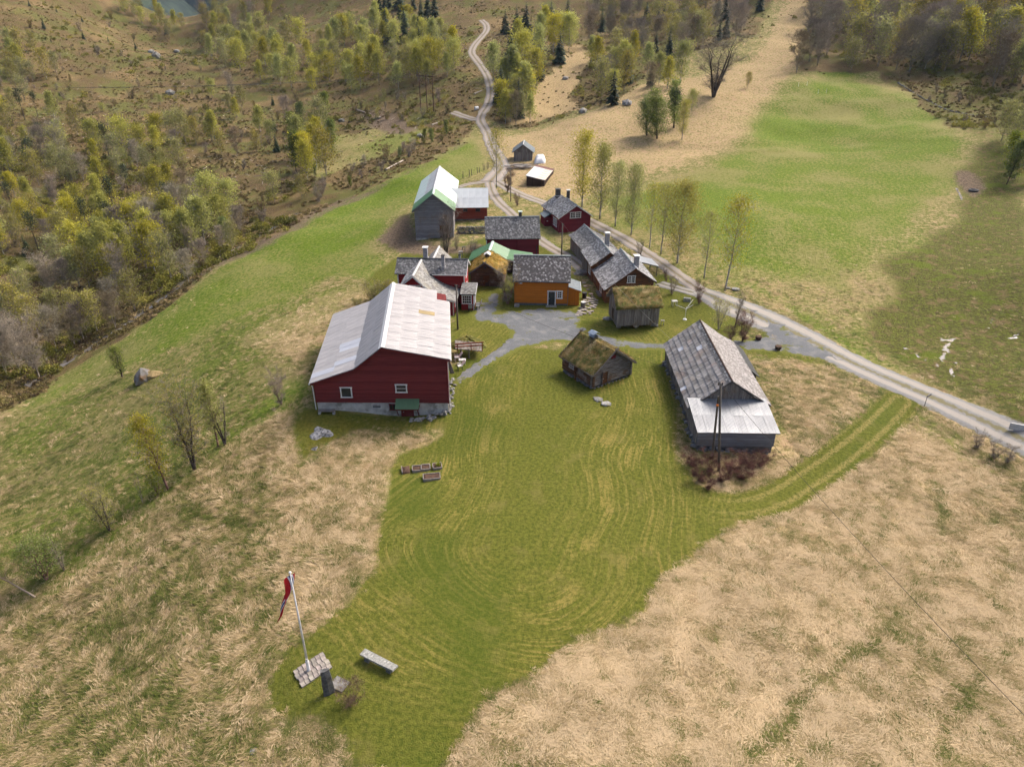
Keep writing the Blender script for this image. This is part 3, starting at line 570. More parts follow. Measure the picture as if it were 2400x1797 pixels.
def blade_mat(name, cols, tintname='tint', typ='GEOMETRY', rough=.8, trans=.25):
    m, nt, b = NT(name); t = attr(nt, tintname, 2, typ); cr = nt.nodes.new('ShaderNodeValToRGB'); LK(nt, t, cr.inputs[0])
    e = cr.color_ramp.elements; n = len(cols)
    while len(e) < n: e.new(.5)
    for i, c in enumerate(cols): e[i].position = i/(n-1); e[i].color = (*c, 1)
    LK(nt, cr.outputs[0], b.inputs['Base Color']); b.inputs['Roughness'].default_value = rough; b.inputs['Specular IOR Level'].default_value = .15
    tr = nt.nodes.new('ShaderNodeBsdfTranslucent'); LK(nt, cr.outputs[0], tr.inputs[0]); mx = nt.nodes.new('ShaderNodeMixShader'); mx.inputs[0].default_value = trans
    LK(nt, b.outputs[0], mx.inputs[1]); LK(nt, tr.outputs[0], mx.inputs[2]); LK(nt, mx.outputs[0], nt.nodes['Material Output'].inputs[0]); return m
SODBLADE = blade_mat('sod grass', [(.085,.11,.018),(.22,.165,.05),(.42,.31,.16)])
SODBLADE_O = blade_mat('golden sod grass', [(.10,.11,.015),(.34,.20,.03),(.44,.32,.13)])
# ------------------------------------------------------------------ building helpers (local frame: x to the right, y away, z up)
def urange(prof, z):
    xs = []
    for (u0, z0), (u1, z1) in zip(prof, prof[1:]+prof[:1]):
        if min(z0, z1)-1e-9 <= z <= max(z0, z1)+1e-9:
            xs += [u0, u1] if abs(z1-z0) < 1e-9 else [u0+(u1-u0)*(z-z0)/(z1-z0)]
    return (min(xs), max(xs)) if xs else None
def ztop(prof, u):
    zs = []
    for (u0, z0), (u1, z1) in zip(prof, prof[1:]+prof[:1]):
        if min(u0, u1)-1e-9 <= u <= max(u0, u1)+1e-9: zs += [z0, z1] if abs(u1-u0) < 1e-9 else [z0+(z1-z0)*(u-u0)/(u1-u0)]
    return (min(zs), max(zs))
def hclad(par, O, U, N, prof, bh, mat, name='cladding', shear=0., th=.05):
    O, U, N = map(Vector, (O, U, N)); mb = MB(shear); z0 = min(p[1] for p in prof); z1 = max(p[1] for p in prof); n = max(1, round((z1-z0)/bh)); bh = (z1-z0)/n
    for k in range(n):
        a, b = z0+k*bh+1e-4, z0+(k+1)*bh-1e-4; ra, rb = urange(prof, a), urange(prof, b)
        if not ra or not rb: continue
        mb.cur = random.random()*.98+.01; P = lambda u, z, o: O+U*u+Vector((0, 0, z))+N*o
        mb.hexa([P(ra[0], a, .004), P(ra[1], a, .004), P(ra[1], a, th+random.uniform(0, .01)), P(ra[0], a, th+random.uniform(0, .01)), P(rb[0], b, .004), P(rb[1], b, .004), P(rb[1], b, .012), P(rb[0], b, .012)])
    return mb.build(name, mat, par, kind='stuff')
def vclad(par, O, U, N, prof, bw, mat, name='boarding', shear=0., th=.03, ragged=.0):
    O, U, N = map(Vector, (O, U, N)); mb = MB(shear); u0 = min(p[0] for p in prof); u1 = max(p[0] for p in prof); n = max(1, round((u1-u0)/bw)); bw = (u1-u0)/n
    for k in range(n):
        a, b = u0+k*bw+.006, u0+(k+1)*bw-.006; za, zb = ztop(prof, a), ztop(prof, b); mb.cur = random.random()*.98+.01; t = th*random.uniform(.6, 1.5); lo = random.uniform(-ragged, ragged*.3)
        P = lambda u, z, o: O+U*u+Vector((0, 0, z))+N*o
        mb.hexa([P(a, za[0]+lo, .004), P(b, zb[0]+lo, .004), P(b, zb[0]+lo, t), P(a, za[0]+lo, t), P(a, za[1], .004), P(b, zb[1], .004), P(b, zb[1], t), P(a, za[1], t)])
    return mb.build(name, mat, par, kind='stuff')
def logs(par, O, U, N, prof, dia, mat, ext=.22, zstart=None):
    O, U, N = map(Vector, (O, U, N)); z0 = min(p[1] for p in prof); z1 = max(p[1] for p in prof); n = int((z1-z0)/dia); dia = (z1-z0)/max(n, 1)
    for k in range(n):
        z = z0+(k+.5)*dia; r = urange(prof, z)
        if not r or r[1]-r[0] < .3: continue
        e = ext if (r[1]-r[0]) > .97*(urange(prof, z0+.01)[1]-urange(prof, z0+.01)[0]) else 0.
        mb = MB(); mb.cur = random.random()*.98+.01; q = random.uniform(-.02, .02)
        mb.tube(O+U*(r[0]-e)+Vector((0, 0, z))+N*(.02+q), O+U*(r[1]+e)+Vector((0, 0, z+random.uniform(-.02, .02)))+N*(.02+q), dia*.56, dia*.5, 8)
        mb.build('log', mat, par)
def window(par, O, U, N, u, z, w, h, cols=2, rows=3, frame=WHITE, proud=.05, fw=.11, two=False):
    O, U, N = map(Vector, (O, U, N)); Zv = Vector((0, 0, 1)); c = O+U*(u+w/2)+Zv*(z+h/2)+N*proud
    mb = MB()
    for s in (-1, 1):
        mb.obox(c+U*s*(w/2-fw/2), U*fw/2, N*.05, Zv*h/2); mb.obox(c+Zv*s*(h/2-fw/2)+N*.003, U*(w/2+(.05 if s > 0 else .04)), N*.052, Zv*fw/2)
    if two: mb.obox(c+N*.001, U*fw*.7, N*.049, Zv*(h/2-fw))
    f = mb.build('window', frame, par)
    MB().obox(c-N*.02, U*(w/2-fw), N*.02, Zv*(h/2-fw)).build('pane', GLASS, f)
    g = MB(); iw, ih = w-2*fw, h-2*fw
    for i in range(1, cols): g.obox(c+U*(-iw/2+iw*i/cols)+N*.012, U*.022, N*.014, Zv*ih/2)
    for j in range(1, rows): g.obox(c+Zv*(-ih/2+ih*j/rows)+N*.0145, U*iw/2, N*.012, Zv*.022)
    if g.v: g.build('glazing_bar', frame, f)
    return f
def door(par, O, U, N, u, z, w, h, leaf, frame=WHITE, fw=.1, proud=.05):
    O, U, N = map(Vector, (O, U, N)); Zv = Vector((0, 0, 1)); c = O+U*(u+w/2)+Zv*(z+h/2)+N*proud; mb = MB()
    for s in (-1, 1): mb.obox(c+U*s*(w/2-fw/2), U*fw/2, N*.05, Zv*h/2)
    mb.obox(c+Zv*(h/2-fw/2)+N*.003, U*(w/2+.05), N*.052, Zv*fw/2)
    f = mb.build('door', frame, par)
    MB().obox(c-Zv*fw/2-N*.015, U*(w/2-fw), N*.02, Zv*(h/2-fw/2)).build('door_leaf', leaf, f)
    MB().obox(c-U*(w/2-fw-.1)-Zv*.1+N*.02, U*.05, N*.025, Zv*.02).build('handle', LIGHTTRIM, f); return f
def rf(lines):   # sampler along a roof: lines = [(left, right), ...] from eave to ridge
    L = [Vector(a) for a, b in lines]; Rr = [Vector(b) for a, b in lines]; d = [0.]
    for k in range(len(L)-1): d.append(d[-1]+((L[k+1]+Rr[k+1])/2-(L[k]+Rr[k])/2).length)
    def at(s):
        s = min(max(s, 0), d[-1]); k = 0
        while k < len(d)-2 and s > d[k+1]: k += 1
        t = (s-d[k])/max(d[k+1]-d[k], 1e-9); l = L[k].lerp(L[k+1], t); r = Rr[k].lerp(Rr[k+1], t); e = (r-l).normalized(); up = ((L[k+1]+Rr[k+1])-(L[k]+Rr[k])).normalized(); n = e.cross(up).normalized()
        if n.z < 0: n = -n
        return l, r, e, up, n
    return d[-1], at
def deck(par, lines, mat, th=.12, name='roof_deck', off=0.):
    mb = MB()
    for (a, b), (c, d) in zip(lines[:-1], lines[1:]):
        a, b, c, d = map(Vector, (a, b, c, d)); n = (b-a).cross(d-a).normalized(); n = -n if n.z < 0 else n; o = n*(th); w = n*off
        mb.hexa([a-o+w, b-o+w, d-o+w, c-o+w, a+w, b+w, d+w, c+w])
    return mb.build(name, mat, par)
def slates(par, lines, tw, sp, mat, style='diamond', base=None, name='slates', trim=None, ridge=None):
    deck(par, lines, base or DARKMETAL)
    T, at = rf(lines); mb = MB(); h = sp*1.7; row = 0; s = -.03
    while s < T-.02:
        l, r, e, up, n = at(s+sp*.5); wid = (r-l).length; m = max(1, round(wid/tw)); w = wid/m; o = (row % 2)*.5
        for k in range(-1 if o else 0, m):
            c = (k+.5+o)*w; l0, r0, e0, up0, n0 = at(max(s, 0)); base0 = l0-up0*(.03 if s < 0 else 0)+up0*0
            hh = min(h, T-max(s, 0)); mb.cur = min(.99, max(.01, random.gauss(.5, .24)))
            lift = .04+random.uniform(0, .018); tilt = random.uniform(-.01, .01)
            pts = [(-.5, .0), (.5, .0), (.5, hh), (-.5, hh)] if style == 'rect' else [(0, 0), (.5, .34*h), (.5, hh), (-.5, hh), (-.5, .34*h)]
            if style == 'rect': sk = random.uniform(-.06, .06)*sp; pts[0] = (-.5, sk); pts[1] = (.5, sk+random.uniform(-.03, .03)*sp)
            ring = []
            for a, b in pts:
                x = min(max(c+a*w*.96, 0), wid); q = base0+e0*x+up0*b; ring.append(q+n0*(lift*(1-b/h)+.012+tilt*a))
            if (max(p[0] for p in pts)*w+c) <= 0.02 or c-.5*w >= wid-.02: continue
            mb.prism(ring, -n0*.016)
        s += sp; row += 1
    ob = mb.build(name, mat, par, kind='stuff')
    return ob
def ridge_cap(par, a, b, mat, w=.16, name='ridge_cap', drop=.09, h=.05):
    a, b = Vector(a), Vector(b); e = (b-a).normalized(); s = e.cross(Vector((0, 0, 1))).normalized()
    mb = MB()
    for k in (-1, 1):
        q = [a+Vector((0, 0, h)), b+Vector((0, 0, h)), b+s*k*w+Vector((0, 0, h-drop)), a+s*k*w+Vector((0, 0, h-drop))]
        mb.prism(q, (0, 0, -.03))
    return mb.build(name, mat, par)
def barge(par, pts, mat, th=.04, h=.2, N=(0, -1, 0), name='barge_board'):
    """boards along a gable edge"""
    N = Vector(N); mb = MB()
    for a, b in zip(pts[:-1], pts[1:]):
        a, b = Vector(a), Vector(b); mb.hexa([a-Vector((0, 0, h)), b-Vector((0, 0, h)), b-Vector((0, 0, h))+N*th, a-Vector((0, 0, h))+N*th, a, b, b+N*th, a+N*th])
    return mb.build(name, mat, par)
def chimney(par, x, y, z0, z1, w, d, mat, cap=WHITE, capo=.12, pot=False):
    c = MB().box(x-w/2, x+w/2, y-d/2, y+d/2, z0, z1).build('chimney', mat, par)
    mb = MB()
    for sx in (-1, 1):
        for sy in (-1, 1): mb.box(x+sx*(w/2-.06)-.05, x+sx*(w/2-.06)+.05, y+sy*(d/2-.06)-.05, y+sy*(d/2-.06)+.05, z1-.01, z1+.16)
    mb.box(x-w/2-capo, x+w/2+capo, y-d/2-capo, y+d/2+capo, z1+.16, z1+.23)
    mb.build('chimney_cap', cap, c)
    MB().box(x-w/2-.05, x+w/2+.05, y-d/2-.05, y+d/2+.05, z0+(z1-z0)*.25, z0+(z1-z0)*.25+.12).build('flashing', LIGHTTRIM, c)
    return c
_SH = {}
def corr_sheet(par, l0, along, slope, nrm, mat, waves=6, amp=.022, sag=0., shear=0., name='roof_sheet'):
    """one corrugated sheet, corner l0, edge vector along the eave, edge vector up the slope"""
    along, slope, nrm = Vector(along), Vector(slope), Vector(nrm); key = (round(along.x, 4), round(along.y, 4), round(along.z, 4), round(slope.x, 4), round(slope.y, 4), round(slope.z, 4), mat.name, waves)
    me = _SH.get(key)
    if me is None:
        n = waves*4; V = []; F = []
        for j in range(2):
            for i in range(n+1):
                p = along*(i/n)+slope*j+nrm*(amp*math.sin(2*math.pi*waves*i/n)+(.012 if j == 0 else 0)); V.append((p.x+shear*p.y, p.y, p.z))
        F = [(i, i+1, n+2+i, n+1+i) for i in range(n)]
        me = np_mesh(name, np.array(V), np.array(F), mat, True); _SH[key] = me
    l0 = Vector(l0); o = link_mesh(name, me, None, par); o.location = (l0.x+shear*l0.y, l0.y, l0.z); return o
def corr_roof(par, lines, ncol, rows, matf, shear=0., waves=6, lift=.05, base=None, deckmat=None, d=True):
    """rows: list of sheet rows per segment of the profile"""
    if d: deck(par, [(Vector((a[0]+shear*a[1], a[1], a[2])), Vector((b[0]+shear*b[1], b[1], b[2]))) for a, b in lines], deckmat or GREY_H)
    for si, ((a, b), (c, dd)) in enumerate(zip(lines[:-1], lines[1:])):
        a, b, c, dd = map(Vector, (a, b, c, dd)); al = (b-a)/ncol; n = (b-a).cross(c-a).normalized(); n = -n if n.z < 0 else n; k = rows[si]; sv = (c-a)/k
        for j in range(k):
            for i in range(ncol):
                m = matf(si, j, i) if callable(matf) else matf
                corr_sheet(par, a+al*i+sv*j+n*(lift+.012*((i+j) % 2))-sv*.04, al*1.02, sv*1.06, n, m, waves, shear=shear)
def sod_roof(par, lines, mat, blade, dens=55, th=.28, name='sod'):
    T, at = rf(lines); l, r, *_ = at(0); wid = (r-l).length; nx, ny = max(6, int(wid/.22)), max(5, int(T/.22)); V = []; seeds = random.random()*100
    for j in range(ny+1):
        l, r, e, up, n = at(T*j/ny)
        for i in range(nx+1):
            p = l.lerp(r, i/nx); edge = min(i, nx-i, j+1)/2.; k = min(1, .35+.65*edge); h = th*k*(1+float(vnoise(p.x*3+seeds, p.y*3+p.z, 1., 3))*.9); p = p+n*h+e*random.uniform(-.04, .04); V.append(p)
    m = (nx+1)*(ny+1); B = []
    for j in range(ny+1):
        l, r, e, up, n = at(T*j/ny)
        for i in range(nx+1): B.append(l.lerp(r, i/nx)-n*.02)
    F = [(j*(nx+1)+i, j*(nx+1)+i+1, (j+1)*(nx+1)+i+1, (j+1)*(nx+1)+i) for j in range(ny) for i in range(nx)]
    for i in range(nx): F += [(i+1, i, m+i, m+i+1), (ny*(nx+1)+i, ny*(nx+1)+i+1, m+ny*(nx+1)+i+1, m+ny*(nx+1)+i)]
    for j in range(ny): F += [(j*(nx+1), (j+1)*(nx+1), m+(j+1)*(nx+1), m+j*(nx+1)), ((j+1)*(nx+1)+nx, j*(nx+1)+nx, m+j*(nx+1)+nx, m+(j+1)*(nx+1)+nx)]
    o = link_mesh(name, np_mesh(name, np.array([tuple(p) for p in V+B]), np.array(F), mat, True), None, par)
    N = int(wid*T*dens); BV = []; BF = []; BT = []
    for _ in range(N):
        l, r, e, up, n = at(random.random()*T); p = l.lerp(r, random.random())+n*th*.72; t = .5+float(vnoise(p.x*2+seeds, p.y*2+p.z, 1.2, 2))*2.3+random.uniform(-.25, .25)
        for _b in range(3):
            dv = (n*.5+Vector((random.gauss(0, .6), random.gauss(0, .6), .5))).normalized()*random.uniform(.12, .34); sd = dv.cross(Vector((random.gauss(0, 1), random.gauss(0, 1), random.gauss(0, 1)))).normalized()*.022; q = p+Vector((random.gauss(0, .06), random.gauss(0, .06), 0)); k = len(BV)
            BV += [tuple(q-sd), tuple(q+sd), tuple(q+dv)]; BF.append((k, k+1, k+2)); BT.append(min(.99, max(.01, t)))
    link_mesh('turf_grass', np_mesh('turf_grass', np.array(BV), np.array(BF), blade, False, tint=BT), None, par, kind='stuff')
    return o
def body(par, prof, y0, y1, mat, name='wall', shear=0.):
    mb = MB(shear); mb.prism([(u, y0, z) for u, z in prof], (0, y1-y0, 0)); return mb.build(name, mat, par)
def rock(name, mat, r, seed, par=None, loc=None, flat=.7, kind=None, jit=.35):
    bm = bmesh.new(); bmesh.ops.create_icosphere(bm, subdivisions=1, radius=1); rg = random.Random(seed); sx, sy, sz = r*rg.uniform(.8, 1.3), r*rg.uniform(.7, 1.1), r*flat*rg.uniform(.7, 1.1)
    for v in bm.verts: k = 1+rg.uniform(-jit, jit)*.6; v.co = Vector((v.co.x*sx*k, v.co.y*sy*k, v.co.z*sz*k))
    me = bpy.data.meshes.new(name); bm.to_mesh(me); bm.free(); me.materials.append(mat)
    return link_mesh(name, me, None, par, loc, kind)
FX, FN = (1, 0, 0), (0, -1, 0)     # front wall: u along x, facing the viewer
SU = (0, 1, 0)                     # side walls: u along y
LN, RN = (-1, 0, 0), (1, 0, 0)
# ------------------------------------------------------------------ the big red barn
def big_barn():
    b = empty('red_barn', (-20.3, 64.14, 0), R(-.73), 'big dark red barn with pale corrugated roof and green door canopy', 'barn'); K = -.1; w, l = 13.74, 17.95
    prof = [(0, .7), (w, .7), (w, 5.78), (7.32, 6.98), (4.35, 4.58), (0, 2.98)]
    body(b, prof, .02, l, RED_BARN, shear=K)
    hclad(b, (0, .02, 0), FX, FN, prof, .13, RED_BARN, shear=K)
    hclad(b, (w, .02, 0), SU, RN, [(0, .7), (l, .7), (l, 5.7), (0, 5.7)], .13, RED_BARN, shear=K)
    hclad(b, (0, .02, 0), SU, LN, [(0, .7), (l, .7), (l, 2.9), (0, 2.9)], .13, RED_BARN, shear=K)
    mb = MB(K); mb.box(.06, w-.06, .08, l-.1, -2.2, .7); mb.build('foundation', CONC, b)
    # corner boards
    mb = MB(K)
    mb.box(-.05, .09, -.06, .1, .66, 2.95); mb.build('corner_board', RED_BARN, b); mb = MB(K); mb.box(w-.09, w+.05, -.06, .1, .66, 5.75); mb.build('corner_board', RED_BARN, b)
    y0, y1 = -.3, l+.3; tanrow = {(9, 1), (10, 1)}
    rl = [((-.3, y0, 3.0), (-.3, y1, 3.0)), ((4.35, y0, 4.69), (4.35, y1, 4.69)), ((7.32, y0, 7.1), (7.32, y1, 7.1))]
    def ml(si, j, i): return SHEET_NEW if (si, j, i) in ((0, 1, 5), (0, 1, 6), (0, 0, 1), (0, 1, 2)) else SHEET
    corr_roof(b, rl, 17, [2, 2], ml, K)
    yr = l-2.6
    rr = [((14.09, y0, 5.82), (14.09, yr, 5.82)), ((7.32, y0, 7.1), (7.32, yr, 7.1))]
    def mr(si, j, i): return SHEET_TAN if (j == 1 and i == 10) else SHEET
    corr_roof(b, rr, 15, [4], mr, K)
    xe = 12.6; ze = 5.82+(14.09-xe)*(7.1-5.82)/(14.09-7.32)
    corr_roof(b, [((xe, yr, ze), (xe, y1, ze)), ((7.32, yr, 7.1), (7.32, y1, 7.1))], 3, [3], SHEET, K)
    mb = MB(K)
    for k, dz in ((-1, -.30), (1, -.085)): mb.prism([(7.32, y0-.02, 7.24), (7.32, y1+.02, 7.24), (7.32+k*.33, y1+.02, 7.24+dz), (7.32+k*.33, y0-.02, 7.24+dz)], (0, 0, -.04))
    mb.build('ridge_cap', WHITE, b)
    barge(b, [(-.3-K*.3, y0, 2.98), (4.35-K*.3, y0, 4.66), (7.32-K*.3, y0, 7.07), (14.09-K*.3, y0, 5.79)], RED_BARN, h=.2)
    # gutter and downpipe
    mb = MB(K); mb.tube((-.42, y0, 2.92), (-.42, y1, 2.92), .07, n=6); mb.path([(-.42, -.1, 2.9), (-.15, -.12, 2.6), (-.1, -.12, -.1)], .05, 6); mb.build('gutter', WHITE, b)
    mb = MB(K); mb.tube((w+.42, y0, 5.7), (w+.42, yr, 5.7), .07, n=6); mb.path([(w+.4, -.05, 5.68), (w+.12, -.12, 5.4), (w+.12, -.12, .4)], .05, 6); mb.build('gutter', LIGHTTRIM, b)
    window(b, (0, .0, 0), FX, FN, 2.65, 1.28, 1.2, 1.24, 1, 1, WHITE)
    f = window(b, (0, .0, 0), FX, FN, 8.35, 1.9, 1.2, 1.0, 1, 2, WHITE)
    # basement: low window, red window, door, green canopy on struts
    window(b, (0, .06, 0), FX, FN, 5.75, .05, .95, .42, 1, 2, LIGHTTRIM, fw=.05)
    window(b, (0, .06, 0), FX, FN, 7.55, -.22, 1.0, .75, 3, 1, RED_BARN, fw=.08)
    door(b, (0, .03, 0), FX, FN, 8.75, -1.25, 1.3, 1.95, RED_BARN, RED_BARN, fw=.14)
    c = MB(); c.box(8.3, 10.75, -.95, -.9, .33, .42); c.box(8.3, 8.38, -.95, 0, .36, .45); c.box(10.67, 10.75, -.95, 0, .36, .45)
    c = c.build('canopy', RED_BARN, b)
    for i in range(4): corr_sheet(c, (8.3+i*.6125, -1.0, .47), (.6125, 0, 0), (0, .98, .72), (0, -.6, .8), GREENC, 4, .02, name='canopy_sheet')
    for x in (8.45, 10.6): MB().tube((x, -.08, -.75), (x, -.88, .34), .06, n=5).build('strut', RED_BARN, c)
    mb = MB(); mb.box(.25, 1.95, -.75, -.3, -.02, .06); bench = mb.build('plank', GREY_H, b)
    for x in (.35, 1.85): MB().box(x-.12, x+.12, -.68, -.38, -.45, -.02).build('block', CONC, bench)
    return b
big_barn()
# stones heaped against the barn's corner
sp = empty('stone_heap', (-7.4, 63.6, -.6), 0, 'heap of grey field stones against the red barn basement wall', 'stones')
for k in range(46):
    t = random.random(); x = -3.0+t*3.6+random.gauss(0, .1); y = -.35-random.random()*.7+(.5 if t > .8 else 0); z = (.05+.5*t)*random.random()
    rock('stone', STONE, random.uniform(.14, .3), k, sp, (x, y+.35, z-.05+float(zz(-7.4+x, 63.6+y))+.6))
for k in range(22):
    y = .2+k*.33; rock('stone', STONE, random.uniform(.14, .26), 100+k, sp, (.8+random.gauss(0, .16), y, float(zz(-6.6, 63.6+y))+.6+.08))
# ------------------------------------------------------------------ red farmhouse
def farmhouse():
    b = empty('farmhouse', (-15.9, 94.2, 0), R(-3.3), 'red slate-roofed farmhouse with white trim and gabled front wing behind the big barn', 'house')
    w, d, e, hp = 9.3, 4.2, 4.45, 5.75
    body(b, [(0, -.3), (w, -.3), (w, e), (0, e)], 0, d, RED_HOUSE)
    mb = MB(); mb.prism([(0, 0, e), (0, d/2, hp-.08), (0, d, e)], (w, 0, 0)); mb.build('gable', RED_HOUSE, b)
    hclad(b, (0, 0, 0), FX, FN, [(0, 0), (w, 0), (w, e), (0, e)], .16, RED_HOUSE)
    hclad(b, (w, 0, 0), SU, RN, [(0, 0), (d, 0), (d, e), (d/2, hp-.1), (0, e)], .16, RED_HOUSE)
    for x in (-.04, w-.08): MB().box(x, x+.14, -.07, .06, 0, e).build('corner_board', WHITE, b)
    o = .35; ze = e-o*(hp-e)/(d/2)
    slates(b, [((-o, -o, ze), (w+o, -o, ze)), ((-o, d/2, hp), (w+o, d/2, hp))], .28, .21, SLATE_M)
    slates(b, [((-o, d+o, ze), (w+o, d+o, ze)), ((-o, d/2, hp), (w+o, d/2, hp))], .28, .21, SLATE_M)
    ridge_cap(b, (-o, d/2, hp+.05), (w+o, d/2, hp+.05), DARKMETAL, .2)
    mb = MB(); mb.tube((4.9, -o-.05, ze-.02), (w+o, -o-.05, ze-.02), .07, n=6); mb.tube((w+.02, -.14, 2.4), (w+.02, -.14, ze), .05, n=6); mb.build('gutter', LIGHTTRIM, b)
    barge(b, [(w+o, -o, ze), (w+o, d/2, hp), (w+o, d+o, ze)], WHITE, N=(1, 0, 0))
    window(b, (w, 0, 0), SU, RN, 1.3, 1.0, 1.2, 1.4, 2, 3); window(b, (w, 0, 0), SU, RN, 1.3, 3.2, 1.2, 1.2, 2, 3)
    chimney(b, 6.35, .75, 4.5, 6.55, .45, .5, CHIM, CHIMDARK, .02); chimney(b, 3.55, d/2+.9, 5.0, 6.9, .6, .6, CHIM, WHITE, .1); chimney(b, 8.4, d/2+.7, 5.2, 6.0, .28, .28, CHIM, DARKMETAL, .04)
    # rear wing
    mb = MB(); mb.prism([(3.0, d, 0), (6.2, d, 0), (6.2, d, 3.9), (4.6, d, 5.4), (3.0, d, 3.9)], (0, 4.2, 0)); mb.build('rear_wing', RED_HOUSE, b)
    slates(b, [((6.5, d+4.5, 3.62), (6.5, d-1.4, 3.62)), ((4.6, d+4.5, 5.5), (4.6, d-1.6, 5.5))], .34, .26, SLATE_L, 'rect'); slates(b, [((2.7, d-1.4, 3.62), (2.7, d+4.5, 3.62)), ((4.6, d-1.6, 5.5), (4.6, d+4.5, 5.5))], .34, .26, SLATE_L, 'rect')
    ridge_cap(b, (4.6, d-1.6, 5.55), (4.6, d+4.5, 5.55), LIGHTTRIM, .16)
    # gabled front wing with the long sweeping slope
    y0 = -4.6; x0, x1, xp = 1.65, 8.3, 3.1; hh = 5.5; eL, eR = 4.42, 2.2
    prof = [(x0, -.3), (x1, -.3), (x1, 2.05), (7.3, 2.3), (6.0, 2.82), (4.5, 3.95), (xp, hh-.12), (x0, eL-.15)]
    body(b, prof, y0, 0, RED_HOUSE, 'wing_wall')
    hclad(b, (0, y0, 0), FX, FN, [(x0, 0)]+[(x1, 0)]+prof[2:], .16, RED_HOUSE)
    hclad(b, (x1, y0, 0), SU, RN, [(0, 0), (4.6, 0), (4.6, 2.0), (0, 2.0)], .16, RED_HOUSE)
    ya, yb = y0-.35, 2.1
    sl = [((8.75, ya, 2.12), (8.75, .9, 2.12)), ((7.3, ya, 2.52), (7.3, .6, 2.52)), ((6.0, ya, 3.08), (6.0, .35, 3.08)), ((4.5, ya, 4.2), (4.5, 1.0, 4.2)), ((xp, ya, hh+.12), (xp, yb, hh+.12))]
    slates(b, sl, .36, .25, SLATE_L, 'rect')
    slates(b, [((x0-.35, yb-1, 4.2), (x0-.35, ya, 4.2)), ((xp, yb, hh+.12), (xp, ya, hh+.12))], .36, .25, SLATE_G, 'rect')
    ridge_cap(b, (xp, ya, hh+.17), (xp, yb, hh+.17), LIGHTTRIM, .17)
    barge(b, [(x0-.35, ya, 4.2), (xp, ya, hh+.12), (4.5, ya, 4.2), (6.0, ya, 3.08), (7.3, ya, 2.52), (8.75, ya, 2.12)], WHITE, h=.2)
    window(b, (0, y0, 0), FX, FN, 2.55, 3.3, 1.45, .95, 2, 2, two=True)
    window(b, (0, y0, 0), FX, FN, 6.65, .85, .75, 1.25, 2, 3)
    window(b, (x1, y0, 0), SU, RN, 1.2, .75, 1.3, 1.2, 2, 3)
    MB().box(x1-.07, x1+.06, y0-.07, y0+.06, 0, 2.1).build('corner_board', WHITE, b); MB().tube((x1+.1, y0-.1, 0), (x1+.1, y0-.1, 2.1), .05, n=6).build('downpipe', DARKMETAL, b)
    # porch
    px0, px1, py0, py1 = w, w+1.55, -2.5, -.1
    p = MB().box(px0-.2, px1, py0, py1, -.2, 2.35).build('porch', RED_HOUSE, b)
    hclad(b, (px0-.2, py0, 0), FX, FN, [(0, 0), (1.75, 0), (1.75, 2.3), (0, 2.3)], .16, RED_HOUSE, 'porch_cladding')
    slates(b, [((px0-.3, py0-.25, 2.35), (px1+.25, py0-.25, 2.35)), ((px0-.3, py1, 3.1), (px1+.25, py1, 3.1))], .3, .22, SLATE_L, name='porch_slates')
    window(b, (px0-.2, py0, 0), FX, FN, .1, .9, 1.35, 1.3, 4, 3); window(b, (px1, py0, 0), SU, RN, .4, .8, 1.2, 1.3, 3, 3)
    for x in (px1-.08,): MB().box(x, x+.14, py0-.07, py0+.06, 0, 2.3).build('corner_board', WHITE, b)
    barge(b, [(px1+.25, py0-.25, 2.35), (px1+.25, py1, 3.1)], WHITE, N=(1, 0, 0))
farmhouse()
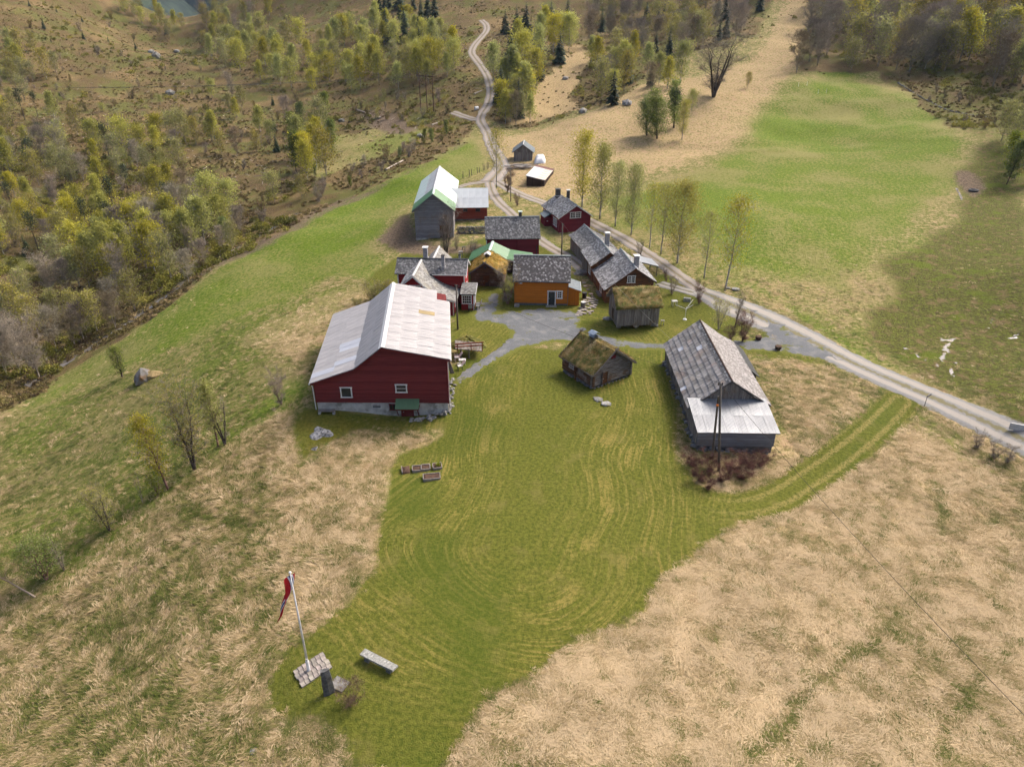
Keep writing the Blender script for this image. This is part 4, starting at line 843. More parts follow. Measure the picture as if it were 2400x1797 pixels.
# ------------------------------------------------------------------ orange house
def orange_house():
    b = empty('orange_house', (.35, 93.16, 0), R(-3.36), 'orange clapboard house with dark slate roof and charcoal door facing the yard', 'house'); w, d, e, hp = 7.43, 7.03, 3.72, 6.1
    body(b, [(0, .3), (w, .3), (w, e), (0, e)], 0, d, ORANGE)
    mb = MB(); mb.prism([(0, 0, e), (0, d/2, hp-.1), (0, d, e)], (w, 0, 0)); mb.build('gable', ORANGE, b)
    MB().box(.05, w-.05, .05, d-.05, -.4, .3).build('foundation', simple('grey plinth', (.16,.17,.19), (.12,.13,.14), 2, .9), b)
    hclad(b, (0, 0, 0), FX, FN, [(0, .3), (w, .3), (w, e), (0, e)], .15, ORANGE)
    hclad(b, (w, 0, 0), SU, RN, [(0, .3), (d, .3), (d, e), (d/2, hp-.15), (0, e)], .15, ORANGE)
    for x in (-.04, w-.1): MB().box(x, x+.14, -.07, .06, .28, e).build('corner_board', ORANGE, b)
    o = .3; ze = e-o*(hp-e)/(d/2)
    slates(b, [((-o, -o, ze), (w+o, -o, ze)), ((-o, d/2, hp), (w+o, d/2, hp))], .27, .20, SLATE_W)
    slates(b, [((-o, d+o, ze), (w+o, d+o, ze)), ((-o, d/2, hp), (w+o, d/2, hp))], .27, .20, SLATE_W)
    ridge_cap(b, (-o, d/2, hp+.05), (w+o, d/2, hp+.05), simple('mossy ridge slates', (.22,.25,.24), (.16,.19,.18), 3, .8), .22)
    MB().tube((-o, -o-.05, ze-.04), (w+o, -o-.05, ze-.04), .06, n=6).build('gutter', DARKMETAL, b); MB().path([(w+.03, -.3, ze-.05), (w-.02, -.12, ze-.3), (w-.02, -.12, .05)], .045, 6).build('downpipe', simple('tan downpipe', (.35,.20,.13)), b)
    door(b, (0, 0, 0), FX, FN, 4.6, .08, 1.15, 2.1, DOORGREY, WHITE, .13)
    window(b, (0, 0, 0), FX, FN, 5.87, 1.0, .8, 1.22, 2, 3, WHITE, fw=.17)
    sg = MB().box(.75, 1.05, -.07, -.05, 3.1, 3.28).build('sign', WHITE, b); MB().box(.85, .97, -.078, -.071, 3.14, 3.24).build('mark', simple('blue mark', (.12,.25,.6)), sg)
    st = MB().box(.0, .7, -.75, -.1, -.3, .22).build('step', STONE_L, b); MB().box(4.4, 5.9, -.8, -.1, -.3, .07).build('step', STONE_L, b)
    # lean-to
    x1 = 8.95
    mb = MB(); mb.prism([(w, 0, -.2), (x1, 0, -.2), (x1, 0, 2.25), (w, 0, 2.75)], (0, 3.2, 0)); mb.build('lean_to', ORANGE_V, b)
    vclad(b, (0, 0, 0), FX, FN, [(w+.05, -.1), (x1, -.1), (x1, 2.2), (w+.05, 2.7)], .16, ORANGE_V)
    vclad(b, (x1, 0, 0), SU, RN, [(0, -.1), (3.2, -.1), (3.2, 2.2), (0, 2.2)], .16, ORANGE_V)
    deck(b, [((w-.02, -.25, 2.9), (w-.02, 3.5, 2.9)), ((x1+.25, -.25, 2.28), (x1+.25, 3.5, 2.28))], GREYFELT, .1, 'lean_to_roof')
    barge(b, [(w+.05, -.25, 2.8), (x1+.25, -.25, 2.2)], ORANGE, h=.2); barge(b, [(x1+.25, -.25, 2.31), (x1+.25, 3.5, 2.31)], WHITE, N=(1, 0, 0), h=.14)
orange_house()
# ------------------------------------------------------------------ deep red barn behind
def mid_barn():
    b = empty('red_storehouse', (-4.14, 115.08, 0), R(3.), 'deep red windowless storehouse with slate roof behind the orange house', 'storehouse'); w, d, e, hp = 8.6, 5.87, 3.15, 5.79
    body(b, [(0, -.3), (w, -.3), (w, e), (0, e)], 0, d, RED_DEEP); mb = MB(); mb.prism([(0, 0, e), (0, d/2, hp-.1), (0, d, e)], (w, 0, 0)); mb.build('gable', RED_DEEP, b)
    hclad(b, (0, 0, 0), FX, FN, [(0, 0), (w, 0), (w, e), (0, e)], .17, RED_DEEP); hclad(b, (w, 0, 0), SU, RN, [(0, 0), (d, 0), (d, e), (d/2, hp-.15), (0, e)], .17, RED_DEEP)
    MB().box(4.85, 5.05, -.08, .02, 0, e).build('batten', RED_DEEP, b); MB().box(w-.4, w-.3, -.07, .02, .1, 1.7).build('slot', DARKMETAL, b)
    for x in (-.04, w-.1): MB().box(x, x+.14, -.07, .06, 0, e).build('corner_board', RED_DEEP, b)
    MB().tube((-.1, -.12, 0), (-.1, -.12, 2.8), .06, n=6).build('downpipe', WHITE, b)
    o = .3; ze = e-o*(hp-e)/(d/2)
    slates(b, [((-o, -o, ze), (w+o, -o, ze)), ((-o, d/2, hp), (w+o, d/2, hp))], .29, .21, SLATE_M); slates(b, [((-o, d+o, ze), (w+o, d+o, ze)), ((-o, d/2, hp), (w+o, d/2, hp))], .29, .21, SLATE_M)
    ridge_cap(b, (-o, d/2, hp+.04), (w+o, d/2, hp+.04), GREYFELT, .18); chimney(b, 5.7, d/2+.05, 5.4, 6.45, .5, .5, CHIMDARK, ZINC_GREEN, .1)
mid_barn()
# ------------------------------------------------------------------ red house by the upper track
def rear_house():
    b = empty('red_house', (8.62, 127.9, 0), R(15), 'red house with white gable window and two chimneys beside the upper track', 'house'); w, l, e, xp, hp = 6.0, 9.9, 3.2, 3.1, 5.2; g = .25
    prof = [(0, g), (w, g), (w, e-.05), (xp, hp-.16), (0, e-.05)]
    body(b, prof, 0, 5.3, RED_DEEP); body(b, [(0, g), (w, g), (w, e-.3), (xp, hp-.4), (0, e-.3)], 5.3, l, RED_DEEP, 'rear_wall'); MB().box(.05, w-.05, .05, l-.05, -1.0, g).build('foundation', CONC, b)
    hclad(b, (0, 0, 0), FX, FN, prof, .17, RED_DEEP); hclad(b, (0, 0, 0), SU, LN, [(0, g), (l, g), (l, e-.35), (0, e-.35)], .17, RED_DEEP)
    o = .35; zl = e-o*(hp-e)/xp; ym = 5.4
    for ya, yb, dz in ((-o, ym, 0), (ym+.02, l+o, -.18)):
        slates(b, [((-o, yb, zl+dz), (-o, ya, zl+dz)), ((xp, yb, hp+dz), (xp, ya, hp+dz))], .36, .26, SLATE_G, 'rect'); slates(b, [((w+o, ya, zl+dz), (w+o, yb, zl+dz)), ((xp, ya, hp+dz), (xp, yb, hp+dz))], .36, .26, SLATE_G, 'rect')
    ridge_cap(b, (xp, -o, hp+.05), (xp, ym, hp+.05), GREYFELT, .15)
    barge(b, [(-o, -o, zl), (xp, -o, hp), (w+o, -o, zl)], WHITE, h=.16); barge(b, [(-o, ym, zl+.06), (xp, ym, hp+.06)], DARKMETAL, h=.12, N=(0, 1, 0))
    window(b, (0, 0, 0), FX, FN, 2.0, 2.75, 2.1, 1.15, 6, 3, WHITE, two=True)
    window(b, (0, 0, 0), SU, LN, 1.3, .9, 2.0, 1.5, 3, 3, WHITE, two=True); window(b, (0, 0, 0), SU, LN, 8.4, .9, 1.1, 1.4, 2, 3, WHITE)
    chimney(b, xp-.6, l-1.2, 4.5, 6.0, .8, .8, CHIMDARK, STONE_D, .1); chimney(b, xp+1.0, l-2.6, 4.0, 6.0, .5, .5, CHIMDARK, WHITE, .1)
    MB().box(-1.3, 0, 4.6, 7.2, -.4, 2.0).build('porch', RED_DEEP, b); hclad(b, (-1.3, 4.6, 0), FX, FN, [(0, -.3), (1.3, -.3), (1.3, 2), (0, 2)], .17, RED_DEEP, 'porch_cladding')
    deck(b, [((-1.5, 4.4, 2.05), (-1.5, 7.4, 2.05)), ((.0, 4.4, 2.75), (.0, 7.4, 2.75))], GREYFELT, .1, 'porch_roof')
    MB().box(-.95, -.7, 4.54, 4.56, 1.2, 1.4).build('sign', WHITE, b); MB().box(-2.3, -1.3, 4.8, 6.8, -.3, .12).build('step', STONE_L, b)
rear_house()
# ------------------------------------------------------------------ grey barn and its red wing
def grey_barn():
    b = empty('grey_barn', (-17.24, 125.08, 0), R(2.3), 'tall grey weathered barn with green-edged metal roof and a red wing', 'barn'); w, l, e, xp, hp = 6.69, 23.6, 5.35, 3.42, 7.95; g = .1
    prof = [(0, g), (w, g), (w, e), (xp, hp-.1), (0, e)]
    body(b, prof, 0, l, GREY_H); MB().box(-.05, 2.2, -.2, l, -1.0, g).build('foundation', CONC, b)
    hclad(b, (0, 0, 0), FX, FN, prof, .15, GREY_H); hclad(b, (0, 0, 0), SU, LN, [(0, g), (l, g), (l, e), (0, e)], .15, GREY_H); hclad(b, (w, 0, 0), SU, RN, [(0, g), (l, g), (l, e), (0, e)], .15, GREY_H)
    o = .4; zl = e-o*(hp-e)/xp; y1 = l+o; n = 14
    def mf(si, j, i): return GREENM if i < 3 else (ZINC_RUST if j == 0 and i > 3 else ZINC_W)
    def mfl(si, j, i): return GREENM if i < 3 else (ZINC_RUST if j == 1 else ZINC_GREEN)
    corr_roof(b, [((-o, -o, zl), (-o, y1, zl)), ((xp, -o, hp), (xp, y1, hp))], n, [2], mfl, waves=8)
    corr_roof(b, [((w+o, -o, zl), (w+o, y1, zl)), ((xp, -o, hp), (xp, y1, hp))], n, [2], lambda si, j, i: GREENM if i < 3 else (ZINC_RUST if j == 1 else ZINC_GREEN), waves=8)
    ridge_cap(b, (xp, -o, hp+.1), (xp, 4.8, hp+.1), ZINC_GREEN, .2); ridge_cap(b, (xp, 4.8, hp+.1), (xp, y1, hp+.1), WHITE, .2)
    barge(b, [(-o, -o, zl), (xp, -o, hp), (w+o, -o, zl)], GREY_H, h=.32)
    window(b, (0, 0, 0), FX, FN, 5.0, 3.3, .65, .95, 2, 3, BROWN_LOG, fw=.07)
    door(b, (0, 0, 0), FX, FN, 4.3, .1, 1.6, 2.3, BROWN_LOG, BROWN_LOG, .12)
    MB().tube((w+.1, -.12, .3), (w+.1, -.12, e-.2), .06, n=6).build('downpipe', LIGHTTRIM, b)
    # red wing
    X0, X1, Y0, D, g2, e2, h2 = w-.1, 12.9, 9.6, 6.2, .9, 3.3, 6.0
    MB().box(X0, X1, Y0, Y0+D, g2, e2).build('wing_wall', RED_FAR, b); MB().box(X0, X1-.03, Y0+.04, Y0+D, -.4, g2).build('wing_foundation', STONE_D, b)
    mb = MB(); mb.prism([(X1-.3, Y0, e2), (X1-.3, Y0+D/2, h2-.1), (X1-.3, Y0+D, e2)], (.3, 0, 0)); mb.build('wing_gable', RED_FAR, b)
    hclad(b, (0, Y0, 0), FX, FN, [(X0, g2), (X1, g2), (X1, e2), (X0, e2)], .15, RED_FAR, 'wing_cladding')
    corr_roof(b, [((X0-.9, Y0-.25, e2-.15), (X1+.25, Y0-.25, e2-.15)), ((X0-.9, Y0+D/2, h2), (X1+.25, Y0+D/2, h2))], 6, [2], ZINC_W, waves=8)
    corr_roof(b, [((X0-.9, Y0+D+.25, e2-.15), (X1+.25, Y0+D+.25, e2-.15)), ((X0-.9, Y0+D/2, h2), (X1+.25, Y0+D/2, h2))], 6, [2], ZINC_W, waves=8)
    for u in (8.3, 10.7): window(b, (0, Y0, 0), FX, FN, u, 2.3, .85, .6, 2, 1, simple('dark green frame', (.05,.065,.06)), fw=.07)
grey_barn()
# ------------------------------------------------------------------ log cabin with golden sod roof, green-roofed shed behind it
def mid_cabin():
    b = empty('log_cabin', (-5.96, 100.73, 0), R(-5.2), 'brown log cabin with golden moss roof between farmhouse and orange house', 'cabin'); w, l, e, xp, hp = 4.5, 5.4, 2.1, 2.0, 3.6
    prof = [(0, 0), (w, 0), (w, e), (xp, hp-.1), (0, e+.1)]
    body(b, prof, .1, l, BROWN_LOG); logs(b, (0, .1, 0), FX, FN, prof, .24, BROWN_LOG); logs(b, (w, 0, 0), SU, RN, [(0, 0), (l, 0), (l, e), (0, e)], .24, BROWN_LOG)
    o = .45; zl = e+.1-o*(hp-e)/xp; zr = e-o*(hp-e)/(w-xp)
    for lines in ([((-o, l+o, zl), (-o, -o, zl)), ((xp, l+o, hp), (xp, -o, hp))], [((w+o, -o, zr), (w+o, l+o, zr)), ((xp, -o, hp), (xp, l+o, hp))]):
        deck(b, lines, BROWN_LOG, .08); sod_roof(b, lines, SOD_O, SODBLADE_O)
    barge(b, [(-o, -o-.02, zl+.22), (xp+.25, -o-.02, hp+.42)], GREY_H, h=.22, th=.06); barge(b, [(w+o, -o-.09, zr+.22), (xp-.25, -o-.09, hp+.42)], GREY_H, h=.22, th=.06)
    door(b, (0, 0, 0), FX, FN, 1.6, .05, 1.1, 1.7, BROWN_H, BROWN_LOG, .09, .12)
    MB().box(xp-.2, xp+.2, -.12, 0, 2.75, 3.05).build('hatch', DARKMETAL, b)
    v = MB(); v.box(xp-.25, xp+.35, 2.2, 2.9, hp+.1, hp+.5); v = v.build('roof_vent', DARKMETAL, b)
    for k in (-1, 1): MB().prism([(xp+.05, 2.0, hp+.82), (xp+.05, 3.1, hp+.82), (xp+.05+k*.5, 3.1, hp+.5), (xp+.05+k*.5, 2.0, hp+.5)], (0, 0, .05)).build('vent_cover', WHITE, v)
mid_cabin()
def green_shed():
    b = empty('green_roofed_shed', (-6.6, 107.2, 0), R(-5), 'dark timber shed with green metal roof behind the log cabin', 'shed'); w, l = 9.2, 4.5; xp, hp, e = 3.1, 3.45, 1.85
    prof = [(.2, 0), (w, 0), (w, 1.6), (5.8, 2.05), (xp, hp-.1), (.2, e)]
    body(b, prof, 0, l, DARK_V); hclad(b, (0, 0, 0), FX, FN, prof, .2, DARK_V)
    corr_roof(b, [((-.2, -.3, 1.7), (-.2, l+.3, 1.7)), ((xp, -.3, hp), (xp, l+.3, hp))], 4, [2], GREENM, waves=8)
    corr_roof(b, [((w+.3, -.3, 1.7), (w+.3, l+.3, 1.7)), ((5.8, -.3, 2.2), (5.8, l+.3, 2.2)), ((xp, -.3, hp), (xp, l+.3, hp))], 4, [2, 2], GREENM, waves=8)
    ridge_cap(b, (xp, -.3, hp+.1), (xp, l+.3, hp+.1), ZINC_GREEN, .22); barge(b, [(xp, -.32, hp), (5.8, -.32, 2.2), (w+.3, -.32, 1.7)], LIGHTTRIM, h=.16)
green_shed()
# ------------------------------------------------------------------ the row of old houses (three joined slate-roofed houses)
def row_house(name, label, loc, yaw, w, l, eL, eR, xp, hp, wall, mat, chim=None, gable_win=False, vert=False):
    b = empty(name, loc, R(yaw), label, 'house'); o = .32
    mid = lambda a, c: ((a[0]+c[0])/2, (a[1]+c[1])/2-.22)
    tops = [(w, eR-.16), mid((w, eR-.16), (xp, hp-.2)), (xp, hp-.2), mid((xp, hp-.2), (0, eL-.16)), (0, eL-.16)]
    body(b, [(0, -.2), (w, -.2)]+tops, 0, l, wall)
    (vclad if vert else hclad)(b, (0, 0, 0), FX, FN, [(0, 0), (w, 0)]+tops, .18, wall)
    (vclad if vert else hclad)(b, (0, 0, 0), SU, LN, [(0, 0), (l, 0), (l, eL-.18), (0, eL-.18)], .18, wall)
    zl = eL-o*(hp-eL)/xp; zr = eR-o*(hp-eR)/(w-xp)
    sw = .12   # slight sag
    slates(b, [((-o, l+o, zl), (-o, -o, zl)), ((xp*.45, l+o, zl+(hp-zl)*.47-sw), (xp*.45, -o, zl+(hp-zl)*.47-sw)), ((xp, l+o, hp), (xp, -o, hp))], .4, .24, mat, 'rect')
    slates(b, [((w+o, -o, zr), (w+o, l+o, zr)), ((xp+(w-xp)*.55, -o, zr+(hp-zr)*.47-sw), (xp+(w-xp)*.55, l+o, zr+(hp-zr)*.47-sw)), ((xp, -o, hp), (xp, l+o, hp))], .4, .24, mat, 'rect')
    ridge_cap(b, (xp, -o, hp+.05), (xp, l+o, hp+.05), GREYFELT, .14)
    barge(b, [(-o, -o, zl), (xp, -o, hp)], BROWN_H, h=.24); barge(b, [(w+o, -o, zr), (xp, -o, hp)], BROWN_LOG, h=.24)
    if chim: chimney(b, *chim)
    return b
rn = row_house('old_house', 'nearest of the joined slate-roofed old houses, brown gable behind the sod storehouse', (13.14, 93.75, 0), 5.6, 6.73, 8.6, 2.2, 3.2, 3.96, 5.04, BROWN_H, SLATE_G, (4.55, 1.9, 4.2, 6.0, .62, .62, CHIM, WHITE, .13))
window(rn, (0, 0, 0), FX, FN, 2.9, 2.85, 1.15, 1.1, 4, 3, WHITE, two=True); window(rn, (0, 0, 0), SU, LN, 2.4, .5, 1.2, 1.3, 2, 3, WHITE); MB().box(-.5, -.02, 2.2, 4.2, .1, .3).build('flower_box', GREY_H, rn)
rm = row_house('old_house', 'middle one of the joined row of slate-roofed old houses, with a stone step', (12.1, 102.09, 0), 6.8, 5.6, 7.1, 2.9, 2.6, 2.5, 4.67, BROWN_H, SLATE_G, (3.3, 5.2, 3.6, 5.9, .6, .6, CHIM, WHITE, .1))
window(rm, (0, 0, 0), SU, LN, 1.2, .8, 1.2, 1.5, 2, 3, WHITE); door(rm, (0, 0, 0), SU, LN, 4.6, .1, 1.0, 1.9, DARK_V, BROWN_LOG)
vclad(rm, (-.06, 0, 0), SU, LN, [(3.2, .0), (7.0, .0), (7.0, 2.6), (3.2, 2.6)], .18, GREY_V, 'porch_boarding')
for k in range(4): MB().box(-2.0+k*.35, -.1, 3.4-k*.12, 4.5, -.1, .12+k*.14).build('step', STONE_D, rm)
rfar = row_house('old_house', 'farthest grey boarded house of the joined row, beside the red house', (11.55, 110.6, 0), 10.5, 5.4, 8.2, 2.65, 2.3, 2.3, 4.2, GREY_V, SLATE_M, None, vert=True)
# white metal lean-to roof on the far side
b = empty('metal_canopy', (19.6, 104.2, 0), R(8), 'small bright white metal roof on posts behind the row of old houses', 'canopy')
corr_roof(b, [((2.9, 0, 1.7), (2.9, 3.6, 1.7)), ((0, 0, 2.5), (0, 3.6, 2.5))], 3, [2], ZINC_W, waves=6)
for x, y, z in ((.1, .15, 2.4), (.1, 3.4, 2.4), (2.75, .15, 1.6), (2.75, 3.4, 1.6)): MB().box(x-.05, x+.05, y-.05, y+.05, -.1, z).build('post', GREY_V, b)
# ------------------------------------------------------------------ sod-roofed storehouse on stone feet
def stab():
    b = empty('stilt_storehouse', (13.49, 84.42, 0), R(6.8), 'grey boarded storehouse with thick sod roof standing on stone feet', 'storehouse'); w, d, z0, e, hp = 5.55, 4.17, .62, 3.15, 4.75
    MB().box(0, w, 0, d, z0, e).build('wall', GREY_V, b); mb = MB(); mb.prism([(0, 0, e), (0, d/2, hp-.1), (0, d, e)], (w, 0, 0)); mb.build('gable', GREY_V, b)
    vclad(b, (0, 0, 0), FX, FN, [(0, z0-.12), (w, z0-.12), (w, e), (0, e)], .15, GREY_V, ragged=.05); vclad(b, (0, 0, 0), SU, LN, [(0, z0-.12), (d, z0-.12), (d, e), (d/2, hp-.15), (0, e)], .15, GREY_V, ragged=.05)
    door(b, (0, 0, 0), SU, LN, 1.5, z0+.1, .9, 1.6, DARK_V, GREY_V, .08)
    MB().box(4.1, 4.25, -.06, -.02, 2.45, 2.6).build('hatch', DARKMETAL, b)
    for x in (.35, 2.7, 5.2):
        for y in (.35, 3.8): rock('foundation_stone', STONE, .42, int(x*10+y), b, (x, y, .28), .75)
    MB().box(.1, w-.1, .25, .45, .5, .64).build('sill_beam', GREY_LOG, b); MB().box(.1, w-.1, d-.45, d-.25, .5, .64).build('sill_beam', GREY_LOG, b)
    o = .35; ze = e-o*(hp-e)/(d/2)
    for lines in ([((-o, -o, ze), (w+o, -o, ze)), ((-o, d/2, hp), (w+o, d/2, hp))], [((w+o, d+o, ze), (-o, d+o, ze)), ((w+o, d/2, hp), (-o, d/2, hp))]):
        deck(b, lines, GREY_LOG, .08); sod_roof(b, lines, SOD, SODBLADE, th=.32)
    barge(b, [(-o, -o-.1, ze+.2), (-o, d/2, hp+.3)], GREY_V, h=.25, N=(-1, 0, 0)); barge(b, [(-o, d+o+.1, ze+.2), (-o, d/2, hp+.3)], GREY_V, h=.25, N=(-1, 0, 0))
    k = MB(); k.box(2.1, 3.8, .8, 2.6, .08, .38); k.build('stored_boat', simple('faded red hull', (.25,.04,.03), (.18,.03,.025)), b)
stab()
# ------------------------------------------------------------------ log cabin with sod roof on the lawn
def sod_cabin():
    b = empty('sod_cabin', (8.82, 68.3, 0), R(33.5), 'small grey log cabin with sod roof standing on the lawn', 'cabin'); w, l, e, xp, hp = 5.35, 5.2, 2.05, 2.67, 4.05
    prof = [(0, .25), (w, .25), (w, e), (xp, hp-.1), (0, e)]
    body(b, prof, .1, l, GREY_LOG); logs(b, (0, .1, 0), FX, FN, prof, .21, GREY_LOG); logs(b, (0, 0, 0), SU, LN, [(0, .3), (l, .3), (l, e), (0, e)], .24, BROWN_LOG, .2); logs(b, (w, 0, 0), SU, RN, [(0, .25), (l, .25), (l, e), (0, e)], .22, GREY_LOG, .2)
    o = .42; zl = e-o*(hp-e)/xp
    for lines in ([((-o, l+o, zl), (-o, -o, zl)), ((xp, l+o, hp), (xp, -o, hp))], [((w+o, -o, zl), (w+o, l+o, zl)), ((xp, -o, hp), (xp, l+o, hp))]):
        deck(b, lines, GREY_LOG, .08); sod_roof(b, lines, SOD, SODBLADE, th=.26)
    for y in (-o-.02, l+o+.08):
        barge(b, [(-o, y, zl+.2), (xp+.28, y, hp+.46)], GREY_LOG, h=.2, th=.07); barge(b, [(w+o, y-.08, zl+.2), (xp-.28, y-.08, hp+.46)], GREY_LOG, h=.2, th=.07)
    MB().tube((-o-.05, -o, zl+.12), (-o-.05, l+o, zl+.12), .09, n=6).build('eave_log', GREY_LOG, b)
    door(b, (0, .0, 0), FX, FN, 1.15, .3, .8, 1.45, BROWN_H, GREY_LOG, .05, .14)
    MB().box(xp-.3, xp+.25, -.14, -.02, 3.05, 3.4).build('hatch', RED_DEEP, b)
    window(b, (-.08, 0, 0), SU, LN, 3.25, 1.0, .85, .6, 4, 3, LIGHTTRIM, fw=.06)
    MB().box(-.28, -.12, 2.75, 2.95, -.1, 1.9).build('post', BROWN_H, b); MB().box(w+.05, w+.25, .1, .4, .1, e).build('post', BROWN_H, b)
    MB().box(-.02, w, .15, l, -.5, .26).build('foundation', STONE_D, b)
    for k in range(26): rock('foundation_stone', STONE_D, random.uniform(.14, .22), 300+k, b, (-.1+random.gauss(0, .04), .1+k*.2, .02+random.random()*.16))
    for k in range(10): rock('foundation_stone', STONE, random.uniform(.10, .18), 350+k, b, (.3+k*.52, .0, .0))
    c = MB().box(xp-.35, xp+.3, l-2.1, l-1.5, hp, hp+.45).build('chimney', CHIMDARK, b)
    ZB = simple('blue grey sheet metal', (.30,.36,.44), (.25,.30,.37), 2, .4, metal=.4)
    for k in (-1, 1):
        MB().prism([(xp, l-2.3, hp+.95), (xp, l-1.3, hp+.95), (xp+k*.5, l-1.3, hp+.68), (xp+k*.5, l-2.3, hp+.68)], (0, 0, .04)).build('chimney_cap', ZB, c)
        MB().prism([(xp, l-2.25, hp+.62), (xp, l-1.35, hp+.62), (xp+k*.48, l-1.35, hp+.4), (xp+k*.48, l-2.25, hp+.4)], (0, 0, .04)).build('flashing', ZB, c)
sod_cabin()
# ------------------------------------------------------------------ barn with big slate slabs and zinc lean-to
def slab_barn():
    b = empty('slate_barn', (17.63, 60.67, 0), R(-1.5), 'old grey barn with big slate slabs and a bright corrugated lean-to', 'barn'); w, l, eL, eR, xp, hp = 7.36, 14.43, 2.35, 2.73, 3.54, 5.21
    xk = xp+(w+.3-xp)*.62; zr = eR-.3*(hp-eR)/(w-xp); zk = hp+(zr-hp)*.62-.18
    prof = [(0, -.5), (w, -.5), (w, eR-.12), (xk, zk-.16), (xp, hp-.16), (0, eL-.05)]
    body(b, prof, 0, l, GREY_V); vclad(b, (0, 0, 0), FX, FN, [(0, 1.5), (w, 1.5)]+prof[2:], .17, GREY_V)
    vclad(b, (0, 0, 0), SU, LN, [(0, .6), (l, .6), (l, eL-.05), (0, eL-.05)], .19, GREY_V, ragged=.3, th=.06)
    o = .3; zl = eL-o*(hp-eL)/xp; zr = eR-o*(hp-eR)/(w-xp); y0, y1 = -o, l+o
    L1 = [((-o, y1, zl), (-o, y0, zl)), ((xp, y1, hp), (xp, y0, hp))]
    deck(b, L1, GREY_V, .1); T, at = rf(L1); s = 0.; r = 0; courses = [.62, .6, .58, .6, .56, .58, .52]; tot = sum(courses); k0 = (T-.45)/tot
    for ci, ch in enumerate(courses):
        ch *= k0; u = 0.
        while u < l+2*o-.05:
            ww = min(random.choice((.45, .6, .75, .9, 1.05)), l+2*o-u);
            if l+2*o-u-ww < .25: ww = l+2*o-u
            la, ra, e, up, n = at(s); q0 = la+e*(u+.015)-up*.05; lift = .075+random.uniform(0, .02); mb = MB(); wv = e*(ww-.03); sk = random.uniform(-.03, .03)
            mb.prism([q0+n*lift+up*sk, q0+wv+n*(lift+random.uniform(-.006, .006))+up*random.uniform(-.03, .03), q0+wv+up*(ch*1.12)+n*.022, q0+up*(ch*1.12)+n*.022], -n*.03)
            mb.build('slate', SLAB if random.random() > .03 else SHEET_NEW, b); u += ww
        s += ch
    slates(b, [(tuple(at(s-.03)[0]), tuple(at(s-.03)[1])), L1[1]], .3, .22, SLATE_M, 'rect', name='ridge_slates')
    xk = xp+(w+o-xp)*.62; zk = hp+(zr-hp)*.62-.18
    slates(b, [((w+o, y0, zr), (w+o, y1, zr)), ((xk, y0, zk), (xk, y1, zk)), ((xp, y0, hp), (xp, y1, hp))], .3, .2, SLATE_R, 'rect')
    ridge_cap(b, (xp, y0, hp+.05), (xp, y1, hp+.05), simple('mossy dark ridge', (.05,.045,.04), (.10,.05,.035), 4, .9), .1)
    barge(b, [(-o, y0, zl+.03), (xp, y0, hp+.03), (w+o, y0, zr+.03)], GREY_V, h=.14)
    deck(b, [((w+o+.02, 7.2, zr+.06), (w+o+.02, y1-.1, zr+.06)), ((w+o+1.15, 7.2, zr-.75), (w+o+1.15, y1-.4, zr-.75))], DARKMETAL, .06, 'side_roof')
    MB().box(w+.02, w+1.2, 7.6, l-.4, -.3, zr-.8).build('side_store', GREY_V, b)
    # lean-to on the near gable
    d = 4.2; z1, z0 = 3.0, 1.98; X0, X1 = -.12, 7.1
    mb = MB(); mb.prism([(X0, -d, .35), (X0, 0, .35), (X0, 0, z1-.1), (X0, -d, z0-.08)], (X1-X0, 0, 0)); mb.build('lean_to', GREY_H, b)
    hclad(b, (0, -d, 0), FX, FN, [(X0, .35), (X1, .35), (X1, z0-.05), (X0, z0-.05)], .17, GREY_H)
    vclad(b, (X0, -d, 0), SU, LN, [(0, .35), (d, .35), (d, z1-.15), (0, z0-.1)], .17, GREY_V, ragged=.1)
    corr_roof(b, [((X0-.15, -d-.28, z0), (X1+.25, -d-.28, z0)), ((X0-.35, .02, z1+.05), (X1+.0, .02, z1+.05))], 8, [2], ZINC, waves=8, deckmat=GREY_H)
    MB().box(X0+.05, X1-.1, -d+.05, -.05, -.9, .36).build('foundation', STONE_D, b)
    for k in range(44): x = X0+random.random()*7.1; rock('foundation_stone', STONE_D if k % 3 else STONE, random.uniform(.16, .34), 400+k, b, (x, -d-.05+random.gauss(0, .06), random.uniform(-.55, .25)-.3*(x/7)), .6)
    for k in range(60): y = -d+random.random()*(l+d); rock('foundation_stone', STONE_D if k % 3 else STONE, random.uniform(.16, .34), 500+k, b, (-.12+random.gauss(0, .07), y, random.uniform(-.3, .45)), .6)
slab_barn()
# ------------------------------------------------------------------ far sheds
def far_shed():
    b = empty('timber_shed', (.5, 191.4, 1.0), R(-3), 'small grey boarded gable shed with blue-grey roof at the field edge', 'shed'); w, l, e, xp, hp = 4.8, 6.2, 2.6, 2.4, 4.3
    prof = [(0, -.4), (w, -.4), (w, e), (xp, hp-.1), (0, e)]; body(b, prof, 0, l, GREY_V); vclad(b, (0, 0, 0), FX, FN, [(0, -.2), (w, -.2), (w, 2.35), (0, 2.35)], .2, GREY_V); vclad(b, (0, -.03, 0), FX, FN, [(.2, 2.4), (w-.2, 2.4), (w-.2, 2.55), (xp, hp-.2), (.2, 2.55)], .2, GREY_V, 'gable_boarding')
    o = .4; zl = e-o*(hp-e)/xp
    for x in (-o, w+o): corr_roof(b, [((x, -o, zl), (x, l+o, zl)), ((xp, -o, hp), (xp, l+o, hp))], 4, [1], GREYFELT, waves=8)
    ridge_cap(b, (xp, -o, hp+.1), (xp, l+o, hp+.1), LIGHTTRIM, .12)
far_shed()
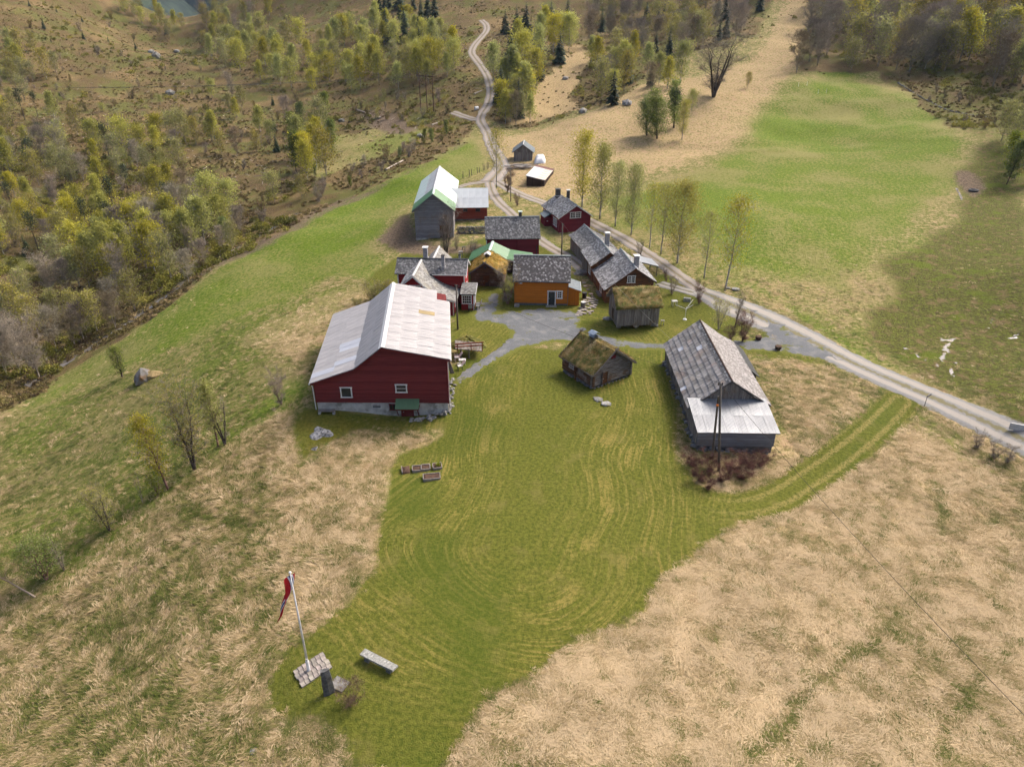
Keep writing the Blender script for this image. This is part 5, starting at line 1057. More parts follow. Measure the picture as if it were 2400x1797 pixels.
def open_shed():
    b = empty('lean_to_shed', (3.31, 164.0, .5), R(-12.4), 'dark low shed with half-rusted pent roof by the timber pile', 'shed'); w, l, zl, zr = 4.07, 12.6, 2.55, 1.72
    mb = MB(); mb.prism([(0, 0, -.3), (w, 0, -.3), (w, 0, zr-.1), (0, 0, zl-.1)], (0, l, 0)); mb.build('wall', DARK_V, b)
    vclad(b, (0, 0, 0), FX, FN, [(0, 0), (w, 0), (w, zr-.1), (0, zl-.1)], .22, DARK_V); vclad(b, (w, 0, 0), SU, RN, [(0, 0), (l, 0), (l, zr-.1), (0, zr-.1)], .22, DARK_V)
    corr_roof(b, [((w+.15, -.15, zr), (w+.15, l, zr)), ((-.15, -.15, zl), (-.15, l, zl))], 6, [2], lambda si, j, i: RUSTM if i == 5 else (RUSTY if j == 0 else ZINC_W), waves=8)
    for k in range(12): rock('foundation_stone', STONE, .3, 700+k, b, (w+.15, .6+k*1.0, .0), .6)
open_shed()
# ------------------------------------------------------------------ vegetation
BARK_B = simple('birch bark', (.42,.40,.37), (.16,.14,.12), 4, .9, stretch=(1, 1, 3), objrand=.3)
BARK_D = simple('dark bark', (.10,.080,.065), (.055,.043,.035), 5, .95, objrand=.4)
TWIG_G = simple('grey brown twigs', (.33,.28,.22), (.24,.20,.155), 2, .95, objrand=.5)
TWIG_P = simple('reddish brown twigs', (.21,.125,.095), (.145,.09,.07), 2, .95, objrand=.4)
TWIG_B = simple('olive brown twigs', (.29,.23,.14), (.20,.155,.095), 2, .95, objrand=.4)
def leaf_mat(name, c1, c2, objrand=.45, trans=.42):
    m, nt, b = NT(name); t = attr(nt, 'tint'); col = mixc(nt, t, c1, c2); oi = nt.nodes.new('ShaderNodeObjectInfo'); hs = nt.nodes.new('ShaderNodeHueSaturation')
    LK(nt, mth(nt, 'MULTIPLY_ADD', oi.outputs['Random'], objrand, 1-objrand/2), hs.inputs['Value']); r2 = mth(nt, 'FRACT', mth(nt, 'MULTIPLY', oi.outputs['Random'], 31.7))
    LK(nt, mth(nt, 'MULTIPLY_ADD', r2, .035, .492), hs.inputs['Hue']); LK(nt, mth(nt, 'MULTIPLY_ADD', r2, -.35, 1.1), hs.inputs['Saturation']); LK(nt, col, hs.inputs['Color']); col = hs.outputs[0]
    LK(nt, col, b.inputs['Base Color']); b.inputs['Roughness'].default_value = .7; b.inputs['Specular IOR Level'].default_value = .2
    tr = nt.nodes.new('ShaderNodeBsdfTranslucent'); LK(nt, col, tr.inputs[0]); mx = nt.nodes.new('ShaderNodeMixShader'); mx.inputs[0].default_value = trans
    LK(nt, b.outputs[0], mx.inputs[1]); LK(nt, tr.outputs[0], mx.inputs[2]); LK(nt, mx.outputs[0], nt.nodes['Material Output'].inputs[0]); return m
LEAF_Y = leaf_mat('young birch leaves', (.31,.295,.036), (.50,.46,.085))
LEAF_G = leaf_mat('fresh green leaves', (.13,.17,.02), (.25,.27,.045))
LEAF_O = leaf_mat('olive leaves', (.235,.22,.043), (.39,.345,.085))
NEEDLE = leaf_mat('spruce needles', (.018,.030,.012), (.042,.060,.020), .5, .1)
NEEDLE_P = leaf_mat('pine needles', (.045,.060,.022), (.085,.095,.035), .4, .1)
def quads(P, size, rg, tint=None, up=.3):
    n = len(P); a = rg.normal(size=(n, 3)); a /= np.linalg.norm(a, axis=1)[:, None]; b = rg.normal(size=(n, 3)); b = np.cross(a, b); b /= np.linalg.norm(b, axis=1)[:, None]+1e-9
    s = size*rg.uniform(.6, 1.35, (n, 1)); V = np.stack([P-a*s*.5, P+b*s*.32, P+a*s*.5, P-b*s*.32], 1).reshape(-1, 3); F = np.arange(4*n).reshape(-1, 4)
    t = rg.random(n) if tint is None else tint; return V, F, np.clip(t, .01, .99)
def slivers(P, D, w, rg):
    n = len(P); s = np.cross(D, rg.normal(size=(n, 3))); s /= np.linalg.norm(s, axis=1)[:, None]+1e-9; w = np.asarray(w)
    V = np.stack([P-s*w, P+s*w, P+D], 1).reshape(-1, 3); return V, np.arange(3*n).reshape(-1, 3)
def gen_tree(seed, h, r, nbr=40, t0=.25, reach=.2, ang=55, leaf_n=0, leaf=.2, spread=.5, twigs=800, twl=.6, tww=.014, stems=1, splay=.0, shape='oval', lean=(0, 0), sub=4, droop=0., lmat=None, bark=None, twmat=None, name='birch'):
    rg = np.random.default_rng(seed); rr = random.Random(seed); mb = MB(); LP = []; TP = []; TD = []
    for st in range(stems):
        az0 = rr.uniform(0, 6.28); sv = Vector((math.cos(az0), math.sin(az0), 0))*splay*(rr.uniform(.5, 1) if stems > 1 else 0); hh = h*(rr.uniform(.8, 1) if st else 1); pts = []; x = Vector((sv.x*.15*h/4, sv.y*.15*h/4, -.15)); n = 8
        for k in range(n+1):
            t = k/n; pts.append(Vector((sv.x*t*hh+lean[0]*t*hh+rr.gauss(0, .012)*hh*t, sv.y*t*hh+lean[1]*t*hh+rr.gauss(0, .012)*hh*t, hh*t-.15)))
        rad = [r*(1-.93*k/n)/(1+.35*(stems-1)**.5) for k in range(n+1)]; mb.path(pts, rad, 6)
        nb = max(4, nbr//stems)
        for i in range(nb):
            t = t0+(1-t0)*((i+.5)/nb)**.9*.985; k = min(int(t*n), n-1); f = t*n-k; p = pts[k].lerp(pts[k+1], f); az = i*2.399+rr.uniform(-.5, .5)
            prof = {'oval': math.sin(math.pi*min(1, .12+.88*(t-t0)/(1-t0)))**.7, 'cone': (1-t)**.8+.08, 'fan': .35+.65*t, 'col': .55+.3*math.sin(math.pi*t)-.5*max(0, t-.75)}[shape]
            L = max(.25, hh*reach*prof*rr.uniform(.7, 1.25)); A = R(ang*rr.uniform(.75, 1.2))*(1-.35*t); d = Vector((math.cos(az)*math.sin(A), math.sin(az)*math.sin(A), math.cos(A))); q = [p]; cur = p; dd = d.copy()
            for s in range(3): dd = (dd+Vector((rr.gauss(0, .12), rr.gauss(0, .12), .12-droop*s*.3))).normalized(); cur = cur+dd*L/3; q.append(cur)
            rb = max(.008, rad[k]*.42); mb.path(q, [rb, rb*.7, rb*.4, rb*.15], 3)
            for j in range(sub):
                s = rr.uniform(.25, 1.)*3; k2 = min(int(s), 2); b0 = q[k2].lerp(q[k2+1], s-k2); sd = (dd*.5+Vector((rr.gauss(0, .6), rr.gauss(0, .6), rr.gauss(.15-droop, .4)))).normalized(); l2 = L*rr.uniform(.25, .5); e0 = b0+sd*l2
                mb.tube(b0, e0, rb*.35, rb*.1, 3, cap=False); m = 4
                for z in range(m): LP.append(b0.lerp(e0, (z+.6)/m))
            LP += [q[2], q[3], q[1].lerp(q[2], .5)]
    LPa = np.array([tuple(p) for p in LP]); ext = spread*h*.05+.12
    crown = None
    if leaf_n:
        P = LPa[rg.integers(0, len(LPa), leaf_n)]+rg.normal(0, ext, (leaf_n, 3))*[1, 1, .8]; clump = .5+1.6*vnoise(P[:, 0]*2+seed, P[:, 1]*2+P[:, 2]*1.7, 1.6, 2); V, F, T = quads(P, leaf, rg, clump+rg.normal(0, .15, leaf_n)); crown = np_mesh(name+'_crown', V, F, lmat, False, tint=T)
    tw = None
    if twigs:
        P = LPa[rg.integers(0, len(LPa), twigs)]; D = rg.normal(size=(twigs, 3))*[1, 1, .8]+[0, 0, .35-droop]; C = P-np.array([0, 0, h*.45]); D += .5*C/np.linalg.norm(C, axis=1)[:, None]; D = D/np.linalg.norm(D, axis=1)[:, None]*rg.uniform(.5, 1.2, (twigs, 1))*twl; V, F = slivers(P, D, tww, rg); tw = np_mesh(name+'_twigs', V, F, twmat or TWIG_G, False)
    tm = mb.mesh(name+'_trunk', bark or BARK_B, True); return tm, crown, tw
def gen_spruce(seed, h, rad, mat=NEEDLE, dens=1.):
    rg = random.Random(seed); mb = MB(); mb.tube((0, 0, -.2), (0, 0, h*.97), h*.016, .02, 6); V = []; F = []; T = []; z = h*.06
    while z < h*.985:
        f = 1-z/h; L0 = rad*(f**.85)+.12; nb = max(5, int(9*dens*(.5+f*.6)))
        for k in range(nb):
            az = rg.uniform(0, 6.28); L = L0*rg.uniform(.65, 1.15); dx, dy = math.cos(az), math.sin(az); px, py = -dy, dx; dr = L*rg.uniform(.18, .42); wv = L*rg.uniform(.16, .26)+.05; i = len(V); zz_ = z+rg.uniform(-.1, .1)*h*.03
            V += [(dx*.05, dy*.05, zz_+L*.12), (dx*L*.45+px*wv, dy*L*.45+py*wv, zz_-dr*.35), (dx*L*.5, dy*L*.5, zz_-dr*.1+.04*L), (dx*L*.45-px*wv, dy*L*.45-py*wv, zz_-dr*.35), (dx*L+px*wv*.45, dy*L+py*wv*.45, zz_-dr*1.05), (dx*L*1.08, dy*L*1.08, zz_-dr*.75), (dx*L-px*wv*.45, dy*L-py*wv*.45, zz_-dr*1.05)]
            F += [(i, i+1, i+2), (i, i+2, i+3), (i+1, i+4, i+2), (i+2, i+4, i+5), (i+2, i+5, i+6), (i+2, i+6, i+3)]; t = min(.99, max(.01, rg.gauss(.45, .25))); T += [t]*6
        z += h*.030*rg.uniform(.7, 1.2)/dens**.5
    return mb.mesh('spruce_trunk', BARK_D, True), np_mesh('spruce_crown', np.array(V), np.array(F), mat, False, tint=T), None
def gen_pine(seed, h):
    rg = np.random.default_rng(seed); tm, c, tw = gen_tree(seed, h, h*.016, 22, .55, .14, 75, 900, .32, .9, 0, lmat=NEEDLE_P, bark=BARK_D, name='pine', sub=3); return tm, c, tw
PROTO = {}
def protos(key, lst): PROTO[key] = lst
protos('birch', [gen_tree(10+k, 10, .13, 50, .14, .36+.03*k, 62, 2600, .38, .8, 300, .7, .02, lmat=LEAF_Y, shape='oval' if k % 2 else 'cone') for k in range(5)])
protos('olive', [gen_tree(30+k, 10, .13, 46, .12, .40, 62, 1700, .36, .9, 1000, .9, .02, lmat=LEAF_O, shape='oval', stems=1+k % 2, splay=.12, bark=TWIG_G) for k in range(4)])
protos('green', [gen_tree(40+k, 8, .13, 46, .12, .24, 55, 2300, .30, .55, 200, .7, .02, lmat=LEAF_G, shape='oval', stems=2, splay=.14, bark=BARK_D) for k in range(3)])
protos('bare', [gen_tree(50+k, 10, .12, 46, .16, .38, 58, 0, twigs=3800, twl=1.25, tww=.020, stems=1+k % 3, splay=.16, bark=TWIG_G, twmat=TWIG_G if k != 2 else TWIG_B, shape='fan' if k % 2 else 'oval', sub=5) for k in range(5)])
protos('shrub', [gen_tree(60+k, 3, .05, 40, .05, .40, 55, 500 if k % 2 else 0, .22, .8, 1100, .7, .016, stems=7, splay=.42, bark=TWIG_P, twmat=TWIG_P if k % 2 else TWIG_G, lmat=LEAF_O, shape='fan') for k in range(4)])
protos('spruce', [gen_spruce(70+k, 10, rr_) for k, rr_ in enumerate((1.9, 2.2, 1.6, 2.5))])
protos('pine', [gen_pine(80+k, 10) for k in range(2)])
KNAME = {'birch': ('birch_tree', 'tree'), 'olive': ('leafing_tree', 'tree'), 'green': ('alder_tree', 'tree'), 'bare': ('bare_tree', 'tree'), 'shrub': ('shrub', 'shrub'), 'spruce': ('spruce_tree', 'tree'), 'pine': ('pine_tree', 'tree')}
def plant(kind, loc, h, label, group=None, var=None, yaw=None, base_h=None, lean=None, wide=1., meshes=None, name=None, cat=None):
    ms = meshes or PROTO[kind][var if var is not None else random.randrange(len(PROTO[kind]))]; bh = base_h or {'green': 8., 'shrub': 3.}.get(kind, 10.)
    s = h/bh; nm, ct = KNAME.get(kind, (name, cat)); o = empty(name or nm, loc, random.uniform(0, 6.28) if yaw is None else yaw, label, cat or ct, group); o.scale = (s*wide, s*wide, s)
    if lean: o.rotation_euler = (lean[0], lean[1], o.rotation_euler[2])
    link_mesh('trunk', ms[0], None, o)
    if ms[1]: link_mesh('crown', ms[1], None, o)
    if ms[2]: link_mesh('twigs' if ms[1] else 'crown', ms[2], None, o)
    return o
def height_of(base, vtop):
    lo, hi = 0., 40.
    for _ in range(40):
        m = (lo+hi)/2
        if proj((base[0], base[1], base[2]+m))[1] > vtop: lo = m
        else: hi = m
    return lo
def plant_px(kind, u, v, vtop, label, group=None, **kw):
    p = G1(u, v); return plant(kind, tuple(p), height_of(p, vtop), label, group, **kw)
# roadside birches: finer leaves because they stand nearer
fineB = [gen_tree(90+k, 12, .15, 64, .12, .27, 58, 7000, .19, .6, 700, .6, .012, lmat=LEAF_Y, shape='col', sub=5) for k in range(3)]
sparseB = [gen_tree(95+k, 12, .13, 50, .25, .25, 58, 2600, .18, .6, 900, .6, .012, lmat=LEAF_Y, shape='oval', sub=5) for k in range(2)]
goldB = [gen_tree(98, 12, .16, 70, .10, .32, 62, 9500, .19, .7, 600, .6, .012, lmat=leaf_mat('golden birch leaves', (.27,.22,.024), (.42,.34,.055), .1), shape='oval', sub=5)]
ROW = [(1364,486,320,0,'birch standing behind the red house chimneys, first of the roadside row'),(1406,513,347,1,'slim birch, second in the roadside row counting from the red house'),(1442,530,390,0,'third birch in the roadside row counting from the red house'),(1479,551,396,2,'fourth and darker birch of the roadside row, straight trunk by the track'),(1522,581,434,3,'thin birch, fifth in the roadside row, beside the farm track'),(1549,596,434,3,'very slender birch just before the broad golden one'),(1587,617,434,5,'broad golden-green birch by the track, widest of the roadside row'),(1650,652,499,3,'short slim birch between the broad golden birch and the leaning one'),(1699,681,466,4,'tall sparse leaning birch at the road bend with slabs beside it')]
for u, v, vt, k, lab in ROW:
    ms = fineB[k] if k < 3 else (sparseB[k-3] if k < 5 else goldB[0]); plant_px('birch', u, v, vt, lab, 'birches along the farm track', meshes=ms, base_h=12, lean=(0, R(3), 0) if k == 4 else None)
plant_px('birch', 1164, 440, 306, 'slim young birch at the track junction near the grey barn', meshes=sparseB[0], base_h=12)
# big bare tree and the clump on the far field
bigbare = gen_tree(120, 18, .55, 46, .10, .42, 60, 0, twigs=5200, twl=1.5, tww=.022, stems=5, splay=.36, bark=BARK_D, twmat=TWIG_G, shape='fan', sub=8)
plant_px('bare', 1672, 228, 88, 'huge bare spreading tree at the edge of the far field', meshes=bigbare, base_h=18, name='spreading_tree', var=0, wide=1.6)
fineG = gen_tree(121, 12, .2, 70, .06, .27, 55, 6500, .24, .55, 300, .7, .015, lmat=LEAF_G, stems=3, splay=.14, bark=BARK_D, shape='oval', sub=5)
plant_px('green', 1540, 325, 208, 'dense green alder clump standing alone on the far field', meshes=fineG, base_h=12, wide=1.55)
plant_px('green', 1516, 318, 225, 'left lobe of the green alder clump on the far field', meshes=fineG, base_h=12, wide=1.5)
plant_px('green', 1580, 300, 190, 'taller green tree just behind the alder clump', base_h=8)
plant_px('birch', 1598, 328, 240, 'small pale birch in front of the alder clump', meshes=fineB[0], base_h=12)
plant_px('pine', 1578, 300, 210, 'dark pine hidden among the alder clump')
plant_px('birch', 1620, 262, 215, 'little yellow birch below the huge bare tree'); plant_px('olive', 1752, 206, 172, 'tiny leafing tree alone on the far field'); plant_px('bare', 1866, 172, 75, 'bare grey tree at the top edge of the green field', var=2); plant_px('bare', 1915, 155, 60, 'bare trees with pale trunk by the wood edge above the field', var=4)
plant_px('olive', 1995, 165, 95, 'roundish grey-green sallow at the wood edge above the field', wide=1.5)
# hedge line and left field
rb = gen_tree(130, 5, .16, 60, .12, .34, 60, 3200, .13, .5, 300, .4, .012, lmat=LEAF_G, stems=1, bark=BARK_D, shape='oval', sub=6)
plant_px('green', 287, 884, 814, 'small round green tree beside the haystack-shaped boulder', meshes=rb, base_h=5, name='round_tree')
b1 = gen_tree(131, 8, .12, 50, .2, .22, 55, 3600, .14, .5, 900, .45, .008, lmat=LEAF_Y, shape='oval', bark=TWIG_P); plant_px('birch', 394, 1146, 976, 'thin leaning birch in the field hedge line', meshes=b1, base_h=8, lean=(0, R(-7), 0), yaw=0)
b2 = gen_tree(132, 8, .22, 60, .16, .34, 60, 3200, .12, .5, 4200, .6, .007, lmat=LEAF_O, stems=2, splay=.16, bark=BARK_D, twmat=TWIG_G, shape='fan', sub=7); plant_px('olive', 456, 1100, 930, 'broad barely leafing tree in the middle of the hedge line', meshes=b2, base_h=8, name='hedge_tree')
plant_px('birch', 512, 1046, 893, 'golden birch at the upper end of the hedge line', meshes=gen_tree(133, 9, .12, 50, .18, .24, 55, 4600, .15, .5, 500, .45, .008, lmat=LEAF_Y, shape='cone', bark=TWIG_P), base_h=9)
plant_px('bare', 528, 1042, 940, 'bare grey stump-like tree beside the golden hedge birch', meshes=gen_tree(134, 6, .2, 26, .1, .22, 40, 0, twigs=900, twl=.6, tww=.008, stems=4, splay=.2, bark=BARK_D, twmat=TWIG_G, shape='fan'), base_h=6)
plant_px('olive', 258, 1243, 1146, 'small round-crowned tree standing alone in the hedge line', meshes=gen_tree(135, 5, .14, 50, .15, .36, 58, 3800, .10, .5, 2200, .4, .006, lmat=LEAF_O, stems=3, splay=.3, bark=BARK_D, shape='oval', sub=6), base_h=5, name='hedge_tree')
plant_px('green', 110, 1358, 1256, 'bushy fresh green rowan low in the hedge line', meshes=gen_tree(136, 4, .12, 60, .08, .42, 60, 4200, .11, .6, 500, .4, .007, lmat=LEAF_G, stems=4, splay=.3, bark=TWIG_P, shape='oval', sub=6), base_h=4, name='rowan_bush')
plant_px('bare', 150, 1336, 1275, 'bare twiggy bush next to the green rowan', meshes=gen_tree(137, 3, .07, 30, .1, .3, 45, 0, twigs=900, twl=.5, tww=.006, stems=4, splay=.3, bark=BARK_D, twmat=TWIG_G, shape='fan'), base_h=3)
plant_px('bare', 84, 1398, 1290, 'pale bare birch leaning over the lower left field corner', meshes=gen_tree(138, 6, .11, 26, .3, .22, 50, 0, twigs=1300, twl=.7, tww=.007, bark=TWIG_G, twmat=TWIG_P, shape='fan', lean=(-.95, .0), sub=6), base_h=6, yaw=0)
plant_px('bare', 335, 1178, 1108, 'two thin saplings below the leaning hedge birch', meshes=gen_tree(139, 4, .05, 20, .2, .12, 40, 160, .1, .5, 300, .4, .006, lmat=LEAF_Y, stems=2, splay=.12, bark=TWIG_G), base_h=4)
plant_px('green', 372, 1158, 1110, 'small leafy bush at the foot of the leaning hedge birch', meshes=gen_tree(140, 2, .05, 30, .05, .4, 55, 900, .1, .7, 300, .3, .006, lmat=LEAF_G, stems=5, splay=.35, bark=TWIG_P), base_h=2, name='hedge_bush')
# farmyard trees and bushes
plant_px('bare', 1045, 606, 498, 'bare garden tree behind the farmhouse, in front of the grey barn', meshes=gen_tree(150, 7, .2, 50, .22, .30, 48, 0, twigs=3600, twl=.8, tww=.009, stems=3, splay=.2, bark=BARK_D, twmat=TWIG_G, shape='fan', sub=7), base_h=7, name='garden_tree')
gb = [gen_tree(151+k, 3, .08, 44, .06, .38, 52, 260 if k else 0, .08, .6, 2600, .5, .007, stems=5, splay=.4, bark=TWIG_P, twmat=TWIG_P if k == 0 else TWIG_G, lmat=LEAF_O, shape='fan', sub=5) for k in range(3)]
for u, v, vt, k, wd, lab in [(1190,712,640,1,1.1,'bare brown lilac bush at the left corner of the orange house'),(1188,452,400,0,1.,'bare bush beside the utility pole by the track junction'),(1212,482,456,0,1.2,'low reddish brown bush on the verge below the track junction'),(1638,712,664,0,.9,'bare upright shrub at the garden corner by the road'),(1740,800,735,0,1.1,'large red-brown bush at the road bend garden'),(1705,806,768,0,1.3,'low red-brown hedge bush beside the big road bend bush'),(1575,690,655,1,.9,'small brown bush by the lower road next to the storehouse garden'),(1562,660,636,0,1.,'small bare bush on the strip between the two tracks'),(1498,606,570,1,.7,'thin bare sapling on the strip beside the farm track'),(1110,600,566,2,1.,'bare currant bush in the garden behind the log cabin'),(1070,585,555,2,1.,'thin bare fruit bush next to the bird table'),(660,948,882,1,.9,'small leafing bush at the left corner of the big barn'),(1185,432,415,0,1.,'small twiggy bush at the foot of the far utility pole')]:
    plant_px('shrub', u, v, vt, lab, meshes=gb[k], base_h=3, wide=wd)
plant_px('olive', 1684, 772, 700, 'yellow-green garden bush beside the road bend', meshes=gen_tree(155, 4, .1, 50, .15, .36, 55, 1500, .09, .6, 1600, .45, .006, lmat=LEAF_Y, stems=3, splay=.25, bark=TWIG_G, sub=6), base_h=4, name='garden_bush')
plant_px('bare', 1722, 768, 700, 'bare grey apple tree behind the red-brown bush', meshes=gen_tree(156, 5, .14, 36, .2, .3, 45, 0, twigs=1500, twl=.6, tww=.007, stems=2, splay=.2, bark=BARK_D, twmat=TWIG_G, shape='fan', lean=(.25, 0)), base_h=5, yaw=0, name='apple_tree')
for u, v, vt, lab in [(872,706,668,'dense olive bush between the big barn roof and the field'),(905,694,660,'second olive bush behind the big barn ridge'),(838,720,700,'low bush at the back corner of the big barn roof')]:
    plant_px('olive', u, v, vt, lab, meshes=gen_tree(157+u % 3, 3, .08, 60, .05, .5, 58, 2200, .13, .7, 1200, .5, .008, lmat=LEAF_O, stems=6, splay=.5, bark=TWIG_P, sub=5), base_h=3, wide=1.4, name='field_bush')
brm = [gen_tree(160+k, 1.6, .03, 46, .03, .6, 60, 0, twigs=3000, twl=.45, tww=.006, stems=10, splay=.9, bark=TWIG_P, twmat=simple('bramble canes %d' % k, (.15,.065,.05), (.085,.04,.03), 2, .95), shape='fan', sub=5) for k in range(2)]
for i, (u, v, wd) in enumerate([(1625,1092,1.3),(1665,1105,1.2),(1715,1100,1.5),(1755,1095,1.4),(1782,1090,1.2),(1690,1130,1.),(1740,1122,1.2),(1640,1128,1.),(1660,1145,.9)]):
    p = G1(u, v); plant('shrub', tuple(p), 1.3, 'tangle of red-brown bramble canes round the utility pole stays', 'bramble bushes below the lean-to', meshes=brm[i % 2], base_h=1.6, wide=wd, name='bramble_bush', cat='bush')
plant_px('shrub', 826, 1652, 1612, 'low reddish twiggy bush beside the standing stone', meshes=gen_tree(165, 1.2, .025, 50, .03, .7, 62, 700, .045, .7, 2600, .3, .004, lmat=LEAF_O, stems=10, splay=1., bark=TWIG_P, twmat=TWIG_P, shape='fan'), base_h=1.2, wide=.85)
for k, (u, v) in enumerate([(2330,1075),(2360,1085),(2290,1050)]): plant_px('shrub', u, v, v-32, ('olive roadside bush on the bank below the road, at the picture edge', 'second bank bush close to the culvert boards', 'low grassy bush highest up the road bank')[k], meshes=gb[1], base_h=3, wide=1.4)
# ------------------------------------------------------------------ the woods
def scatter_px(poly, n, mind):
    P = np.array(poly, float); out = []; tries = 0
    while len(out) < n and tries < n*60:
        tries += 1; u = RNG.uniform(P[:, 0].min(), P[:, 0].max()); v = RNG.uniform(P[:, 1].min(), P[:, 1].max())
        if not in_poly(P, np.array([u]), np.array([v]))[0]: continue
        if any((u-a)**2+((v-b)*1.4)**2 < mind*mind for a, b in out): continue
        out.append((u, v))
    return out
WOODS = [
 # polygon (photo points of the feet), count, min spacing, kinds, height range m, label, group
 ([(550,80),(700,110),(900,60),(1000,60),(1085,120),(1070,185),(900,215),(760,225),(600,200),(530,150)], 74, 17, ['birch']*6+['olive'], (8, 13), 'young yellow-green birch in the dense stand above the power line', 'birches of the dense hillside stand'),
 ([(880,20),(960,0),(1070,60),(1010,130),(900,120)], 16, 14, ['spruce'], (9, 16), 'dark spruce among the birches of the dense stand', 'spruces above the power line'),
 ([(1160,70),(1340,60),(1345,130),(1265,210),(1240,300),(1185,295),(1155,190)], 30, 15, ['spruce']*3+['birch']*2, (8, 15), None, None),
 ([(1170,200),(1260,200),(1240,300),(1185,292)], 14, 17, ['birch', 'birch', 'olive', 'bare'], (8, 13), None, None),
 ([(1380,130),(1500,110),(1620,140),(1600,210),(1470,250),(1400,250)], 26, 18, ['birch', 'birch', 'olive', 'bare', 'spruce'], (8, 13), None, None),
 ([(1380,0),(1830,-20),(1800,20),(1740,90),(1690,125),(1480,130),(1380,110)], 62, 17, ['bare']*4+['olive']*3+['spruce'], (9, 14), None, None),
 ([(1900,0),(2420,-20),(2420,200),(2330,210),(2200,190),(2080,165),(1890,150),(1890,60)], 105, 18, ['bare']*5+['olive']*4+['birch'], (11, 17), None, None),
 ([(2290,330),(2420,300),(2420,440),(2330,430),(2350,360)], 9, 22, ['olive', 'green'], (7, 10), 'yellow-leaved tree at the muddy pasture corner', 'trees at the pasture corner'),
 ([(0,250),(120,260),(200,330),(360,330),(430,290),(520,330),(420,420),(200,430),(0,450)], 44, 24, ['birch']*4+['olive']*2+['bare', 'spruce', 'pine'], (7, 11), None, None),
 ([(0,120),(60,110),(140,150),(160,230),(0,240)], 12, 22, ['birch', 'olive', 'olive'], (7, 11), None, None),
 ([(280,30),(400,90),(440,70),(330,10)], 14, 12, ['birch', 'spruce', 'olive'], (7, 11), None, None),
 ([(40,0),(280,20),(330,110),(250,160),(80,90)], 15, 22, ['spruce', 'spruce', 'shrub'], (3, 7), None, None),
 ([(470,30),(560,0),(640,20),(640,110),(520,180),(470,120)], 30, 19, ['birch', 'olive', 'olive', 'bare'], (8, 12), None, None),
 ([(480,220),(700,230),(760,330),(600,420),(480,360)], 26, 24, ['birch', 'olive', 'bare', 'spruce', 'shrub'], (6, 10), None, None),
 ([(690,300),(770,290),(790,420),(740,450),(690,400)], 13, 20, ['birch', 'olive', 'green'], (9, 13), None, None),
 ([(0,440),(220,440),(420,440),(500,470),(440,560),(200,600),(0,600)], 46, 26, ['birch']*3+['olive', 'bare', 'spruce', 'pine'], (6, 10), None, None),
 ([(130,640),(300,560),(480,520),(560,500),(520,590),(380,640),(200,690)], 34, 22, ['birch']*4+['olive', 'bare'], (8, 11), None, None),
 ([(420,560),(620,460),(700,440),(720,470),(600,550),(470,640)], 22, 20, ['olive', 'bare', 'shrub', 'green'], (5, 8), None, None),
 ([(0,700),(150,690),(330,680),(440,640),(450,660),(310,765),(170,850),(0,950)], 22, 27, ['bare']*3+['olive']*3, (6, 9.5), None, None),
 ([(0,200),(300,220),(520,250),(700,330),(560,480),(300,560),(0,640)], 60, 22, ['shrub', 'shrub', 'birch'], (3, 5), None, None),
 ([(2090,190),(2400,260),(2400,330),(2260,300)], 10, 20, ['shrub'], (1.5, 3), None, None),
 ([(0,60),(330,110),(500,170),(480,250),(250,230),(0,230)], 50, 20, ['shrub', 'shrub', 'spruce'], (1.2, 2.6), None, None),
 ([(820,250),(1000,215),(1060,230),(1060,265),(950,285),(830,290)], 16, 18, ['shrub', 'olive', 'shrub'], (2.5, 5), None, None),
 ([(700,420),(900,370),(1080,300),(1060,318),(900,405),(740,480)], 20, 17, ['shrub', 'green', 'shrub'], (2.5, 4.5), None, None),
]
ZONE = {2: 'beside the forest road', 3: 'beside the forest road', 4: 'on the clearing by the far field', 5: 'in the wood above the far field', 6: 'in the wood above the green hill', 8: 'on the brown left hillside', 9: 'at the upper left edge', 10: 'on the saddle ridge', 11: 'on the heathy knoll', 12: 'on the slope right of the saddle', 13: 'on the felled slope', 14: 'near the bend of the stream', 15: 'on the brown slope beyond the stream', 16: 'in the band along the stream', 17: 'on the stream bank', 18: 'in the dark wood by the stream', 19: 'scattered on the brown slope', 20: 'in the damp corner below the wood', 21: 'on the heath below the saddle', 22: 'by the power line', 23: 'on the field bank'}
KTXT = {'birch': 'yellow-green birch', 'olive': 'half-leafed olive tree', 'green': 'fresh green alder', 'bare': 'bare grey-brown tree', 'spruce': 'dark spruce', 'pine': 'thin-crowned pine', 'shrub': 'twiggy brown shrub'}
KPL = {'birch': 'yellow-green birches', 'olive': 'half-leafed olive trees', 'green': 'fresh green alders', 'bare': 'bare grey-brown trees', 'spruce': 'dark spruces', 'pine': 'thin-crowned pines', 'shrub': 'twiggy brown shrubs'}
ORD = ['leftmost', 'second', 'third', 'fourth', 'fifth', 'sixth', 'seventh', 'eighth', 'ninth', 'tenth', 'eleventh', 'twelfth']
BYG = {}
for wi, (poly, n, md, kinds, (h0, h1), lab, grp) in enumerate(WOODS):
    pts = scatter_px(poly, n, md)
    if not pts: continue
    W3 = GP(pts)
    for p in W3:
        k = random.choice(kinds); h = random.uniform(h0, h1)
        if k == 'shrub': h = min(h, random.uniform(1.8, 4.))
        if k == 'spruce' and h1 < 12: h = random.uniform(.4, .9)*h
        zn = ZONE.get(wi, 'in the dense stand above the power line' if wi < 2 else 'at the muddy pasture corner'); L = '%s %s' % (KTXT[k], zn); g = '%s %s' % (KPL[k], zn)
        BYG.setdefault(g, []).append((float(proj(p)[0]), plant(k, (float(p[0]), float(p[1]), float(p[2])-.1), h, L, g)))
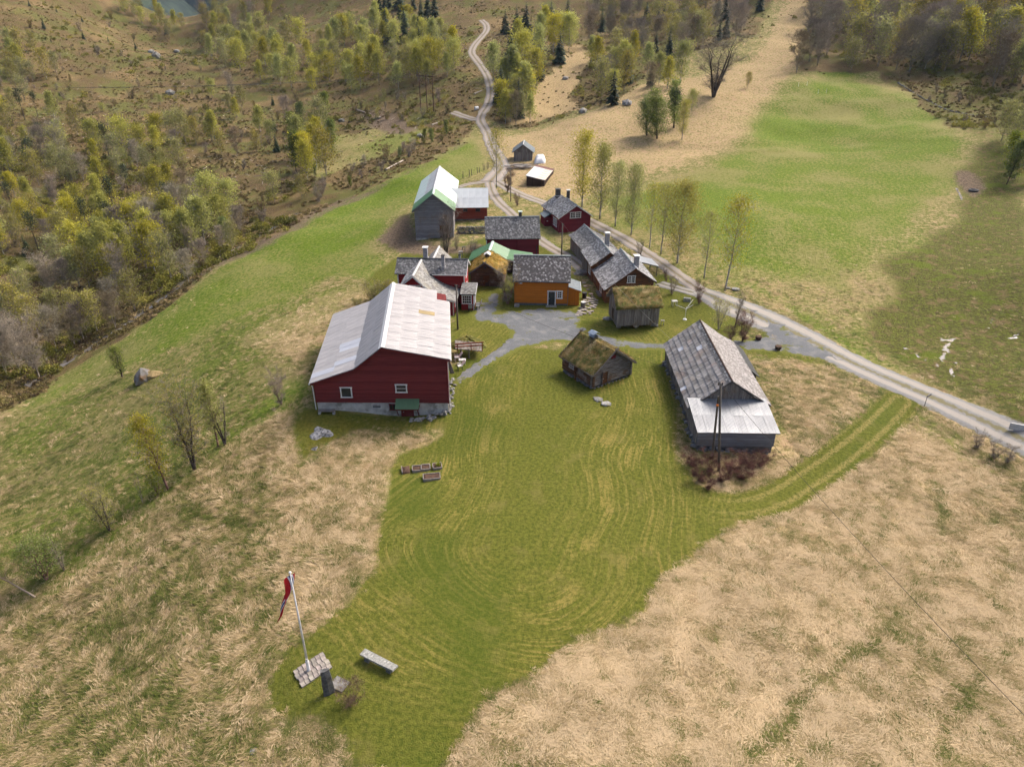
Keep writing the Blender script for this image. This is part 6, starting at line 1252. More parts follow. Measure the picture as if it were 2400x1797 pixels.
for g, lst in BYG.items():     # small groups: say which one
    lst.sort(key=lambda t: t[0]); m = len(lst)
    if 2 <= m <= 12:
        for i, (u, o) in enumerate(lst): o['label'] = '%s %s' % (('leftmost' if i == 0 else 'rightmost' if i == m-1 else ORD[i]+' from left'), o['label'])
# ------------------------------------------------------------------ grass tufts, undergrowth (stuff)
HID = bpy.data.collections.new('tuft shapes')
def tuft_mesh(name, n, ln, spread, lean, lift, w, seed, mat):
    rg = np.random.default_rng(seed); V = []; F = []
    for k in range(n):
        p = rg.normal(0, spread, 2); a = rg.normal(0, .45); L = ln*rg.uniform(.55, 1.2); d = np.array([math.cos(a)*lean, math.sin(a)*lean]); hgt = lift*rg.uniform(.5, 1.2); s = np.array([-math.sin(a), math.cos(a)])*w
        b = np.array([p[0], p[1], -.03]); m = np.array([p[0]+d[0]*L*.45, p[1]+d[1]*L*.45, hgt]); t = np.array([p[0]+d[0]*L, p[1]+d[1]*L, hgt*rg.uniform(.25, .9)]); i = len(V); s3 = np.array([s[0], s[1], 0])
        V += [b-s3, b+s3, m+s3*.8, m-s3*.8, t]; F += [(i, i+1, i+2), (i, i+2, i+3), (i+3, i+2, i+4)]
    o = bpy.data.objects.new(name, np_mesh(name, np.array(V), np.array(F), mat)); HID.objects.link(o); return o
def bush_mesh(name, n, r, h, size, seed, mat):
    rg = np.random.default_rng(seed); P = rg.normal(size=(n, 3)); P /= np.linalg.norm(P, axis=1)[:, None]; P *= rg.uniform(.4, 1, (n, 1)); P = P*[r, r, h]; P[:, 2] = np.abs(P[:, 2]); V, F, T = quads(P, size, rg); o = bpy.data.objects.new(name, np_mesh(name, V, F, mat, tint=T)); HID.objects.link(o); return o
def scatter(name, objs, pos, rotz, scl, tint, label, cat='grass'):
    col = bpy.data.collections.new(name+' shapes')
    for o in objs: col.objects.link(o)
    me = bpy.data.meshes.new(name); me.vertices.add(len(pos)); me.vertices.foreach_set('co', np.asarray(pos, np.float32).ravel())
    for nm, arr in (('rz', rotz), ('scl', scl), ('tint', tint)): a = me.attributes.new(nm, 'FLOAT', 'POINT'); a.data.foreach_set('value', np.asarray(arr, np.float32))
    o = link_mesh(name, me, None, kind='stuff'); tag(o, label, cat)
    ng = bpy.data.node_groups.new(name, 'GeometryNodeTree'); ng.interface.new_socket('Geometry', in_out='INPUT', socket_type='NodeSocketGeometry'); ng.interface.new_socket('Geometry', in_out='OUTPUT', socket_type='NodeSocketGeometry')
    I, O = ng.nodes.new('NodeGroupInput'), ng.nodes.new('NodeGroupOutput'); ins = ng.nodes.new('GeometryNodeInstanceOnPoints'); ci = ng.nodes.new('GeometryNodeCollectionInfo'); ci.inputs['Collection'].default_value = col; ci.inputs['Separate Children'].default_value = True; ci.inputs['Reset Children'].default_value = True
    ins.inputs['Pick Instance'].default_value = True
    def NA(n): a = ng.nodes.new('GeometryNodeInputNamedAttribute'); a.data_type = 'FLOAT'; a.inputs['Name'].default_value = n; return a.outputs['Attribute']
    cx = ng.nodes.new('ShaderNodeCombineXYZ'); ng.links.new(NA('rz'), cx.inputs[2]); er = ng.nodes.new('FunctionNodeEulerToRotation'); ng.links.new(cx.outputs[0], er.inputs[0])
    ng.links.new(I.outputs[0], ins.inputs['Points']); ng.links.new(ci.outputs[0], ins.inputs['Instance']); ng.links.new(er.outputs[0], ins.inputs['Rotation']); ng.links.new(NA('scl'), ins.inputs['Scale']); ng.links.new(ins.outputs[0], O.inputs[0])
    md = o.modifiers.new('tufts', 'NODES'); md.node_group = ng; return o
TUFTM = blade_mat('old meadow grass', [(.075,.095,.018),(.15,.16,.04),(.29,.22,.105),(.45,.34,.19),(.60,.465,.29)], 'tint', 'INSTANCER', trans=.2)
LAWNM = blade_mat('lawn grass', [(.06,.08,.010),(.10,.12,.016),(.16,.15,.03),(.24,.18,.055)], 'tint', 'INSTANCER', trans=.2)
HEATH = blade_mat('heath undergrowth', [(.10,.07,.035),(.15,.105,.05),(.14,.12,.035),(.25,.185,.085),(.40,.30,.16)], 'tint', 'INSTANCER', trans=.1)
tufts = [tuft_mesh('meadow_tuft_shape', 16, .38, .13, .95, .075, .014, 200+k, TUFTM) for k in range(4)]
lawnt = [tuft_mesh('lawn_tuft_shape', 14, .16, .16, .4, .09, .010, 210+k, LAWNM) for k in range(3)]
heath = [bush_mesh('heath_shape', 70, .7, .55, .32, 220+k, HEATH) for k in range(4)]
def field_points(n, y0, y1, dens):   # points spread over the visible land, thinning out with distance
    y = y0*(y1/y0)**RNG.random(n*3); x = RNG.uniform(-1, 1, n*3)*(12+.80*y); k = RNG.random(n*3) < dens(x, y); x, y = x[k][:n], y[k][:n]; return x, y
_rd = [LINES[k] for k in LINES]
_yp = GP(YARD)[:, :2]
_bl = [(-21,63.5,-6,83),(-17,88,-3.5,103),(0,92.5,10,101),(-5,114,5.5,122),(7,126,16,139),(-18,124,-3,150),(-7,100,4,112),(10,92,22,120),(12.8,83.5,20,90),(6,67,15,77),(17,55.5,27,77),(-1,190,6,199),(2,162,9,178)]
def free(x, y):
    k = ~in_poly(_yp, x, y); k &= polyline_dist(x, y, TRK[::3]) > 1.9
    for L in _rd: k &= polyline_dist(x, y, L[::4]) > 2.6
    for a, b, c, d in _bl: k &= ~((x > a) & (x < c) & (y > b) & (y < d))
    return k
x, y = field_points(130000, 20, 135, lambda x, y: np.clip(1.25-cover_at(LAWN_SOFT, x, y)*1.65-cover_at(A1[..., 2], x, y)-cover_at(A1[..., 1], x, y)*1.15-cover_at(A1[..., 3], x, y)*1.1-cover_at(A2[..., 1], x, y)*2, 0, 1)*np.clip(.25+cover_at(A2[..., 0], x, y), 0, 1)*np.clip((135-y)/60, 0, 1))
k = free(x, y); x, y = x[k], y[k]; dr = cover_at(A2[..., 0], x, y)
tn = np.clip(dr*1.0-.10+vnoise(x, y, 1.0, 3)*1.0+vnoise(x+70, y*1.4, 14, 2)*.3+RNG.normal(0, .26, len(x))-.3*np.exp(-(np.minimum.reduce([polyline_dist(x, y, q[::3]) for q in FTR])/.35)**2), .01, .99)
scatter('meadow_grass', tufts, np.c_[x, y, zz(x, y)], 2.2+vnoise(x, y, 4, 2)*9+RNG.normal(0, .5, len(x)), RNG.uniform(.55, 1.25, len(x))*np.where(RNG.random(len(x)) < .2, 1.45, 1.)*np.clip(1.1-.7*cover_at(LAWN_SOFT, x, y), .4, 1), tn, 'flattened old straw-coloured meadow grass around the farm')
x, y = field_points(30000, 85, 480, lambda x, y: np.clip(cover_at(A1[..., 2], x, y), 0, 1)*(vnoise(x, y, 18, 3) > -.12)); k = free(x, y); x, y = x[k], y[k]
scatter('undergrowth', heath, np.c_[x, y, zz(x, y)], RNG.uniform(0, 6.28, len(x)), RNG.uniform(.25, .9, len(x)), np.clip(.52+vnoise(x, y, 12, 3)*1.1+RNG.normal(0, .2, len(x)), .01, .99), 'brown heath, bracken and felling litter on the hillsides', 'undergrowth')

SCRUBM = blade_mat('green scrub leaves', [(.10,.10,.022),(.18,.175,.035),(.26,.245,.045),(.36,.31,.075)], 'tint', 'INSTANCER', trans=.3)
scr = [bush_mesh('scrub_shape', 110, .8, .95, .26, 230+k, SCRUBM) for k in range(4)]
x, y = field_points(4200, 105, 480, lambda x, y: np.clip(cover_at(A1[..., 2], x, y), 0, 1)*(vnoise(x, y, 30, 3) > .04)); k = free(x, y); x, y = x[k], y[k]
scatter('green_scrub', scr, np.c_[x, y, zz(x, y)], RNG.uniform(0, 6.28, len(x)), RNG.uniform(.5, 1.8, len(x)), np.clip(.45+vnoise(x, y, 9, 2)*1.2+RNG.normal(0, .15, len(x)), .01, .99), 'low olive and green scrub spreading over the hillsides', 'scrub')
# ------------------------------------------------------------------ flagpole, monument, bench
POLEW = simple('white pole paint', (.78,.78,.80), (.70,.70,.72), 3, .4)
FLAGR = simple('red bunting', (.45,.012,.02), (.36,.010,.018), 6, .8); FLAGW = simple('white bunting', (.75,.75,.78), (.65,.65,.70), 6, .8); FLAGB = simple('navy bunting', (.015,.02,.10), (.02,.025,.12), 6, .8)
fp = np.array([-12.99, 31.49, 0.]); fp[2] = zz(fp[0], fp[1]); FH = 8.25
f = empty('flagpole', tuple(fp), 0, 'white tapered flagpole standing on a small paved square', 'flagpole')
MB().tube((0, 0, 0), (0, 0, .95), .12, .11, 8).build('socket', POLEW, f); MB().tube((0, 0, .9), (0, 0, FH), .075, .035, 10).build('pole', POLEW, f, smooth=True)
bm = bmesh.new(); bmesh.ops.create_uvsphere(bm, u_segments=12, v_segments=8, radius=.085); me = bpy.data.meshes.new('finial'); bm.to_mesh(me); bm.free(); link_mesh('finial', me, POLEW, f, (0, 0, FH+.06))
MB().tube((.05, -.03, .9), (.05, -.03, FH-.1), .006, n=4).build('halyard', POLEW, f); MB().box(-.02, .1, -.16, -.1, 1.1, 1.25).build('cleat', LIGHTTRIM, f)
# long narrow pennant hanging in folds
fl = empty('pennant', (fp[0]-.05, fp[1], fp[2]+FH-.25), 0, 'long red pennant with white and blue stripe hanging from the flagpole', 'flag')
nS = 30; s = np.linspace(0, 1, nS); cx = -.04-1.15*s**1.3+.06*np.sin(9*s); cz = -3.35*s-.15*np.sin(3.1*s); cy = -.35*s+.05*np.sin(7*s+1)
wid = .78*(1-s)**.85+.08; bands = [(-1, -.28, FLAGR), (-.28, -.13, FLAGW), (-.13, .13, FLAGB), (.13, .28, FLAGW), (.28, 1, FLAGR)]
for a, b_, mt in bands:
    V = []; F = []
    for i in range(nS):
        for t in np.linspace(a, b_, 4):
            ph = t*2.2+s[i]*6; V.append((cx[i]+.26*wid[i]*math.sin(ph)+.12*wid[i]*t, cy[i]+.5*wid[i]*t*.45+.05*math.cos(ph), cz[i]+wid[i]*.22*t))
    for i in range(nS-1):
        for j in range(3): q = i*4+j; F.append((q, q+1, q+5, q+4))
    link_mesh('stripe', np_mesh('stripe', np.array(V), np.array(F), mt, True), None, fl)
pv = empty('paving', (fp[0]+.2, fp[1]+.05, fp[2]), R(38), 'small square of worn stone slabs round the flagpole foot', 'paving')
PAVE = simple('brownish paving slab', (.30,.265,.235), (.21,.185,.165), 4, .9, objrand=.5, bmp=.3)
for i in range(7):
    for j in range(4):
        w_, h_ = .30, .40; x, y = (i-3)*w_+(j % 2)*.06, (j-1.5)*h_
        me = MB().box(-w_/2+.008, w_/2-.008, -h_/2+.008, h_/2-.008, -.1, .05+random.uniform(-.012, .012)).mesh('slab', PAVE); o = link_mesh('slab', me, None, pv, (x, y, float(zz(fp[0]+.2+x*math.cos(R(38))-y*math.sin(R(38)), fp[1]+.05+x*math.sin(R(38))+y*math.cos(R(38))))-float(fp[2])+.05)); o.rotation_euler = (random.gauss(0, .02), random.gauss(0, .02), random.gauss(0, .015))
def slabstone(name, pts, h, mat, par=None, loc=(0, 0, 0), jit=.02, seed=1, top=None):
    rg = random.Random(seed); bm = bmesh.new(); n = len(pts); rows = 5; ring = []
    for k in range(rows):
        t = k/(rows-1); sc = 1 if top is None else 1+(top-1)*t; ring.append([bm.verts.new((x*sc+rg.uniform(-jit, jit), y*sc+rg.uniform(-jit, jit), h*t)) for x, y in pts])
    for k in range(rows-1):
        for i in range(n): bm.faces.new((ring[k][i], ring[k][(i+1) % n], ring[k+1][(i+1) % n], ring[k+1][i]))
    bm.faces.new(ring[-1]); bm.faces.new(ring[0][::-1]); me = bpy.data.meshes.new(name); bm.to_mesh(me); bm.free(); me.materials.append(mat); return link_mesh(name, me, None, par, loc)
q = G1(772, 1622); ms = slabstone('standing_stone', [(-.36, -.16), (0, -.2), (.36, -.12), (.38, .14), (0, .18), (-.34, .15)], 2.1, STONE_D, None, (q[0], q[1], q[2]-.1), .025, 3, .72); ms.rotation_euler = (0, R(-2), R(20)); tag(ms, 'tall dark standing stone beside the flagpole paving', 'monument')
q2 = G1(795, 1604); o = slabstone('plinth_stone', [(-.55, -.42), (.5, -.4), (.55, .38), (-.5, .42)], .14, STONE, None, (q2[0], q2[1], q2[2]-.03), .03, 4); o.rotation_euler = (0, 0, R(-25)); tag(o, 'flat grey stone slab at the foot of the standing stone', 'stone')
a, c = np.array(G1(853, 1540)), np.array(G1(926, 1576)); mid = (a+c)/2; ang = math.atan2(c[1]-a[1], c[0]-a[0]); L = np.linalg.norm((c-a)[:2])+.1
sb = empty('stone_bench', tuple(mid), ang, 'lichened stone slab bench on the lawn near the flagpole', 'bench')
slabstone('seat', [(-L/2, -.26), (0, -.28), (L/2, -.25), (L/2+.04, .24), (0, .26), (-L/2, .25)], .16, STONE_L, sb, (0, 0, .36), .02, 6)
for x in (-L*.33, L*.33): slabstone('leg', [(-.18, -.2), (.18, -.2), (.18, .2), (-.18, .2)], .42, STONE_D, sb, (x, 0, -.05), .03, 7)
# ------------------------------------------------------------------ raised beds, ash heap, stones
SOIL = simple('dark garden soil', (.10,.055,.035), (.045,.028,.02), 9, .95, bmp=.9)
BEDW = simple('grey bed boards', (.27,.24,.215), (.18,.155,.14), 5, .9, stretch=(1, 1, 1))
def bed(u, v, w, d, yaw, label, frame=True, plant_=False):
    p = G1(u, v); b = empty('raised_bed', tuple(p), R(yaw), label, 'raised bed', 'raised beds on the lawn')
    n = 9; V = [(-w/2+.04+(w-.08)*i/(n-1), -d/2+.04+(d-.08)*j/(n-1), .17+random.uniform(-.03, .05)+(.12 if not frame else 0)*math.sin(math.pi*i/(n-1))*math.sin(math.pi*j/(n-1))) for j in range(n) for i in range(n)]
    m = n*n; per = [i for i in range(n)]+[n*(j+1)+n-1 for j in range(n-1)]+[m-2-i for i in range(n-1)]+[n*(n-2-j) for j in range(n-2)]
    F = [(j*n+i, j*n+i+1, (j+1)*n+i+1, (j+1)*n+i) for j in range(n-1) for i in range(n-1)]; Vb = V+[(V[k][0]*(1.15 if not frame else 1), V[k][1]*(1.15 if not frame else 1), -.1) for k in per]
    F2 = [(per[k], m+k, m+(k+1) % len(per), per[(k+1) % len(per)]) for k in range(len(per))]
    link_mesh('soil', np_mesh('soil', np.array(Vb), np.array(F+F2), SOIL, True), None, b)
    for s_ in (-1, 1):
        if frame or s_ < 0: MB().box(s_*w/2-.035, s_*w/2+.035, -d/2, d/2, -.1, .26).build('board', BEDW, b)
        if frame: MB().box(-w/2+.036, w/2-.036, s_*d/2-.035, s_*d/2+.035, -.1, .255).build('board', BEDW, b)
    if plant_:
        rg = np.random.default_rng(5); P = np.abs(rg.normal(0, .12, (160, 3)))*[1, 1, 1.6]*rg.choice([-1, 1], (160, 3)); P[:, 2] = np.abs(P[:, 2]); V, F, T = quads(P, .12, rg); link_mesh('plant', np_mesh('plant', V, F, LEAF_G, tint=T), None, b, (.12, .05, .2))
bed(952, 1103, .75, 1.05, 12, 'heaped soil bed with one side board, leftmost of the raised beds', False); bed(977, 1101, .78, .82, 8, 'pale framed raised bed, second in the row, beside the heaped bed'); bed(998, 1098, .78, .80, 8, 'raised bed third in the row, dark soil filled'); bed(1025, 1095, .80, .82, 10, 'raised bed with a small green plant growing in it', True, True); bed(1012, 1120, 1.5, .85, 9, 'longest raised bed, lying in front of the others')
def heap(name, u, v, w, d, h, mat, label, cat, seed=0, n=22):
    p = G1(u, v); rg = np.random.default_rng(seed); V = [(0, 0, h)]; F = []; rings = 7
    for r in range(1, rings+1):
        for k in range(n):
            t = 2*math.pi*k/n; q = r/rings*(1+.22*math.sin(3*t+seed)+.12*math.sin(5*t+2*seed)); x, y = w/2*q*math.cos(t), d/2*q*math.sin(t); V.append((x, y, h*(1-(r/rings)**2)+rg.normal(0, .05)*(r < rings)-.06*(r == rings)+float(zz(p[0]+x, p[1]+y))-p[2]))
    for k in range(n): F.append((0, 1+k, 1+(k+1) % n, 0))
    me = bpy.data.meshes.new(name); fs = [(0, 1+k, 1+(k+1) % n) for k in range(n)]+[(1+r*n+k, 1+(r+1)*n+k, 1+(r+1)*n+(k+1) % n, 1+r*n+(k+1) % n) for r in range(rings-1) for k in range(n)]
    me.from_pydata(V, [], fs); me.update(); o = link_mesh(name, me, mat, None, tuple(p)); return tag(o, label, cat)
ASH = simple('pale wood ash', (.34,.335,.34), (.17,.17,.175), 5, .95, c3=(.09,.085,.08), scale3=2.5, bmp=.8)
heap('ash_heap', 752, 1016, 2.35, 1.9, .28, ASH, 'grey ash heap of an old bonfire below the big barn', 'ash heap', 2); heap('ash_patch', 737, 1052, .7, .6, .06, ASH, 'small patch of spilled ash next to the bonfire heap', 'ash', 5, 14)
p = G1(345, 890); bo = empty('boulder', (p[0], p[1], p[2]-.3), 0, 'large boulder with a grass cap in the left field', 'boulder')
rock('stone', simple('dark lichened boulder', (.17,.165,.16), (.09,.085,.08), 1.2, .9, c3=(.19,.11,.05), scale3=.6, bmp=.6), 1.55, 21, bo, (-.5, 0, .75), .85)
heap_ = rock('grass_cap', simple('bleached grass cap', (.30,.215,.105), (.20,.155,.065), 3, .95, stretch=(2, .5, 1), bmp=.6), 1.5, 22, bo, (.6, .4, .65), .8, jit=.15)
for k, (u, v, r_, lab) in enumerate([(1401,937,.55,'flat grey rock in front of the sod cabin, left of a pair'),(1421,948,.62,'pale pointed rock in front of the sod cabin, right of a pair'),(1426,748,.75,'big rounded boulder at the corner of the stilt storehouse'),(595,1763,.35,'lone grey stone at the lower edge of the meadow'),(1724,680,.7,'flat pale stone slab beside the leaning birch'),(1706,676,.5,'small stone slab at the leaning birch foot')]):
    q = G1(u, v); o = rock('rock', STONE, r_, 40+k, None, (q[0], q[1], q[2]+r_*.15), .45); tag(o, lab, 'rock')
# dry stone retaining wall by the grey barn
rw = empty('stone_wall', tuple(G1(1072, 548)), 0, 'dry stone retaining wall between grey barn and red storehouse', 'wall'); A, B = G1(1072, 549), G1(1140, 548)
for r_ in range(4):
    for k in range(13):
        t = (k+.5*(r_ % 2))/13; rock('stone', STONE_D, random.uniform(.26, .36), 60+r_*13+k, rw, (float((B-A)[0]*t), float((B-A)[1]*t)+random.gauss(0, .05)+r_*.06, .12+r_*.34), .65)
sw2 = empty('stone_fence', tuple(G1(2105, 195)), 0, 'low tumbled stone fence along the wood edge above the green hill', 'fence'); O2 = G1(2105, 195); PL = densify(GP([(2105,195),(2150,225),(2220,262),(2310,275)]), .9)
for k, q in enumerate(PL[::1][:75]): rock('stone', STONE_D, random.uniform(.3, .5), 120+k % 20, sw2, (q[0]-O2[0]+random.gauss(0, .15), q[1]-O2[1]+random.gauss(0, .15), q[2]-O2[2]+.1), .6)
# ------------------------------------------------------------------ poles and wires
POLE = simple('grey pole timber', (.17,.145,.12), (.10,.085,.07), 3, .9, stretch=(4, 4, .4)); INS = simple('insulator', (.06,.05,.05)); WIRE = simple('black cable', (.02,.02,.02)); WIREG = simple('grey power line', (.22,.21,.20), metal=.5, rough=.4)
def upole(u, v, vt, label, lean=(0, 0), arm=True, r=.13):
    p = G1(u, v); h = height_of(p, vt); o = empty('utility_pole', tuple(p), 0, label, 'utility pole'); t = Vector((lean[0], lean[1], h)); MB().tube((0, 0, -.4), t, r, r*.7, 9).build('pole', POLE, o, smooth=True)
    if arm:
        for s_ in (-1, 1): MB().tube(t+Vector((s_*.16, 0, -.25)), t+Vector((s_*.16, 0, .02)), .045, .06, 6).build('insulator', INS, o)
    return o, Vector(p)+t
pf, TF = upole(1685.8, 1104.7, 900.6, 'leaning grey utility pole in front of the corrugated lean-to', (-1.05, .25))
st = G1(1668.6, 1075); MB().tube(Vector(st)-Vector(pf.location), TF-Vector(pf.location)+Vector((0, 0, -1.3)), .12, .09, 8).build('strut', POLE, pf); MB().tube(TF-Vector(pf.location)+Vector((.02, -.06, -2.1)), TF-Vector(pf.location)+Vector((.02, -.06, -2.2)), .13, n=8).build('orange_band', simple('orange band', (.7,.2,.03)), pf)
pm, TM = upole(1073, 772, 668, 'utility pole standing between the big barn and the farmhouse'); prr, TR = upole(1316, 602, 524, 'utility pole on the lane beside the red house'); pfar, TFar = upole(1197, 472, 395, 'far thin utility pole near the track junction', r=.1)
def cable(name, a, b, sag, r, mat, label, n=24):
    a, b = Vector(a), Vector(b); pts = [a.lerp(b, t/n)-Vector((0, 0, 4*sag*(t/n)*(1-t/n))) for t in range(n+1)]; o = MB().path(pts, r, 4).build(name, mat); return tag(o, label, 'cable')
E1 = Vector(at_z(2440, 1705, 7.2)); cable('cable', TF, TF+(E1-TF)*1.12, .55, .014, WIRE, 'black overhead cable running from the leaning pole over the dry meadow')
cable('cable', TM, TF, .9, .013, WIRE, 'thin dark cable across the gravel yard between two poles'); cable('cable', TR, TF+Vector((0, 0, -.1)), .9, .009, WIREG, 'thin wire passing over the stilt storehouse roof'); cable('cable', TFar, TR, .6, .008, WIREG, 'thin wire between the far pole and the pole by the red house')
RPOLE = simple('red brown pole timber', (.11,.055,.04), (.07,.035,.03), 3, .9)
B3 = [G1(1001.6, 250), G1(1009.5, 258), G1(1017, 266)]; hf = empty('power_pylon', tuple(B3[2]), 0, 'three-legged brown timber power pylon beside the forest road', 'pylon'); H0 = Vector(B3[2]); tops = []
B3 = [H0+Vector((-5.2, 5.4, 0)), H0+Vector((-2.6, 2.7, 0)), H0]; ht = height_of(tuple(H0), 176)
for q in B3:
    q.z = float(zz(q.x, q.y)); tp = Vector((q.x, q.y, H0.z+ht)); tops.append(tp); MB().tube(q-H0-Vector((0, 0, .3)), tp-H0, .17, .13, 8).build('leg', RPOLE, hf)
MB().obox((tops[1]-H0)-Vector((0, 0, .6)), (Vector((-1, 1.04, 0)).normalized()*5.2), Vector((.08, .08, 0)), (0, 0, .12)).build('crossarm', RPOLE, hf)
for k in range(2): MB().tube(tops[k]-H0-Vector((0, 0, .6)), tops[k+1]-H0-Vector((0, 0, 3.2)), .06, n=5).build('brace', RPOLE, hf)
LEFT_END, RIGHT_END = Vector(at_Z(-120, 203, 300)), Vector(at_Z(1760, -30, 330))
for k, tp in enumerate(tops):
    off = Vector((-1, 1.04, 0)).normalized()*(1-k)*3.0; cable('power_line', LEFT_END+off+Vector((0, 0, k*.5)), tp+Vector((0, 0, -.3)), 2.2, .035, WIREG, ('farthest', 'middle', 'nearest')[k]+' power line wire spanning the left hillside to the pylon'); cable('power_line', tp+Vector((0, 0, -.3)), RIGHT_END+off+Vector((0, 0, k*.5)), 2.5, .035, WIREG, ('farthest', 'middle', 'nearest')[k]+' power line wire from the pylon up to the right')
# ------------------------------------------------------------------ fence posts, goal sticks, road sign, small yard things
for i, (u, v) in enumerate([(1085,418),(1100,414),(1106,412),(1119,407),(1123,405),(1133,400),(1136,399),(1142,396),(1145,395)]):
    q = G1(u, v); o = MB().tube((0, 0, -.2), (random.gauss(0, .08), random.gauss(0, .06), random.uniform(1.2, 1.7)), .09, .07, 6).build('fence_post', POLE, loc=tuple(q)); tag(o, 'weathered fence post in the row behind the grey barn', 'fence post', 'fence posts by the track junction')
for i, (u, v) in enumerate([(1871,203),(1891,201),(1917,220),(1936,219)]):
    q = G1(u, v); o = MB().tube((0, 0, -.1), (0, 0, 1.25), .06, .05, 6).build('marker_stick', WHITE, loc=tuple(q)); tag(o, ('leftmost', 'second from left', 'third from left', 'rightmost')[i]+' white marker stick on the green hill', 'stick')
q = G1(2166, 953); s_ = empty('road_sign', tuple(q), R(35), 'small arrow sign on a thin post beside the gravel road', 'sign'); MB().tube((0, 0, -.2), (0, 0, 1.3), .03, n=6).build('post', POLE, s_); MB().box(-.05, .75, -.03, .03, 1.15, 1.35).build('board', GREY_H, s_)
q = G1(2388, 1010); cv = empty('culvert_boards', tuple(q), R(-25), 'pale timber boards at the culvert on the right picture edge', 'boards')
for k in range(3): MB().box(-.9, .9, -.06+k*.0, .06, .05+k*.24, .26+k*.24).build('board', LIGHTTRIM, cv)
def table(name, u, v, w, d, h, yaw, mat, label, legm=None, chairs=None):
    p = G1(u, v); o = empty(name, (p[0], p[1], p[2]+.1), R(yaw), label, 'table'); MB().box(-w/2, w/2, -d/2, d/2, h-.05, h).build('table_top', mat, o)
    for x in (-1, 1):
        for y in (-1, 1): MB().box(x*(w/2-.08)-.03, x*(w/2-.08)+.03, y*(d/2-.08)-.03, y*(d/2-.08)+.03, -.12, h-.05).build('leg', legm or mat, o)
    return o
def chair(u, v, yaw, mat, label, legm=None, loc=None, recl=.1):
    p = G1(u, v) if loc is None else loc; o = empty('garden_chair', (p[0], p[1], p[2]+.1), R(yaw), label, 'chair'); MB().box(-.25, .25, -.25, .25, .40, .45).build('seat', mat, o)
    MB().hexa([(-.25, .22, .45), (.25, .22, .45), (.25, .27, .45), (-.25, .27, .45), (-.25, .22+recl*3, .98), (.25, .22+recl*3, .98), (.25, .26+recl*3, .98), (-.25, .26+recl*3, .98)]).build('backrest', mat, o)
    for x in (-.22, .22):
        for y in (-.22, .22): MB().box(x-.025, x+.025, y-.025, y+.025, -.12, .41).build('leg', legm or mat, o)
        MB().box(x-.03, x+.03, -.25, .25, .62, .66).build('armrest', mat, o)
GRYP = simple('grey garden furniture', (.30,.31,.33), (.24,.25,.27), 3, .6); BLK = simple('black metal', (.02,.02,.022), rough=.5)
table('garden_table', 1107, 722, .85, 1.7, .74, -2, GRYP, 'grey rectangular garden table outside the farmhouse porch', BLK); tp = G1(1107, 722); MB().tube((0, 0, 0), (0, 0, .14), .07, .09, 8).build('flower_pot', simple('yellow flower', (.4,.3,.03), (.10,.16,.02), 9), loc=(tp[0], tp[1]+.2, tp[2]+.84)); tag(bpy.data.objects['flower_pot'], 'small yellow flower pot on the grey garden table', 'pot')
for k, (dx, dy, ya, lab) in enumerate([(-.8, .4, 90, 'dark garden chair left of the grey table, far side'), (-.8, -.4, 90, 'dark garden chair left of the grey table, near side'), (.8, .4, -90, 'dark garden chair right of the grey table, far side'), (.8, -.4, -90, 'dark garden chair right of the grey table, near side'), (-.2, -1.2, 180, 'dark garden chair at the near end of the grey table')]):
    chair(0, 0, ya, GRYP, lab, BLK, loc=(tp[0]+dx, tp[1]+dy, tp[2]))
chair(1071, 846, -75, simple('pinkish white chair paint', (.66,.60,.60)), 'white reclined garden chair by the big barn wall, upper one', recl=.14); chair(1078, 866, -65, simple('white chair paint', (.68,.68,.66)), 'white garden chair with dark legs by the big barn, lower one', simple('dark green legs', (.03,.06,.05)), recl=.14); table('side_table', 1084, 853, .8, .55, .5, 0, LIGHTTRIM, 'small low table between the two white garden chairs')
table('bird_table', 1080, 602, .7, .6, .85, 5, STONE_L, 'pale square garden table behind the farmhouse'); table('bird_table', 1087, 590, .6, .5, .8, 5, STONE_D, 'darker garden table farther behind the farmhouse')
table('stone_table', 1580, 716, .75, .65, .62, 10, LIGHTTRIM, 'white stone garden table beside the clothes dryer'); table('stone_table', 1552, 762, .5, .4, .6, -10, STONE_L, 'small stone table at the right side of the stilt storehouse')
o = MB().box(-.5, .5, -.25, .25, 0, .5).build('stone_block', STONE_L, loc=tuple(G1(1610, 706))); o.rotation_euler = (0, 0, R(-20)); tag(o, 'block-shaped stone seat by the garden edge', 'seat')
q = G1(1605, 749); cd = empty('clothes_dryer', tuple(q), 0, 'folded-out white umbrella clothes dryer in the storehouse garden', 'clothes dryer'); hd = height_of(q, 724); MB().tube((0, 0, 0), (0, 0, hd+.3), .03, n=6).build('pole', WHITE, cd); MB().tube((0, 0, 0), (0, 0, .12), .3, .22, 8).build('foot', WHITE, cd)
for k, (dx, dy, dz) in enumerate([(1.0, .5, .55), (-1.3, .6, .5), (1.2, 1.6, 1.0), (-.3, -.9, .5)]): MB().tube((0, 0, hd), (dx, dy, hd+dz*.7), .025, n=5).build('arm', WHITE, cd)
